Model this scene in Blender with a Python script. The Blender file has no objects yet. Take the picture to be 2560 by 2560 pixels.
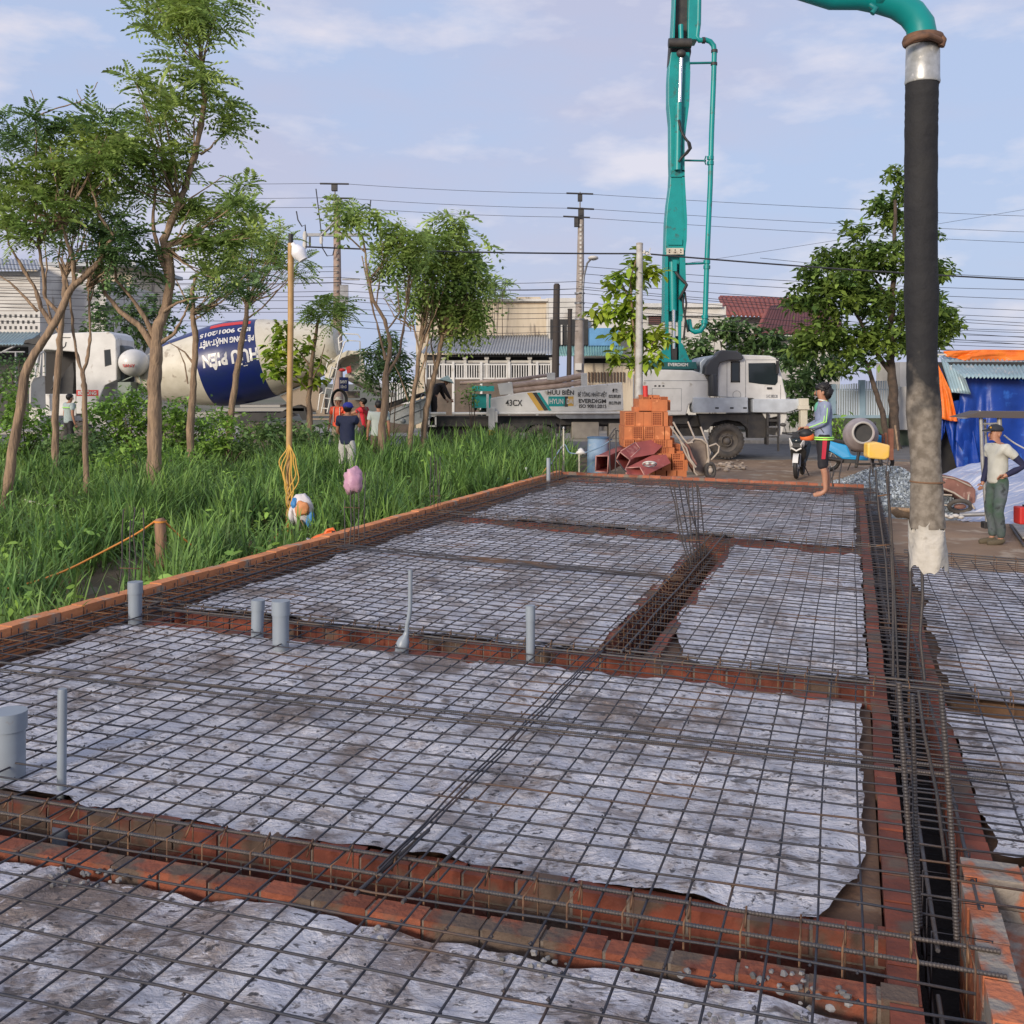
import bpy, bmesh, math, random
import numpy as np
from mathutils import Vector, Matrix, noise
random.seed(7); rng = np.random.default_rng(11)
S = bpy.context.scene; COL = S.collection
PI = math.pi; R = math.radians
# ---------------------------------------------------------------- camera, sky, sun, exposure
F, CY, RO, TH = 2550.0, 962.0, R(.7), R(18.44)
cd = bpy.data.cameras.new('camera'); cam = bpy.data.objects.new('camera', cd); COL.objects.link(cam)
cd.sensor_width = 36; cd.lens = 36*F/2560; cd.shift_y = -(1280-CY)/2560
cd.clip_start = .05; cd.clip_end = 2000
cr, sr = math.cos(RO), math.sin(RO)
cam.matrix_world = Matrix(((cr, -sr, 0, 0), (0, 0, -1, 0), (sr, cr, 0, 1.6), (0, 0, 0, 1)))
S.camera = cam
SUN_EL, SUN_AZ = R(17), R(214)      # azimuth measured clockwise from +Y
w = bpy.data.worlds.new('World'); S.world = w; w.use_nodes = True
N, L = w.node_tree.nodes, w.node_tree.links; N.clear()
def nd(t, **k):
    n = N.new(t)
    for a, b in k.items(): setattr(n, a, b)
    return n
out = nd('ShaderNodeOutputWorld'); bg = nd('ShaderNodeBackground'); L.new(bg.outputs[0], out.inputs[0])
sky = nd('ShaderNodeTexSky', sky_type='NISHITA', sun_disc=False, sun_elevation=SUN_EL, sun_rotation=SUN_AZ)
sky.air_density = 1.2; sky.dust_density = 2.0
tc = nd('ShaderNodeTexCoord'); mp = nd('ShaderNodeMapping'); mp.inputs['Scale'].default_value = (1.5, 1.0, 4.2)
mp.inputs['Rotation'].default_value = (0, R(-8), 0); mp.inputs['Location'].default_value = (.35, .2, .1)
L.new(tc.outputs['Generated'], mp.inputs[0])
n1 = nd('ShaderNodeTexNoise'); n1.inputs['Scale'].default_value = 1.6; n1.inputs['Detail'].default_value = 6; n1.inputs['Roughness'].default_value = .52
L.new(mp.outputs[0], n1.inputs[0])
n2 = nd('ShaderNodeTexNoise'); n2.inputs['Scale'].default_value = 4.6; n2.inputs['Detail'].default_value = 7; n2.inputs['Roughness'].default_value = .55
L.new(mp.outputs[0], n2.inputs[0])
c1 = nd('ShaderNodeValToRGB'); e = c1.color_ramp.elements
e[0].position = .40; e[0].color = (4.35, 5.3, 7.6, 1); e[1].position = .57; e[1].color = (4.95, 5.15, 6.9, 1)
L.new(n1.outputs[0], c1.inputs[0])
c2 = nd('ShaderNodeValToRGB'); e = c2.color_ramp.elements
e[0].position = .50; e[0].color = (0, 0, 0, 1); e[1].position = .70; e[1].color = (1, 1, 1, 1)
L.new(n2.outputs[0], c2.inputs[0])
mx = nd('ShaderNodeMixRGB'); mx.inputs[2].default_value = (7.1, 6.9, 7.9, 1); L.new(c2.outputs[0], mx.inputs[0]); L.new(c1.outputs[0], mx.inputs[1])
m2 = nd('ShaderNodeMixRGB'); m2.inputs[0].default_value = .86; L.new(sky.outputs[0], m2.inputs[1]); L.new(mx.outputs[0], m2.inputs[2])
L.new(m2.outputs[0], bg.inputs[0]); bg.inputs[1].default_value = .1
sl = bpy.data.lights.new('sun', 'SUN'); sl.energy = 3.1; sl.angle = R(14); sl.color = (1, .88, .74)
so = bpy.data.objects.new('sun', sl); COL.objects.link(so)
so.rotation_euler = (PI/2-SUN_EL, 0, PI-SUN_AZ+PI); so.rotation_euler = (PI/2-SUN_EL, 0, -SUN_AZ+PI)
S.view_settings.view_transform = 'Standard'; S.view_settings.look = 'None'
S.view_settings.exposure = .2; S.view_settings.gamma = 1
S.render.resolution_x = S.render.resolution_y = 1024
# ---------------------------------------------------------------- coordinates
def P(x, y, D):                      # a place seen at (x, y) of the photo, D metres ahead
    r = (x-1280)/F; u = -(y-CY)/F
    return Vector((D*(cr*r-sr*u), D, 1.6+D*(sr*r+cr*u)))
def GP(x, y, z=-.45):
    a = P(x, y, 1.); D = (z-1.6)/(a.z-1.6); return P(x, y, D)
kp = [(0, .03), (4.5, .03), (6, -.03), (11.4, -.155), (17.7, -.035), (30, 0)]
ct, st = math.cos(TH), math.sin(TH)
def SL(x, y, z=0):                   # slab frame -> world
    for a, b in zip(kp, kp[1:]):
        if y <= b[0]: k = a[1]+(b[1]-a[1])*max(0, (y-a[0]))/(b[0]-a[0]); break
    y = y+(x+2.3)*k
    return Vector((x*ct+y*st, -x*st+y*ct, z))
# ---------------------------------------------------------------- materials
MATS = {}
def mat(name, col, rough=.6, metal=0, col2=None, scale=6, bump=0, bscale=30, island=0, col3=None, s3=2, t3=.55, stretch=(1, 1, 1), w3=.08, spec=.5, trans=0):
    if name in MATS: return MATS[name]
    m = bpy.data.materials.new(name); m.use_nodes = True; MATS[name] = m
    nt = m.node_tree; n = nt.nodes; l = nt.links; b = n['Principled BSDF']
    b.inputs['Roughness'].default_value = rough; b.inputs['Metallic'].default_value = metal
    b.inputs['Specular IOR Level'].default_value = spec
    t = n.new('ShaderNodeTexCoord'); mp = n.new('ShaderNodeMapping'); mp.inputs['Scale'].default_value = stretch
    l.new(t.outputs['Object'], mp.inputs[0])
    c = n.new('ShaderNodeRGB'); c.outputs[0].default_value = (*col, 1); cur = c.outputs[0]
    def mix(f, a, bcol):
        x = n.new('ShaderNodeMixRGB'); l.new(f, x.inputs[0]); l.new(a, x.inputs[1]); x.inputs[2].default_value = (*bcol, 1); return x.outputs[0]
    def ns(sc, lo, hi, det=6):
        q = n.new('ShaderNodeTexNoise'); q.inputs['Scale'].default_value = sc; q.inputs['Detail'].default_value = det; l.new(mp.outputs[0], q.inputs[0])
        r = n.new('ShaderNodeMapRange'); r.inputs[1].default_value = lo; r.inputs[2].default_value = hi; l.new(q.outputs[0], r.inputs[0]); return r.outputs[0]
    if col2: cur = mix(ns(scale, .35, .65), cur, col2)
    if island:
        g = n.new('ShaderNodeNewGeometry'); h = n.new('ShaderNodeHueSaturation'); r = n.new('ShaderNodeMapRange')
        r.inputs[3].default_value = 1-island; r.inputs[4].default_value = 1+island
        l.new(g.outputs['Random Per Island'], r.inputs[0]); l.new(r.outputs[0], h.inputs['Value']); l.new(cur, h.inputs['Color']); cur = h.outputs[0]
    if col3: cur = mix(ns(s3, t3, t3+w3, 9), cur, col3)
    l.new(cur, b.inputs['Base Color'])
    if bump:
        q = n.new('ShaderNodeTexNoise'); q.inputs['Scale'].default_value = bscale; q.inputs['Detail'].default_value = 6; l.new(mp.outputs[0], q.inputs[0])
        bp = n.new('ShaderNodeBump'); bp.inputs['Strength'].default_value = bump; bp.inputs['Distance'].default_value = .02
        l.new(q.outputs[0], bp.inputs['Height']); l.new(bp.outputs[0], b.inputs['Normal'])
    if trans:
        tr = n.new('ShaderNodeBsdfTranslucent'); l.new(cur, tr.inputs[0]); ms = n.new('ShaderNodeMixShader'); ms.inputs[0].default_value = trans
        l.new(b.outputs[0], ms.inputs[1]); l.new(tr.outputs[0], ms.inputs[2]); l.new(ms.outputs[0], n['Material Output'].inputs[0])
    return m
m_earth = mat('earth', (.17, .095, .055), .9, col2=(.085, .05, .033), scale=3, bump=.6, bscale=18, col3=(.25, .17, .11), s3=5, t3=.6)
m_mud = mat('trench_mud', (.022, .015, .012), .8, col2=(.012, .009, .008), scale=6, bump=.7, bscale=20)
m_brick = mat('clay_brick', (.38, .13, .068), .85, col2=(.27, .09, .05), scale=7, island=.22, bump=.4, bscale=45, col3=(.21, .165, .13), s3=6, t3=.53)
m_brickm = mat('mortar_smeared_brick', (.42, .135, .06), .85, col2=(.32, .10, .048), scale=7, island=.2, bump=.6, bscale=40, col3=(.27, .235, .195), s3=7, t3=.47)
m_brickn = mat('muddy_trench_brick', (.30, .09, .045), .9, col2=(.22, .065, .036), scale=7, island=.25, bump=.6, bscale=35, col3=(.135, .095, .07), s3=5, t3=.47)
m_edge = mat('orange_edge_brick', (.64, .25, .10), .85, col2=(.54, .20, .08), scale=5, island=.12, bump=.3, bscale=35, col3=(.34, .27, .20), s3=5, t3=.58)
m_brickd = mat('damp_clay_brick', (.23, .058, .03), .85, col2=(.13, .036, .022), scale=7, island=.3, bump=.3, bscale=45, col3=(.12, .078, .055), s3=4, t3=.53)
m_mortar = mat('mortar', (.23, .19, .155), .9, col2=(.19, .15, .12), scale=12, bump=.5, bscale=40)
m_rebar = mat('rebar_steel', (.028, .032, .045), .6, .15, col2=(.048, .040, .040), scale=4, bump=.2, bscale=150, col3=(.095, .055, .035), s3=1.7, t3=.56)
m_rebar2 = mat('ribbed_rebar_steel', (.052, .054, .062), .5, .3, col2=(.085, .068, .058), scale=6, bump=.2, bscale=150)
m_rust = mat('rusty_tie_steel', (.23, .125, .06), .7, .1, col2=(.12, .065, .04), scale=9)
m_bark = mat('bark', (.34, .235, .15), .95, col2=(.18, .125, .085), scale=16, bump=1.0, bscale=40, stretch=(1, 1, .18))
m_barkd = mat('dark_bark', (.10, .07, .052), .9, col2=(.06, .045, .035), scale=9, bump=.6, bscale=30)
def leaf(name, a, b, tr=.3): return mat(name, a, .55, col2=b, scale=1.3, island=.55, trans=tr, spec=.35)
m_frond = leaf('feathery_leaf', (.40, .50, .14), (.23, .35, .10), .45)
m_frond2 = leaf('dark_leaf', (.17, .27, .09), (.09, .17, .065))
m_lime = leaf('yellow_green_leaf', (.42, .50, .05), (.22, .36, .04))
m_tree = leaf('broad_tree_leaf', (.26, .36, .07), (.09, .17, .045), .4)
m_bush = leaf('bush_leaf', (.28, .45, .08), (.15, .29, .06))
m_grass = leaf('grass_blade', (.22, .36, .08), (.08, .17, .045))
m_dry = leaf('dry_grass', (.22, .17, .08), (.14, .11, .05))
m_white = mat('white_paint', (.66, .65, .62), .35, col2=(.56, .55, .52), scale=3, col3=(.38, .35, .3), s3=4, t3=.64)
m_cream = mat('cream_paint', (.62, .58, .48), .45, col2=(.52, .48, .38), scale=3, col3=(.36, .31, .24), s3=5, t3=.6)
m_teal = mat('teal_paint', (.0, .28, .27), .42, col2=(.0, .22, .215), scale=2, col3=(.03, .14, .13), s3=5, t3=.60)
m_teald = mat('shaded_teal_copy', (.0, .16, .155), .4, col2=(.0, .12, .12), scale=3)  # darker copy of teal_paint, with shade put into the colour
m_chrome = mat('polished_rod', (.75, .75, .75), .15, 1)
m_black = mat('black_rubber', (.016, .016, .018), .6, col2=(.028, .027, .026), scale=6)
m_tyre = mat('dusty_tyre', (.06, .055, .05), .85, col2=(.11, .095, .08), scale=5, bump=.4, bscale=40)
m_dark = mat('dark_chassis', (.022, .022, .025), .6, col2=(.05, .045, .04), scale=5)
m_grey = mat('grey_steel', (.28, .29, .30), .45, .3, col2=(.20, .20, .21), scale=6)
m_glass = mat('dark_window', (.02, .028, .032), .08)
m_navy = mat('navy_paint', (.008, .018, .12), .35, col2=(.01, .022, .10), scale=3)
m_red = mat('red_paint', (.55, .03, .025), .45)
m_orange = mat('orange_plastic', (.75, .15, .03), .4)
m_yellow = mat('yellow_paint', (.75, .40, .03), .5)
m_pvc = mat('grey_pvc', (.25, .29, .33), .4, col2=(.22, .25, .28), scale=5, col3=(.24, .19, .15), s3=14, t3=.64)
m_concrete = mat('concrete', (.38, .35, .31), .9, col2=(.27, .25, .22), scale=7, bump=.3, bscale=40)
m_wire = mat('cable_black', (.035, .035, .04), .6)
m_skin = mat('skin', (.42, .21, .13), .55, col2=(.36, .17, .10), scale=12)
m_hair = mat('black_hair', (.012, .010, .010), .6)
# ---------------------------------------------------------------- mesh builder
class MB:
    def __init__(s): s.v = []; s.f = []; s.m = []; s.sm = []
    def add(s, vs, fs, mi=0, smooth=False, T=None):
        o = len(s.v); s.v += [tuple(T(*p) if T else p) for p in vs]
        for f in fs: s.f.append([i+o for i in f]); s.m.append(mi); s.sm.append(smooth)
    def box(s, x0, x1, y0, y1, z0, z1, mi=0, T=None, M=None):
        vs = [(x, y, z) for z in (z0, z1) for x, y in ((x0, y0), (x1, y0), (x1, y1), (x0, y1))]
        if M: vs = [tuple(M @ Vector(p)) for p in vs]
        s.add(vs, [(3, 2, 1, 0), (4, 5, 6, 7), (0, 1, 5, 4), (1, 2, 6, 5), (2, 3, 7, 6), (3, 0, 4, 7)], mi, False, T); return s
    def tube(s, pts, r, n=6, mi=0, cap=True, closed=False):
        pts = [Vector(p) for p in pts]; k = len(pts); rr = r if isinstance(r, (list, tuple)) else [r]*k
        vs = []; ref = None
        for i, p in enumerate(pts):
            a = pts[(i-1) % k] if (i or closed) else p; b = pts[(i+1) % k] if (i < k-1 or closed) else p
            d = (b-a); d = d.normalized() if d.length > 1e-9 else Vector((0, 0, 1))
            if ref is None: ref = Vector((0, 0, 1)) if abs(d.z) < .9 else Vector((1, 0, 0))
            u = d.cross(ref); u = u.normalized() if u.length > 1e-6 else d.orthogonal().normalized()
            v = u.cross(d).normalized(); ref = v
            for j in range(n):
                t = 2*PI*j/n; vs.append(tuple(p+(u*math.cos(t)+v*math.sin(t))*rr[i]))
        fs = []
        for i in range(k if closed else k-1):
            for j in range(n):
                a = i*n+j; b = i*n+(j+1) % n; c = ((i+1) % k)*n+(j+1) % n; d = ((i+1) % k)*n+j
                fs.append((a, b, c, d))
        if cap and not closed: fs.append(tuple(range(n))[::-1]); fs.append(tuple(range((k-1)*n, k*n)))
        s.add(vs, fs, mi, n > 4)
        if cap and not closed: s.sm[-1] = s.sm[-2] = False
        return s
    def prism(s, poly, off, mi=0, T=None):      # poly: 3D points; off: vector
        off = Vector(off); a = [Vector(p) for p in poly]; n = len(a)
        vs = [tuple(p) for p in a]+[tuple(p+off) for p in a]
        s.add(vs, [tuple(range(n)), tuple(range(n, 2*n))[::-1]]+[(i, i+n, (i+1) % n+n, (i+1) % n) for i in range(n)], mi, False, T); return s
    def pxp(s, poly, D, th, mi=0):              # outline seen in the photo given distance D and thickness th, same section all through
        return s.prism([P(x, y, D) for x, y in poly], (0, th, 0), mi)
    def rpx(s, x0, y0, x1, y1, D, th, mi=0): return s.pxp([(x0, y0), (x1, y0), (x1, y1), (x0, y1)], D, th, mi)
    def tpx(s, pts, r, n=8, mi=0): return s.tube([P(*p) for p in pts], r, n, mi)
    def ell(s, c, rx, ry, rz, mi=0, nu=14, nv=9, fn=None, M=None):
        vs = [(0, 0, 1)]; fs = []
        for i in range(1, nv):
            for j in range(nu):
                a = PI*i/nv; b = 2*PI*j/nu; vs.append((math.sin(a)*math.cos(b), math.sin(a)*math.sin(b), math.cos(a)))
        vs.append((0, 0, -1))
        if fn: vs = [fn(*p) for p in vs]
        q = [Vector((p[0]*rx, p[1]*ry, p[2]*rz)) for p in vs]
        if M: q = [M @ p for p in q]
        q = [tuple(p+Vector(c)) for p in q]; l = len(vs)-1
        for j in range(nu):
            fs.append((0, 1+j, 1+(j+1) % nu)); fs.append((l, l-nu+(j+1) % nu, l-nu+j))
            for i in range(nv-2): a = 1+i*nu; fs.append((a+j, a+nu+j, a+nu+(j+1) % nu, a+(j+1) % nu))
        s.add(q, fs, mi, True); return s
    def lathe(s, base, axis, prof, n=20, mi=0, cap=True):   # prof [(dist along axis, radius)]
        base = Vector(base); ax = Vector(axis).normalized(); u = ax.orthogonal().normalized(); v = ax.cross(u); k = len(prof)
        vs = [tuple(base+ax*a+(u*math.cos(2*PI*j/n)+v*math.sin(2*PI*j/n))*max(r, 1e-4)) for a, r in prof for j in range(n)]
        fs = [(i*n+j, i*n+(j+1) % n, (i+1)*n+(j+1) % n, (i+1)*n+j) for i in range(k-1) for j in range(n)]
        if cap: fs += [tuple(range(n))[::-1], tuple(range((k-1)*n, k*n))]
        s.add(vs, fs, mi, True)
        if cap: s.sm[-1] = s.sm[-2] = False
        return s
    def build(s, name, mats, parent=None, kind=None, bevel=0, base=None):
        me = bpy.data.meshes.new(name)
        ob = bpy.data.objects.new(name, me); COL.objects.link(ob)
        o = base if base is not None else Vector((0, 0, 0))
        if parent is not None: ob.parent = parent; o = WL[parent.name]
        else: ob.location = o
        WL[ob.name] = Vector(o)
        v = np.array(s.v, dtype=float).reshape(-1, 3)-np.array(o)
        me.from_pydata(v.tolist(), [], s.f)
        for m in (mats if isinstance(mats, (list, tuple)) else [mats]): me.materials.append(m)
        me.polygons.foreach_set('material_index', s.m); me.polygons.foreach_set('use_smooth', s.sm); me.update()
        caps = [f for f, q in zip(s.f, s.sm) if not q and len(f) > 5]
        if caps and any(s.sm):
            ks = {(min(a, b), max(a, b)) for f in caps for a, b in zip(f, f[1:]+f[:1])}; at = me.attributes.new('sharp_edge', 'BOOLEAN', 'EDGE')
            at.data.foreach_set('value', [(min(e.vertices), max(e.vertices)) in ks for e in me.edges])
        if kind: ob['kind'] = kind
        if bevel:
            b = ob.modifiers.new('bevel', 'BEVEL'); b.width = bevel; b.segments = 2; b.limit_method = 'ANGLE'
        return ob
WL = {}
def npmesh(name, V, FA, m, parent=None, kind=None, smooth=False):    # V (n,3), FA (k,4) quads
    me = bpy.data.meshes.new(name); ob = bpy.data.objects.new(name, me); COL.objects.link(ob)
    o = WL[parent.name] if parent is not None else Vector((0, 0, 0))
    if parent is not None: ob.parent = parent
    WL[ob.name] = Vector(o)
    V = V-np.array(o); k = FA.shape[1]
    me.vertices.add(len(V)); me.vertices.foreach_set('co', V.astype(np.float32).ravel())
    me.loops.add(FA.size); me.loops.foreach_set('vertex_index', FA.astype(np.int32).ravel())
    me.polygons.add(len(FA)); me.polygons.foreach_set('loop_start', np.arange(0, FA.size, k, dtype=np.int32)); me.polygons.foreach_set('loop_total', np.full(len(FA), k, dtype=np.int32))
    me.materials.append(m); me.update(calc_edges=True)
    if kind: ob['kind'] = kind
    return ob
def tag(o, label, cat, group=None, kind=None):
    o['label'] = label; o['category'] = cat
    if group: o['group'] = group
    if kind: o['kind'] = kind
    return o
def thing(name, label, cat, loc=(0, 0, 0), group=None, rz=0):
    o = bpy.data.objects.new(name, None); COL.objects.link(o); o.location = loc; o.rotation_euler.z = rz; o.empty_display_size = .1
    WL[o.name] = Vector(loc) if rz == 0 else Vector((0, 0, 0))      # rotated things are built in their own frame
    return tag(o, label, cat, group)
def text(body, size, M, m, parent, name='lettering', bold=0, align='CENTER', fit=None, depth=.004):
    c = bpy.data.curves.new('t', 'FONT'); c.body = body; c.size = size; c.align_x = align; c.align_y = 'CENTER'; c.extrude = depth; c.offset = bold
    o = bpy.data.objects.new('t', c); COL.objects.link(o); bpy.context.view_layer.update()
    me = bpy.data.meshes.new_from_object(o.evaluated_get(bpy.context.evaluated_depsgraph_get()))
    bpy.data.objects.remove(o); bpy.data.curves.remove(c)
    if fit and len(me.vertices):
        xs = [v.co.x for v in me.vertices]; wd = max(xs)-min(xs); mid = (max(xs)+min(xs))/2
        for v in me.vertices: v.co.x = (v.co.x-mid)*fit/wd
    o = WL[parent.name]
    for v in me.vertices: v.co = (M(v.co) if callable(M) else M @ v.co)-o
    me.materials.clear(); me.materials.append(m)
    ob = bpy.data.objects.new(name, me); COL.objects.link(ob); ob.parent = parent; return ob
def txpx(body, px, py, hpx, D, m, parent, fitpx=None, bold=0, name='lettering', slope=0):   # lettering standing on a side that faces the camera
    k = D/F; o = P(px, py, D)
    Mx = Matrix.Translation(o) @ Matrix.Rotation(-slope, 4, 'Y') @ Matrix.Rotation(PI/2, 4, 'X')
    return text(body, hpx*k*1.35, Mx, m, parent, name, bold, fit=fitpx*k if fitpx else None)
# ================================================================= SETTING
def struct(o): o['kind'] = 'structure'; return o
def grid(name, x0, x1, y0, y1, nx, ny, zf, m, T=None, keep=None, kind='structure', parent=None, smooth=True):
    X, Y = np.meshgrid(np.linspace(x0, x1, nx+1), np.linspace(y0, y1, ny+1))
    V = [(x, y, zf(x, y)) for x, y in zip(X.ravel(), Y.ravel())]
    if T: V = [tuple(T(*p)) for p in V]
    i = np.arange(ny)[:, None]*(nx+1)+np.arange(nx)[None, :]
    FA = np.stack([i, i+1, i+nx+2, i+nx+1], -1).reshape(-1, 4)
    if keep:
        cx = (X[:-1, :-1]+X[1:, 1:]).ravel()/2; cy = (Y[:-1, :-1]+Y[1:, 1:]).ravel()/2
        FA = FA[np.array([keep(a, b) for a, b in zip(cx, cy)])]
    o = npmesh(name, np.array(V), FA, m, parent, kind)
    o.data.polygons.foreach_set('use_smooth', [smooth]*len(o.data.polygons)); return o
def nz(x, y, s=1, z=0): return noise.noise(Vector((x*s, y*s, z)))
m_ground = mat('dry_soil', (.30, .20, .125), .95, col2=(.20, .13, .08), scale=.8, bump=.7, bscale=9, col3=(.36, .28, .20), s3=2.5, t3=.56)
m_weedy = mat('weedy_soil', (.10, .08, .045), .95, col2=(.14, .10, .06), scale=2, bump=.8, bscale=12)
m_road = mat('road_asphalt', (.17, .16, .15), .9, col2=(.12, .115, .11), scale=2, bump=.3, bscale=30)
mb = MB(); mb.box(-900, 900, -60, 1500, -.6, -.49); struct(mb.build('ground', mat('far_ground', (.16, .14, .10), .95, col2=(.10, .11, .06), scale=.05)))
grid('soil', 0, 16, 9, 30, 90, 110, lambda x, y: -.46+.035*nz(x, y, 1.2)+.02*nz(x, y, 5), m_ground)
grid('weedy_ground', -34, 4.5, 1, 29, 120, 90, lambda x, y: -.47+.06*nz(x, y, .8), m_weedy)
mb = MB(); mb.box(-60, 60, 29.2, 37.5, -.48, -.45); struct(mb.build('road', m_road))
mb = MB(); mb.box(-60, 60, 37.5, 44, -.48, -.33); struct(mb.build('pavement', m_concrete))
# slab base: compacted fill in each bay between the beam trenches
BAYS = dict(L=(-4.95, -4.62, .6, 17.1), N=(-4.95, .11, .6, 2.88), C=(-4.62, .11, 3.31, 5.78), D=(-4.62, -1.58, 6.21, 11.12), G=(-1.12, .11, 6.21, 11.12), E=(-4.62, .11, 11.62, 17.1), F1=(.50, 5, 3.75, 5.78), F2=(.50, 5, 6.21, 10.9))
mb = MB()
for a in BAYS.values():
    zb = -.125 if a[3] < 3 else (-.15 if a[1] < -4.6 else -.10)
    nx = max(2, int((a[1]-a[0])/.5)); ny = max(2, int((a[3]-a[2])/.5))
    for i in range(nx):
        for j in range(ny):
            xs = [a[0]+(a[1]-a[0])*q/nx for q in (i, i+1)]; ys = [a[2]+(a[3]-a[2])*q/ny for q in (j, j+1)]
            vs = [(xs[0], ys[0]), (xs[1], ys[0]), (xs[1], ys[1]), (xs[0], ys[1])]
            mb.add([(x, y, zb+.012*nz(x, y, 3)) for x, y in vs], [(0, 1, 2, 3)], 0, True, SL)
    mb2 = [(a[0], a[2]), (a[1], a[2]), (a[1], a[3]), (a[0], a[3])]
    for p, q in zip(mb2, mb2[1:]+mb2[:1]): mb.add([(*p, -.44), (*q, -.44), (*q, zb-.005), (*p, zb-.005)], [(0, 1, 2, 3)], 0, False, SL)
struct(mb.build('earth_fill', m_earth))
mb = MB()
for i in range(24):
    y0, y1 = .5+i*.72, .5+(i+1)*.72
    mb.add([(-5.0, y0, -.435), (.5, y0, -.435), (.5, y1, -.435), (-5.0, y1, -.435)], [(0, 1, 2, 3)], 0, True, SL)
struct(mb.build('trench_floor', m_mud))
# plastic sheets
def mk_sheet_mat(nm='muddy_plastic_sheet', md=0):
    m = mat(nm, (.72, .72, .77), .34, col2=(.58, .57, .61), scale=2.2)
    nt = m.node_tree; n = nt.nodes; l = nt.links; b = n['Principled BSDF']; cur = b.inputs['Base Color'].links[0].from_socket
    t = n.new('ShaderNodeTexCoord')
    def noi(sc, det, lo, hi, st=(1, 1, 1), rough=.6, dist=0, rot=0):
        mp = n.new('ShaderNodeMapping'); mp.inputs['Scale'].default_value = st; mp.inputs['Rotation'].default_value = (0, 0, rot); l.new(t.outputs['Object'], mp.inputs[0])
        q = n.new('ShaderNodeTexNoise'); q.inputs['Scale'].default_value = sc; q.inputs['Detail'].default_value = det; q.inputs['Roughness'].default_value = rough; q.inputs['Distortion'].default_value = dist
        l.new(mp.outputs[0], q.inputs[0]); r = n.new('ShaderNodeMapRange'); r.inputs[1].default_value = lo; r.inputs[2].default_value = hi; l.new(q.outputs[0], r.inputs[0]); return r.outputs[0], q.outputs[0]
    def mix(f, bcol, amt=1):
        nonlocal cur
        mu = n.new('ShaderNodeMath'); mu.operation = 'MULTIPLY'; l.new(f, mu.inputs[0]); mu.inputs[1].default_value = amt
        x = n.new('ShaderNodeMixRGB'); l.new(mu.outputs[0], x.inputs[0]); l.new(cur, x.inputs[1]); x.inputs[2].default_value = (*bcol, 1); cur = x.outputs[0]
    f, _ = noi(1.1, 10, .52-md, .61-md, rough=.72); mix(f, (.20, .14, .105), .88)
    f, _ = noi(4.2, 8, .52-md*.6, .61-md*.6, rough=.65, dist=.6); mix(f, (.25, .19, .16), .65)
    f, _ = noi(3.1, 8, .56, .66, rough=.6, dist=.8); mix(f, (.62, .63, .72), .7)
    f, _ = noi(9, 8, .56, .63, (1, 1.7, 1), dist=1.0, rot=.35); mix(f, (.10, .075, .062), .8)
    f, _ = noi(12, 6, .61, .66, (1, 2.6, 1), dist=1.6, rot=.6); mix(f, (.75, .74, .80), .8)
    f, _ = noi(24, 5, .60, .64, (1, 1.5, 1), rot=.3); mix(f, (.04, .036, .04), .9)
    l.new(cur, b.inputs['Base Color'])
    _, h1 = noi(7, 9, 0, 1, (1, 1.5, 1), dist=.9, rot=.4); _, h2 = noi(34, 5, 0, 1, (1, 1.6, 1), dist=.8)
    ad = n.new('ShaderNodeMath'); ad.operation = 'MULTIPLY_ADD'; l.new(h2, ad.inputs[0]); ad.inputs[1].default_value = .35; l.new(h1, ad.inputs[2])
    bp = n.new('ShaderNodeBump'); bp.inputs['Strength'].default_value = .9; bp.inputs['Distance'].default_value = .06; l.new(ad.outputs[0], bp.inputs['Height']); l.new(bp.outputs[0], b.inputs['Normal'])
    return m
m_sheet = mk_sheet_mat(); m_sheet2 = mk_sheet_mat('very_muddy_plastic_sheet', .04)
def sheet(x0, x1, y0, y1, label, amp=.05, step=.036, corner=None):
    nx, ny = int((x1-x0)/step), int((y1-y0)/step); V = []
    for j in range(ny+1):
        for i in range(nx+1):
            u, v = i/nx, j/ny; y_ = y0+(y1-y0)*v; x_ = x0+(x1-x0)*u
            xl = x0+amp*1.1*(noise.fractal(Vector((1.3, y_*1.9, x0)), 1, 2, 4)+.4)+(max(0, y0+1.1-y_)*.16 if corner == 1 else 0)
            xr = x1-amp*.8*abs(noise.fractal(Vector((7.3, y_*2.3, x1)), 1, 2, 4))-(max(0, 3.65-y_)*.35 if corner == 2 else 0)
            yb = y0+amp*1.3*abs(noise.fractal(Vector((x_*1.7, 3.1, y0)), 1, 2, 4)); yt = y1-amp*1.4*abs(noise.fractal(Vector((x_*1.7, 9.1, y1)), 1, 2, 4))
            x, y = xl+(xr-xl)*u, yb+(yt-yb)*v; ed = min(u*nx, (1-u)*nx, v*ny, (1-v)*ny)
            z = (-.088 if y1 < 3 else -.068)+.018*max(0, 1-abs(nz(x, y*.6, 1.5, 5))*8)+.014*max(0, 1-abs(nz(x*.7, y, 2.3, 15))*8)+.016*nz(x, y, 2.2)+.009*nz(x, y, 8)+.005*nz(x, y, 19)+(.012*abs(nz(x, y, 5, 3)) if ed < 3 else 0)
            V.append(tuple(SL(x, y, z)))
    i = np.arange(ny)[:, None]*(nx+1)+np.arange(nx)[None, :]; FA = np.stack([i, i+1, i+nx+2, i+nx+1], -1).reshape(-1, 4)
    o = npmesh('plastic_sheet', np.array(V), FA, m_sheet2 if y1 < 3 else m_sheet); o.data.polygons.foreach_set('use_smooth', [True]*len(FA))
    return tag(o, label, 'plastic sheet', 'plastic sheets laid under the reinforcing mesh')
sheet(-5.0, .04, .7, 2.845, 'muddy grey plastic sheet nearest the viewer, in front of the nearest open brick trench')
sheet(-4.66, .07, 3.27, 5.78, 'wrinkled plastic sheet in the wide bay with the doubled ribbed bars lying across', corner=2)
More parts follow.
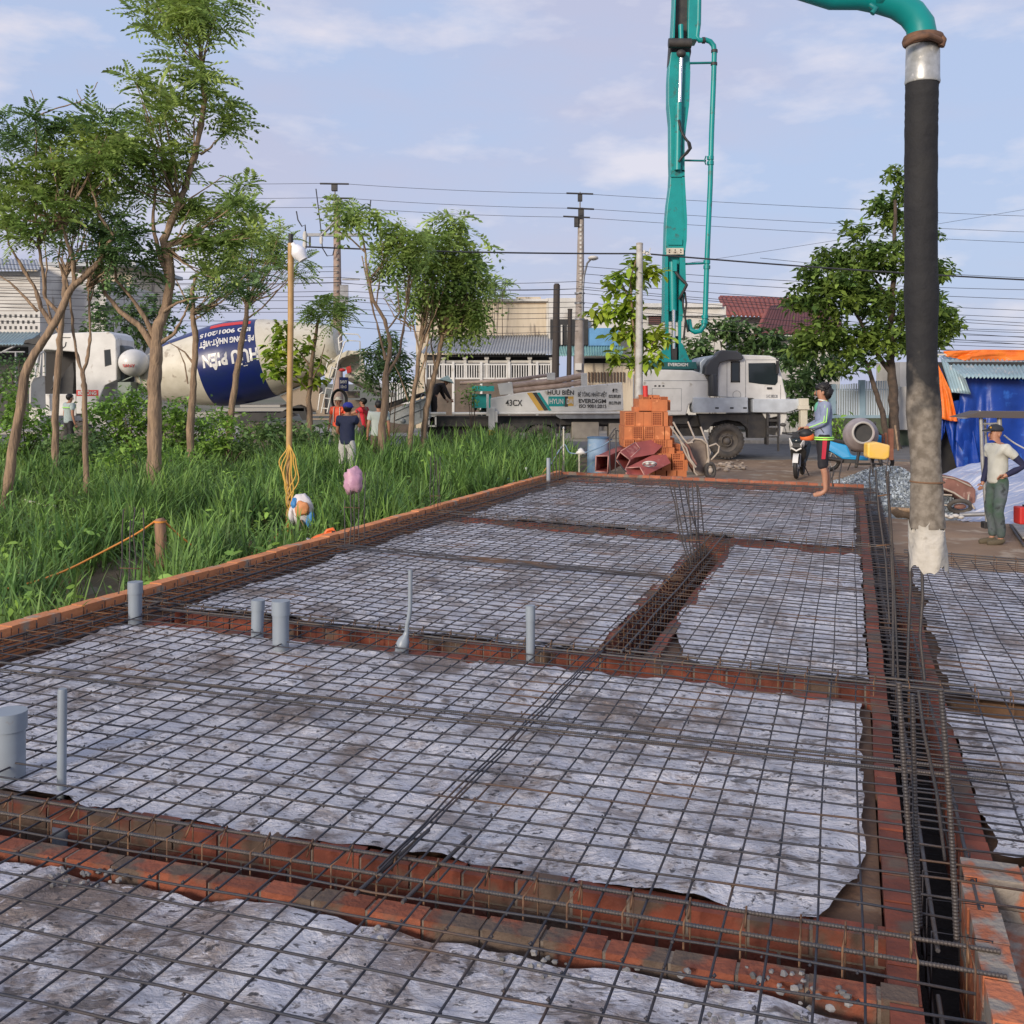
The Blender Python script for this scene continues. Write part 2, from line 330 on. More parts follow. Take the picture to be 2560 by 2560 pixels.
sheet(-4.64, -1.50, 6.24, 11.1, 'plastic sheet in the left middle bay behind the bent grey pipe')
sheet(-1.17, .11, 6.25, 11.1, 'narrow plastic sheet between the slanting middle trench and the dark right trench', corner=1)
sheet(-4.62, .07, 11.65, 16.95, 'farthest plastic sheet, in front of the far red brick edge')
sheet(.47, 4.5, 3.9, 5.82, 'plastic sheet at the right edge, just behind the brick pit')
sheet(.52, 4.8, 6.1, 10.8, 'plastic sheet on the right behind the concrete hose')
# brick walls
def brickwall(label, x0, x1, y0, y1, z0, z1, mats, base=None, seed=1, top=0, name='brick_wall', group=None, cat='brick wall'):
    rnd = random.Random(seed); mb = MB(); al = (x1-x0) > (y1-y0); ln = (x1-x0) if al else (y1-y0)
    nc = max(1, round((z1-z0)/.088)); h = (z1-z0)/nc; nl = max(1, int(ln/.19)); bl = ln/nl
    for c in range(nc):
        for i in range(nl+(c % 2)):
            a = (i-.5*(c % 2))*bl; b = a+bl-.012; a = max(0, a); b = min(ln, b)
            if b-a < .03: continue
            j = rnd.uniform(-.004, .004); t = rnd.uniform(-.005, .006) if c == nc-1 else 0
            if al: bx = (x0+a, x0+b, y0+j, y1+j)
            else: bx = (x0+j, x1+j, y0+a, y0+b)
            mb.box(*bx, z0+c*h, z0+(c+1)*h-.010+t, 0, SL)
    n = max(1, int(ln/.6))
    for i in range(n):
        a, b = i*ln/n, (i+1)*ln/n
        if al: mb.box(x0+a, x0+b, y0+.006, y1-.006, z0, z1-.016, 1, SL)
        else: mb.box(x0+.006, x1-.006, y0+a, y0+b, z0, z1-.016, 1, SL)
    o = mb.build(name, mats); return tag(o, label, cat, group)
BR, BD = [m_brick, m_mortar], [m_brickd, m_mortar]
brickwall('long orange brick edge of the slab beside the grass', -5.06, -4.95, .6, 17.72, -.45, .065, [m_edge, m_mortar], seed=2, top=.3)
brickwall('reddish brick edge at the far end of the slab, in front of the brick stack', -4.95, .2, 17.62, 17.74, -.45, .05, BR, seed=3, top=.25)
brickwall('near side wall of the nearest open trench, with chipped brick tops', -4.95, .19, 2.885, 2.965, -.43, -.05, [m_brickn, m_mortar], seed=4, top=.2)
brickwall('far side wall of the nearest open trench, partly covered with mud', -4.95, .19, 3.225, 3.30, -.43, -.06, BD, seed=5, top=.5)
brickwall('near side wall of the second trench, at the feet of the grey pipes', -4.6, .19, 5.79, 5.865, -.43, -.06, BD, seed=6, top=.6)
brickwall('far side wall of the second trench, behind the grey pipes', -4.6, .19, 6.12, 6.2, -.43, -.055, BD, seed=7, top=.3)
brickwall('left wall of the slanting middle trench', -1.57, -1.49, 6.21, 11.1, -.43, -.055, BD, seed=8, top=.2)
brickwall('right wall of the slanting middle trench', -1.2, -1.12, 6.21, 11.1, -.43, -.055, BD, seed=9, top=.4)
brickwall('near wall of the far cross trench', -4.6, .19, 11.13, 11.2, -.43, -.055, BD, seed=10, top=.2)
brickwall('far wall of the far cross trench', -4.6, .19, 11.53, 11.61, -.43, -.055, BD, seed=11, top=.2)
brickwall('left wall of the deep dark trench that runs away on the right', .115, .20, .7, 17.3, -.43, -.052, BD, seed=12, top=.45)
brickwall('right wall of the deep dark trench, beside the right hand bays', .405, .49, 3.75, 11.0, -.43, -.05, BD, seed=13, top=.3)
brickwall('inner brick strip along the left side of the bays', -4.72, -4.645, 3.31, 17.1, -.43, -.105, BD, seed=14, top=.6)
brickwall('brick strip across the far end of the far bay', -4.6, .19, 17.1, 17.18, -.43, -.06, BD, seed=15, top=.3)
brickwall('short cross wall capped with grey mortar behind the pit at the lower right', .37, 2.3, 3.60, 3.74, -.47, .005, [m_brickm, m_mortar], seed=16, top=2)
brickwall('orange brick pit wall with mortar patches at the lower right corner', .36, .45, .8, 3.59, -.47, .0, [m_brickm, m_mortar], seed=17, top=.9)
brickwall('stepped orange brick footing inside the pit at the lower right corner', .47, 1.6, 3.2, 3.59, -.47, -.12, [m_brickm, m_mortar], seed=18, top=.35)
# ---------------------------------------------------------------- reinforcing mesh
def wob(a, b, n, amp, s):
    A, B = Vector(a), Vector(b); ps = []
    for i in range(n+1):
        t = i/n; p = A.lerp(B, t); p += Vector((nz(t*9, s, 1, 1.3), nz(t*9, s, 1, 5.1), .6*nz(t*9, s, 1, 9.7)))*amp; ps.append(SL(*p))
    return ps
def bar(name, ps, r, parent, m=None, n=5, extra=None):
    mb = MB(); mb.tube(ps, r, n)
    if extra: extra(mb)
    return mb.build(name, m or m_rebar, parent)
def ribbed(mb, A, B, r, bend=0, n=8, pitch=.010, via=None):   # a ribbed bar as one mesh
    A, B = Vector(A), Vector(B); ln = (B-A).length; k = int(ln/pitch); pts = []; rr = []
    side = Vector((1, .2, 0))*bend
    for i in range(k+1):
        for d, q in ((0, .93), (.45, .93), (.58, 1.1), (.86, 1.1)):
            t = min(1, (i+d)/k); pts.append(A.lerp(B, t)+side*math.sin(PI*t)); rr.append(r*q)
            if t >= 1: break
        if t >= 1: break
    mb.tube(pts, rr, n); return mb
mesh = thing('reinforcing_mesh', 'wide mat of dark reinforcing bars tied in small squares over the main bays', 'steel mesh', SL(-2.4, 5, 0))
ys = [1.18+.131*i for i in range(124)]; ys = [y for y in ys if not (2.98 < y < 3.2)]
rest = MB(); KX, KY = [], []
for i, y in enumerate(ys):
    y += random.uniform(-.012, .012); KY.append(y); dy = random.uniform(-.02, .02)
    xr = .62 if y > 3.3 else .33
    ps = wob((-4.93, y, .004), (xr if y < 11 else .42, y+dy, .004), 18, .018, y*7.1)
    if y < 15: ps[0:0] = [ps[0]+Vector((0, 0, .035))]
    if i < 100: bar('crosswise_bar', ps, .0041, mesh)
    else: rest.tube(ps, .0045, 5)
o = rest.build('crosswise_bars', m_rebar, mesh); o['kind'] = 'stuff'
for i in range(39):
    x = -4.84+.1285*i+random.uniform(-.008, .008)
    y1 = 17.2; KX.append(x)
    bar('lengthwise_bar', wob((x, 1.1, -.007), (x+random.uniform(-.02, .02), y1, -.007), 46, .02, x*5.3), .0041, mesh)
# tie wire knots where the bars cross
kv = []; 
for y in KY:
    if y > 9: continue
    for x in KX:
        if random.random() < .8: kv.append(tuple(SL(x+.02*nz(y*.5, x*5, 1), y+.006, .001)))
kv = np.array(kv); k = len(kv)
oc = np.array([(1, 0, 0), (0, 1, 0), (-1, 0, 0), (0, -1, 0), (.3, .2, 1.1), (0, 0, -1)]); of = np.array([(0, 1, 4), (1, 2, 4), (2, 3, 4), (3, 0, 4), (1, 0, 5), (2, 1, 5), (3, 2, 5), (0, 3, 5)])
V = (oc[None]*rng.uniform(.0045, .008, k)[:, None, None]+kv[:, None, :]).reshape(-1, 3); FA = (of[None]+(np.arange(k)*6)[:, None, None]).reshape(-1, 3)
o = npmesh('tie_wire_knots', V, FA, m_rebar, mesh); o['kind'] = 'stuff'
mesh2 = thing('reinforcing_mesh', 'mat of dark reinforcing bars over the bays at the right edge', 'steel mesh', SL(2, 7, 0))
ys = [3.95+.131*i for i in range(54)]
for y in ys:
    bar('crosswise_bar', wob((.2, y+.05+random.uniform(-.012, .012), .010), (4.8, y+random.uniform(-.04, .04), .010), 14, .02, y*3.1), .0041, mesh2)
for i in range(28):
    x = .62+.15*i; bar('lengthwise_bar', wob((x, 3.85, -.004), (x+.02, 11.0, -.004), 20, .02, x*9.3), .0041, mesh2)
# heavy doubled bars lying on the mesh
for k, (y, lb) in enumerate(((4.44, 'nearer of two ribbed bars lying side by side across the wide bay'), (4.55, 'farther of two ribbed bars lying side by side across the wide bay'))):
    mb = MB(); ribbed(mb, SL(-4.9, y, .02), SL(1.55, y+.02, .02), .0062, .03, 7)
    tag(mb.build('ribbed_bar', m_rebar2), lb, 'steel bar', 'loose bars lying on the mesh')
for k in range(3):
    mb = MB(); mb.tube(wob((-1.45+.017*k, 3.0-.04*k, .016), (-1.43+.018*k, 6.0, .016), 26, .012, k*3.3), .0042, 6)
    tag(mb.build('loose_bar', m_rebar), 'bar in the bundle of three that runs lengthwise across the wide bay', 'steel bar', 'bundled lengthwise bars')
for k in range(5):
    mb = MB(); mb.tube(wob((-4.85, 8.55+.045*k, .018), (-1.3, 8.45+.05*k, .018), 26, .02, k*3.3), .0055, 5)
    tag(mb.build('loose_bar', m_rebar), 'bar in the dark bundle of five lying across the left middle bay', 'steel bar', 'bundled crosswise bars')
for k, x in enumerate((-1.46, -1.30)):
    mb = MB(); ribbed(mb, SL(x, 2.86, -.004), SL(x+.02, 3.4, -.02), .0066, 0, 8)
    tag(mb.build('bar_stub', [m_rebar2]), ('left' if k == 0 else 'right')+' of two thick ribbed bar ends poking over the nearest trench', 'steel bar')
# ---------------------------------------------------------------- beam cages
def cage(label, a, b, wd, z0, z1, step, big=.0075, hook=True, ribs=False, st_m=None, big_=0):
    # a, b: slab points of the centre line
    A, B = Vector(a), Vector(b); d = (B-A).normalized(); nrm = Vector((d.y, -d.x, 0)); ln = (B-A).length
    t = thing('beam_cage', label, 'steel cage', SL(*((A+B)/2)), 'reinforcing cages in the trenches')
    for s_ in (-1, 1):
        for z in (z1, z0):
            if ribs and z == z1:
                mb = MB(); k = 3
                for i in range(k):
                    p0 = A.lerp(B, i/k)+nrm*wd/2*s_; p1 = A.lerp(B, (i+1)/k)+nrm*wd/2*s_; ribbed(mb, SL(p0.x, p0.y, z), SL(p1.x, p1.y, z), big, 0, 7)
                mb.build('longitudinal_bar', m_rebar2, t)
            else:
                p0 = A+nrm*wd/2*s_; p1 = B+nrm*wd/2*s_; bar('longitudinal_bar', wob((p0.x, p0.y, z), (p1.x, p1.y, z), max(6, int(ln/.5)), .012, s_+z), big, t, m_rebar2, 6)
    k = min(100, int(ln/step))
    for i in range(k):
        q = A.lerp(B, (i+.5)/k)+d*random.uniform(-.02, .02); e = wd/2+big; f = d*random.uniform(-.012, .012)
        c = [q-nrm*e, q+nrm*e+f, q+nrm*e+f, q-nrm*e]; zz = (z1+big, z1+big, z0-big, z0-big)
        ps = [SL(p.x, p.y, z) for p, z in zip(c, zz)]
        mb = MB(); mb.tube(ps, .0030, 5, closed=True)
        if hook:
            h = q-nrm*(e-.045); mb.tube([ps[0], ps[0]+Vector((0, 0, .008)), SL(h.x, h.y, z1-.03)], .0034, 5)
        mb.build('stirrup', st_m or m_rust, t)
    return t
cage('rusty stirrup cage with two ribbed bars in the nearest open trench', (-4.9, 3.06, 0), (.42, 3.06, 0), .13, -.25, .0, .16, .0066, ribs=True)
cage('stirrup cage in the second trench at the feet of the grey pipes', (-4.9, 5.99, 0), (2.6, 5.99, 0), .14, -.25, .012, .17)
cage('stirrup cage in the slanting middle trench', (-1.345, 6.0, 0), (-1.345, 11.3, 0), .13, -.25, .02, .15, .007)
cage('stirrup cage in the far cross trench', (-4.9, 11.37, 0), (.4, 11.37, 0), .15, -.25, .012, .15)
cage('stirrup cage in the deep dark trench running away on the right', (.325, 3.1, 0), (.325, 17.2, 0), .15, -.28, -.014, .2, .007, hook=False, st_m=m_rebar)
cage('stirrup cage along the left brick edge beside the grass', (-4.78, .9, 0), (-4.78, 17.2, 0), .2, -.12, .016, .17, .007)
cage('stirrup cage at the far end of the far bay', (-4.9, 17.4, 0), (.4, 17.4, 0), .2, -.22, .0, .2)
cage('stirrup cage lying in front of the bare soil at the right edge', (.5, 11.1, 0), (4.9, 11.1, 0), .16, -.2, .02, .17)
cage('stirrup cage in front of the pit at the lower right corner', (.325, .9, 0), (.325, 3.0, 0), .15, -.28, -.09, .2, .007, hook=False, st_m=m_rebar)
# ---------------------------------------------------------------- starter bars
def starters(label, bars, z=0, r=.006, ties=(), ribs=False, dj=.12):
    c = GP(bars[0][0], bars[0][1], z); t = thing('starter_bars', label, 'steel bars', (c.x, c.y, z), 'upright starter bars')
    for i, b in enumerate(bars):
        D = GP(b[0], b[1], z).y; rr = b[4] if len(b) > 4 and b[4] else r
        p0, p1 = P(b[0], b[1], D), P(b[2], b[3], D+random.uniform(-.05, .05))
        mb = MB()
        if ribs: ribbed(mb, p0, p1, rr, random.uniform(-.006, .006), 9)
        else: mb.tube([p0, p0.lerp(p1, .4)+Vector((random.uniform(-.02, .02), 0, 0)), p0.lerp(p1, .75)+Vector((random.uniform(-.015, .015), 0, 0)), p1], rr, 6)
        mb.build('upright_bar', m_rebar2, t)
    for (x0, y0, x1, y1) in ties:
        D = GP(bars[0][0], bars[0][1], z).y; mb = MB(); k = .05
        q = [P(x0, y0, D-.08), P(x1, y1, D-.08), P(x1, y1, D+.09), P(x0, y0, D+.09)]; mb.tube(q, .0036, 5, closed=True); mb.build('tie', m_rust, t)
starters('thick ribbed upright bars standing at the right end of the nearest trench', [(2294, 2345, 2247, 1706, .0082), (2300, 2318, 2281, 1735, .0076), (2392, 2360, 2352, 1722, .0084)], -.02, ribs=True)
starters('thin upright bar beside the thick ribbed ones', [(2362, 2150, 2296, 1727, .006)], -.02)
starters('tall bent bars rising from the junction of the second trench and the dark trench', [(2233, 1690, 2219, 1178, .008), (2224, 1560, 2189, 1176, .007), (2246, 1700, 2216, 1190, .006)], 0, ties=[(2195, 1240, 2226, 1236), (2192, 1364, 2224, 1362)])
starters('dark straight pair of upright bars in front of the concrete hose', [(2268, 1705, 2273, 1379, .008), (2312, 1705, 2305, 1418, .009)], 0)
starters('leaning sheaf of bars standing in the slanting middle trench', [(1722, 1408, 1672, 1207), (1731, 1405, 1696, 1203), (1738, 1408, 1719, 1206), (1744, 1400, 1731, 1206), (1752, 1396, 1741, 1205), (1764, 1388, 1745, 1215), (1757, 1400, 1712, 1210), (1728, 1412, 1684, 1215)], 0, r=.0065, ties=[(1716, 1350, 1762, 1352), (1703, 1290, 1755, 1292)])
starters('cluster of bars at the slab edge by the farther grey pipe', [(1383, 1197, 1380, 1066), (1391, 1198, 1389, 1072), (1398, 1196, 1400, 1060), (1404, 1194, 1406, 1075)], 0, r=.008)
starters('tall thin bars standing at the orange edge left of the far bay', [(1078, 1275, 1076, 1142), (1086, 1277, 1085, 1135), (1094, 1276, 1092, 1150), (1101, 1273, 1100, 1142)], 0, r=.006, ties=[(1076, 1240, 1102, 1240)])
starters('bars under the pink bag at the orange edge', [(862, 1362, 862, 1250), (873, 1366, 876, 1225), (884, 1368, 886, 1230), (898, 1366, 896, 1225), (911, 1352, 913, 1180)], 0, r=.006, ties=[(860, 1268, 900, 1270)])
starters('thin bars standing behind the leftmost grey pipe', [(294, 1505, 309, 1272), (332, 1500, 338, 1268), (318, 1510, 326, 1300), (350, 1490, 358, 1270)], 0, r=.005, ties=[(300, 1420, 350, 1422)])
starters('short row of dark bars in front of the gravel heap', [(2075, 1214, 2075, 1166), (2082, 1216, 2083, 1166), (2098, 1215, 2104, 1150), (2176, 1220, 2176, 1165), (2190, 1225, 2189, 1180)], 0, r=.012)
# ---------------------------------------------------------------- PVC pipes
def pipe(label, px, py, top, wpx, z=-.06, collar=True, lean=0, zz=None, name='pvc_pipe'):
    g = GP(px, py, z); D = g.y; r = wpx*D/F/2; tp = P(px+lean, top, D); h = tp.z-z; ax = (tp-g)
    t = thing(name, label, 'pipe', g, 'grey pipes standing in the slab')
    mb = MB(); mb.lathe(g-ax.normalized()*.2, ax, [(0, r*.93), (h*.72+.2, r*.93)] if collar else [(0, r), (h+.19, r), (h+.2, r*.9)], 24); mb.build('pipe', m_pvc, t)
    if collar:
        mb = MB(); mb.lathe(g+ax*.72, ax, [(0, r*1.03), (h*.284, r*1.03)], 24); mb.build('socket', m_pvc, t)
    return t
pipe('fat grey pipe stub cut off by the left edge', 22, 1935, 1778, 84)
pipe('slender tall grey pipe in front of the fat stub', 153, 2060, 1722, 23, -.2, collar=False, lean=3)
pipe('grey pipe stub at the left corner against the orange brick edge', 338, 1557, 1455, 36)
pipe('shorter of the two grey pipes standing side by side', 643, 1590, 1500, 33, lean=2)
pipe('taller fatter one of the two grey pipes standing side by side', 702, 1628, 1502, 44)
pipe('single straight grey pipe standing in the second trench', 1326, 1650, 1514, 24)
pipe('thin grey stub standing on the orange edge at the far left corner', 1371, 1203, 1145, 10, 0, collar=False)
g = GP(1006, 1630, -.06); D = g.y
t = thing('pvc_pipe', 'grey pipe with a bottle shaped foot and a kink', 'pipe', g, 'grey pipes standing in the slab')
mb = MB(); mb.tube([P(1018, 1560, D), P(1022, 1545, D), P(1025, 1520, D), P(1026, 1425, D)], .0125*D/5.6, 14); mb.tube([P(1016, 1590, D), P(1018, 1560, D)], .0125*D/5.6, 14); mb.build('pipe', m_pvc, t)
mb = MB(); mb.tube([P(1003, 1640, D), P(1006, 1612, D), P(1010, 1600, D), P(1014, 1590, D), P(1017, 1580, D)], [.043, .043, .036, .02, .016], 18); mb.build('reducer', m_pvc, t)
# tee fitting in the trench under the slender pipe
g = GP(170, 2075, -.15); t = thing('pipe_fitting', 'grey tee fitting lying in the nearest trench at the foot of the slender pipe', 'pipe fitting', g)
mb = MB(); mb.tube([P(185, 2110, g.y), P(262, 2062, g.y+.1)], .045, 18); mb.tube([P(252, 2068, g.y+.09), P(270, 2056, g.y+.11)], .053, 18); mb.build('body', m_pvc, t)
mb = MB(); mb.tube([P(152, 2120, g.y), P(153, 2070, g.y)], .036, 16); mb.build('socket', m_pvc, t)
# rubble on the near sheets
for (px, py, n, sp, lb) in ((215, 2205, 34, .09, 'small heap of grey stones by the nearest trench wall'), (895, 2345, 12, .06, 'few pale stones beside the nearest trench wall'), (1320, 2425, 16, .08, 'white and grey stones in front of the nearest trench'), (1880, 2500, 46, .17, 'broken grey stones scattered at the lower right'), (1560, 2440, 8, .12, 'loose pebbles at the foot of the near trench wall')):
    g = GP(px, py, -.07 if py > 2290 and px > 1800 or py < 2000 else -.095); mb = MB()
    for i in range(n):
        a = random.uniform(0, 6.28); q = sp*math.sqrt(random.random()); s_ = random.uniform(.005, .015)
        mb.ell((g.x+math.cos(a)*q*1.6, g.y+math.sin(a)*q*.8, g.z+s_*.6+.01), s_, s_*.8, s_*.6, 0, 5, 4, lambda x, y, z, k=i: (x*(1+.3*math.sin(k+x*9)), y, z*(1+.3*math.cos(k*2+y*7))), Matrix.Rotation(a, 3, 'Z'))
    for i in range(len(mb.sm)): mb.sm[i] = False
    tag(mb.build('rubble', mat('pale_stone', (.30, .29, .28), .9, col2=(.17, .165, .16), scale=9, island=.3)), lb, 'stones', kind='stuff')
# ================================================================= PLANTS
def place(tmplV, tmplF, pos, yaw, pitch, scale, roll=None):
    k = len(pos); c, s = np.cos(yaw), np.sin(yaw); cp, sp = np.cos(pitch), np.sin(pitch)
    V = tmplV[None]*scale[:, None, None]
    x, y, z = V[..., 0], V[..., 1], V[..., 2]
    if roll is not None:
        a, b = np.cos(roll)[:, None], np.sin(roll)[:, None]; y, z = y*a-z*b, y*b+z*a
    x2 = x*cp[:, None]-z*sp[:, None]; z2 = x*sp[:, None]+z*cp[:, None]
    x3 = x2*c[:, None]-y*s[:, None]; y3 = x2*s[:, None]+y*c[:, None]
    V = np.stack([x3, y3, z2], -1)+pos[:, None, :]
    Fc = tmplF[None]+(np.arange(k)*len(tmplV))[:, None, None]
    return V.reshape(-1, 3), Fc.reshape(-1, tmplF.shape[1])
def frond_t(pairs=7, droop=.55, lw=.075, ll=.34):
    V = []; Fc = []
    for i in range(pairs):
        t = .12+.85*i/(pairs-1); b = np.array([t, 0, -droop*t*t]); q = ll*(.55+.45*math.sin(PI*min(1, t+.15)))
        for s in (-1, 1):
            tip = b+np.array([q*.55, s*q*.75, -.10*q-.12*t]); m = (b+tip)/2; wd = np.array([lw*.9, -s*lw*.35, 0]); n = len(V)
            V += [b, m+wd/2, tip, m-wd/2]; Fc.append((n, n+1, n+2, n+3))
    return np.array(V), np.array(Fc)
FRT = frond_t(7, .6, .12, .40); FRN = frond_t(5, .95, .17, .55)
LFT = (np.array([(0, 0, 0), (.5, .24, .03), (1, 0, -.16), (.5, -.24, .03), ]), np.array([(0, 1, 2, 3)]))
LF2 = (np.array([(0, 0, 0), (.3, .2, .04), (.72, .17, -.04), (1, 0, -.2), (.72, -.17, -.04), (.3, -.2, .04)]), np.array([(0, 1, 4, 5), (1, 2, 3, 4)]))
def blobs3(bl, D, dj):
    out_ = []
    for b in bl:
        d = D+random.uniform(-dj, dj); c = P(b[0], b[1], d); out_.append((np.array(c), b[2]*d/F))
    return out_
def crown(parent, bl, D, dj, m, per=1.0, kind='frond', L=.38, name='crown'):
    pos = []; yaw = []; pit = []; sc = []
    for c, r in blobs3(bl, D, dj):
        nt = max(3, int(per*(8.5 if kind != 'big' else 9)*(r/.4)**1.9))
        for _ in range(nt):
            d = rng.normal(size=3); d /= np.linalg.norm(d); d[2] = d[2]*.8+.12
            tip = c+d*r*(.35+.75*rng.random()**.6)*np.array([1, 1, .85]); nf = rng.integers(7, 13)
            y0 = math.atan2(d[1], d[0])
            for j in range(nf):
                pos.append(tip+rng.normal(size=3)*.05*(1 if kind == 'frond' else 1.8)); yaw.append(y0+rng.normal()*1.5 if kind == 'frond' else rng.uniform(0, 2*PI))
                pit.append(rng.normal()*.45+(.30 if kind == 'frond' else -.2)); sc.append(L*rng.uniform(.6, 1.2))
    pos = np.array(pos); t = {'frond': FRT, 'narrow': FRN, 'leaf': LFT, 'big': LF2}[kind]
    V, Fc = place(*t, pos, np.array(yaw), np.array(pit), np.array(sc), rng.normal(size=len(pos))*.4)
    return npmesh(name, V, Fc, m, parent)
def limbs(parent, ls, D, m, name='trunk'):
    mb = MB()
    for l in ls:
        r0, r1 = l[-1]; kq = .76 if D < 30 and r0 > .03 else 1; r0 *= kq; r1 *= kq; pts = [P(p[0], p[1], D+(p[2] if len(p) > 2 else 0)) for p in l[:-1]]
        q = []
        for a, b in zip(pts, pts[1:]):
            for i in range(6):
                p = a.lerp(b, i/6); q.append(p+Vector((nz(p.x, p.z, 3), nz(p.z, p.x, 3), 0))*r0*.35)
        q.append(pts[-1]); n = len(q)
        rr = [max(.006, (r0+(r1-r0)*i/(n-1))*(1+.12*nz(i*.9, r0*50))) for i in range(n)]
        if l is ls[0]: rr[0] *= 1.25
        mb.tube(q, rr, 14 if r0 > .05 else 7)
    mb.v = [tuple(Vector(p)+Vector((nz(p[0]+p[2], p[1], 9, 2), nz(p[0], p[1]+p[2], 9, 7), 0))*.018+Vector((nz(p[0]*3, p[2], 14, 4), nz(p[1]*3, p[2], 14, 8), 0))*.008) for p in mb.v]
    return mb.build(name, m, parent)
def twigs(l0, bl, r=.012, n=2):                # thin limbs from a fork into the crown
    out_ = []
    for b in bl:
        for _ in range(n):
            a = (l0[0]+random.uniform(-8, 8), l0[1]+random.uniform(-10, 10)); e = (b[0]+random.uniform(-.5, .5)*b[2], b[1]+random.uniform(-.5, .5)*b[2])
            m = ((a[0]+e[0])/2+random.uniform(-14, 14), (a[1]+e[1])/2+random.uniform(0, 18), random.uniform(-.3, .3))
            out_.append([a, m, (*e, random.uniform(-.5, .5)), (r, .006)])
    return out_
def tree(label, D, ls, bl, m=None, per=1., kind='frond', L=.38, bark=None, dj=.5, tw=(), extra=(), group='trees standing in the grass', name='tree'):
    b = ls[0][0]; base = P(b[0], b[1], D); base.z = -.45
    t = thing(name, label, 'tree', base, group)
    ls = [list(l) for l in ls]
    ls[0] = [(b[0], P_y(D, b[0], -.5))]+ls[0][1:]
    for f in tw: ls += twigs(f[0], f[1], f[2] if len(f) > 2 else .014, f[3] if len(f) > 3 else 2)
    limbs(t, ls, D, bark or m_bark); crown(t, bl, D, dj, m or m_frond, per, kind, L)
    for e_ in extra: crown(t, e_[0], D, dj, e_[1], e_[2], e_[3], e_[4])
    return t
def P_y(D, x, z):                               # photo row of height z at distance D
    u = ((z-1.6)/D-sr*(x-1280)/F)/cr; return CY-u*F
B4 = [(470, 30, 70), (430, 70, 50), (515, 50, 58), (470, 150, 52), (545, 10, 45), (380, 20, 45), (500, 205, 30), (550, 300, 42), (585, 325, 32), (530, 265, 34), (470, 215, 30)]
B4m = [(390, 320, 52), (365, 245, 30), (340, 200, 20), (400, 390, 62), (325, 385, 58), (440, 430, 40), (420, 270, 28), (290, 430, 45), (350, 460, 50)]
B4r = [(500, 560, 55), (545, 600, 52), (490, 640, 50), (530, 690, 42), (585, 560, 48), (600, 480, 25), (615, 505, 24), (470, 520, 30), (620, 600, 38)]
B4l = [(330, 600, 45), (300, 650, 40), (370, 640, 40), (350, 690, 35)]
tree('tallest tree with a thick straight trunk, its crown cut off by the picture top', 16, [
    [(391, 1285), (388, 1100), (387, 960), (391, 868), (.155, .125)],
    [(391, 872), (397, 814), (414, 769, .1), (427, 711), (423, 645), (410, 600), (438, 534), (463, 467, .1), (490, 378), (512, 249), (503, 147), (498, 80), (495, 0), (497, -90), (.115, .02)],
    [(388, 872), (345, 812), (300, 778), (262, 735), (252, 690), (.075, .02)], [(392, 860), (365, 800), (330, 745), (292, 700), (281, 640), (.06, .015)],
    [(408, 780), (440, 758), (472, 748), (520, 742), (.04, .012)], [(427, 711), (400, 640), (382, 560), (388, 470), (380, 400), (.06, .015)], [(396, 862), (432, 838), (455, 800), (472, 760), (.05, .014)],
    [(465, 467), (480, 420), (485, 350), (487, 265), (.028, .008)], [(500, 385), (525, 370), (545, 345), (.025, .008)], [(478, 345), (430, 290), (425, 180), (415, 130), (.014, .005)], [(440, 535), (470, 500), (500, 480), (560, 440), (.02, .006)]],
    B4+B4m+B4r, per=1.25, tw=[((410, 620), B4r, .02), ((440, 500), B4m, .016), ((503, 160), B4[:6], .014)], extra=[(B4l, m_frond2, 1, 'frond', .34)])
B1 = [(60, 520, 55), (25, 560, 45), (110, 520, 50), (140, 440, 58), (190, 410, 62), (175, 500, 60), (20, 480, 38), (60, 590, 38), (245, 360, 55), (285, 330, 45), (260, 430, 55), (215, 330, 35), (130, 370, 35), (90, 450, 40), (310, 400, 40)]
B1s = [(40, 320, 28), (60, 370, 30), (20, 350, 25), (15, 430, 30), (75, 300, 20), (150, 320, 25), (255, 305, 28)]
tree('leaning tree at the left edge, bending right above the truck cab', 15.5, [
    [(8, 1290), (38, 1100), (62, 940), (78, 902), (118, 838), (150, 780), (185, 712), (235, 668), (262, 632), (.10, .055)],
    [(130, 815), (103, 770), (85, 715), (60, 675), (45, 650), (22, 610), (15, 560), (.05, .014)], [(95, 778), (60, 740), (25, 705), (0, 690), (.025, .01)], [(185, 715), (183, 650), (165, 600), (150, 540), (160, 470), (.05, .015)],
    [(150, 785), (112, 745), (108, 670), (95, 610), (100, 540), (.05, .014)], [(262, 632), (285, 590), (250, 540), (228, 470), (215, 410), (.04, .014)], [(88, 560), (90, 420), (90, 275), (.022, .010)], [(92, 290), (150, 268), (200, 255), (225, 235), (245, 205), (.012, .004)], [(98, 285), (78, 225), (.006, .003)], [(205, 252), (195, 235), (190, 222), (.005, .003)], [(240, 268), (200, 256), (.005, .004)]],
    B1, per=1.35, tw=[((160, 560), B1, .018), ((95, 610), B1[:3], .018)], extra=[(B1s, m_frond2, .5, 'frond', .34)])
B2 = [(165, 560, 40), (215, 560, 45), (150, 610, 30), (240, 520, 40)]
tree('slim straight tree in front of the open truck door', 21, [
    [(140, 1210), (138, 1050), (146, 900), (150, 840), (160, 760), (163, 690), (.10, .06)], [(152, 840), (128, 800), (112, 730), (118, 660), (110, 600), (.04, .012)], [(163, 695), (200, 640), (212, 590), (.05, .015)], [(163, 700), (145, 650), (155, 590), (.04, .015)]],
    B2, m_frond2, tw=[((163, 690), B2, .02, 3)])
B3 = [(220, 600, 38), (265, 590, 40), (300, 560, 36), (250, 650, 32), (290, 640, 30)]
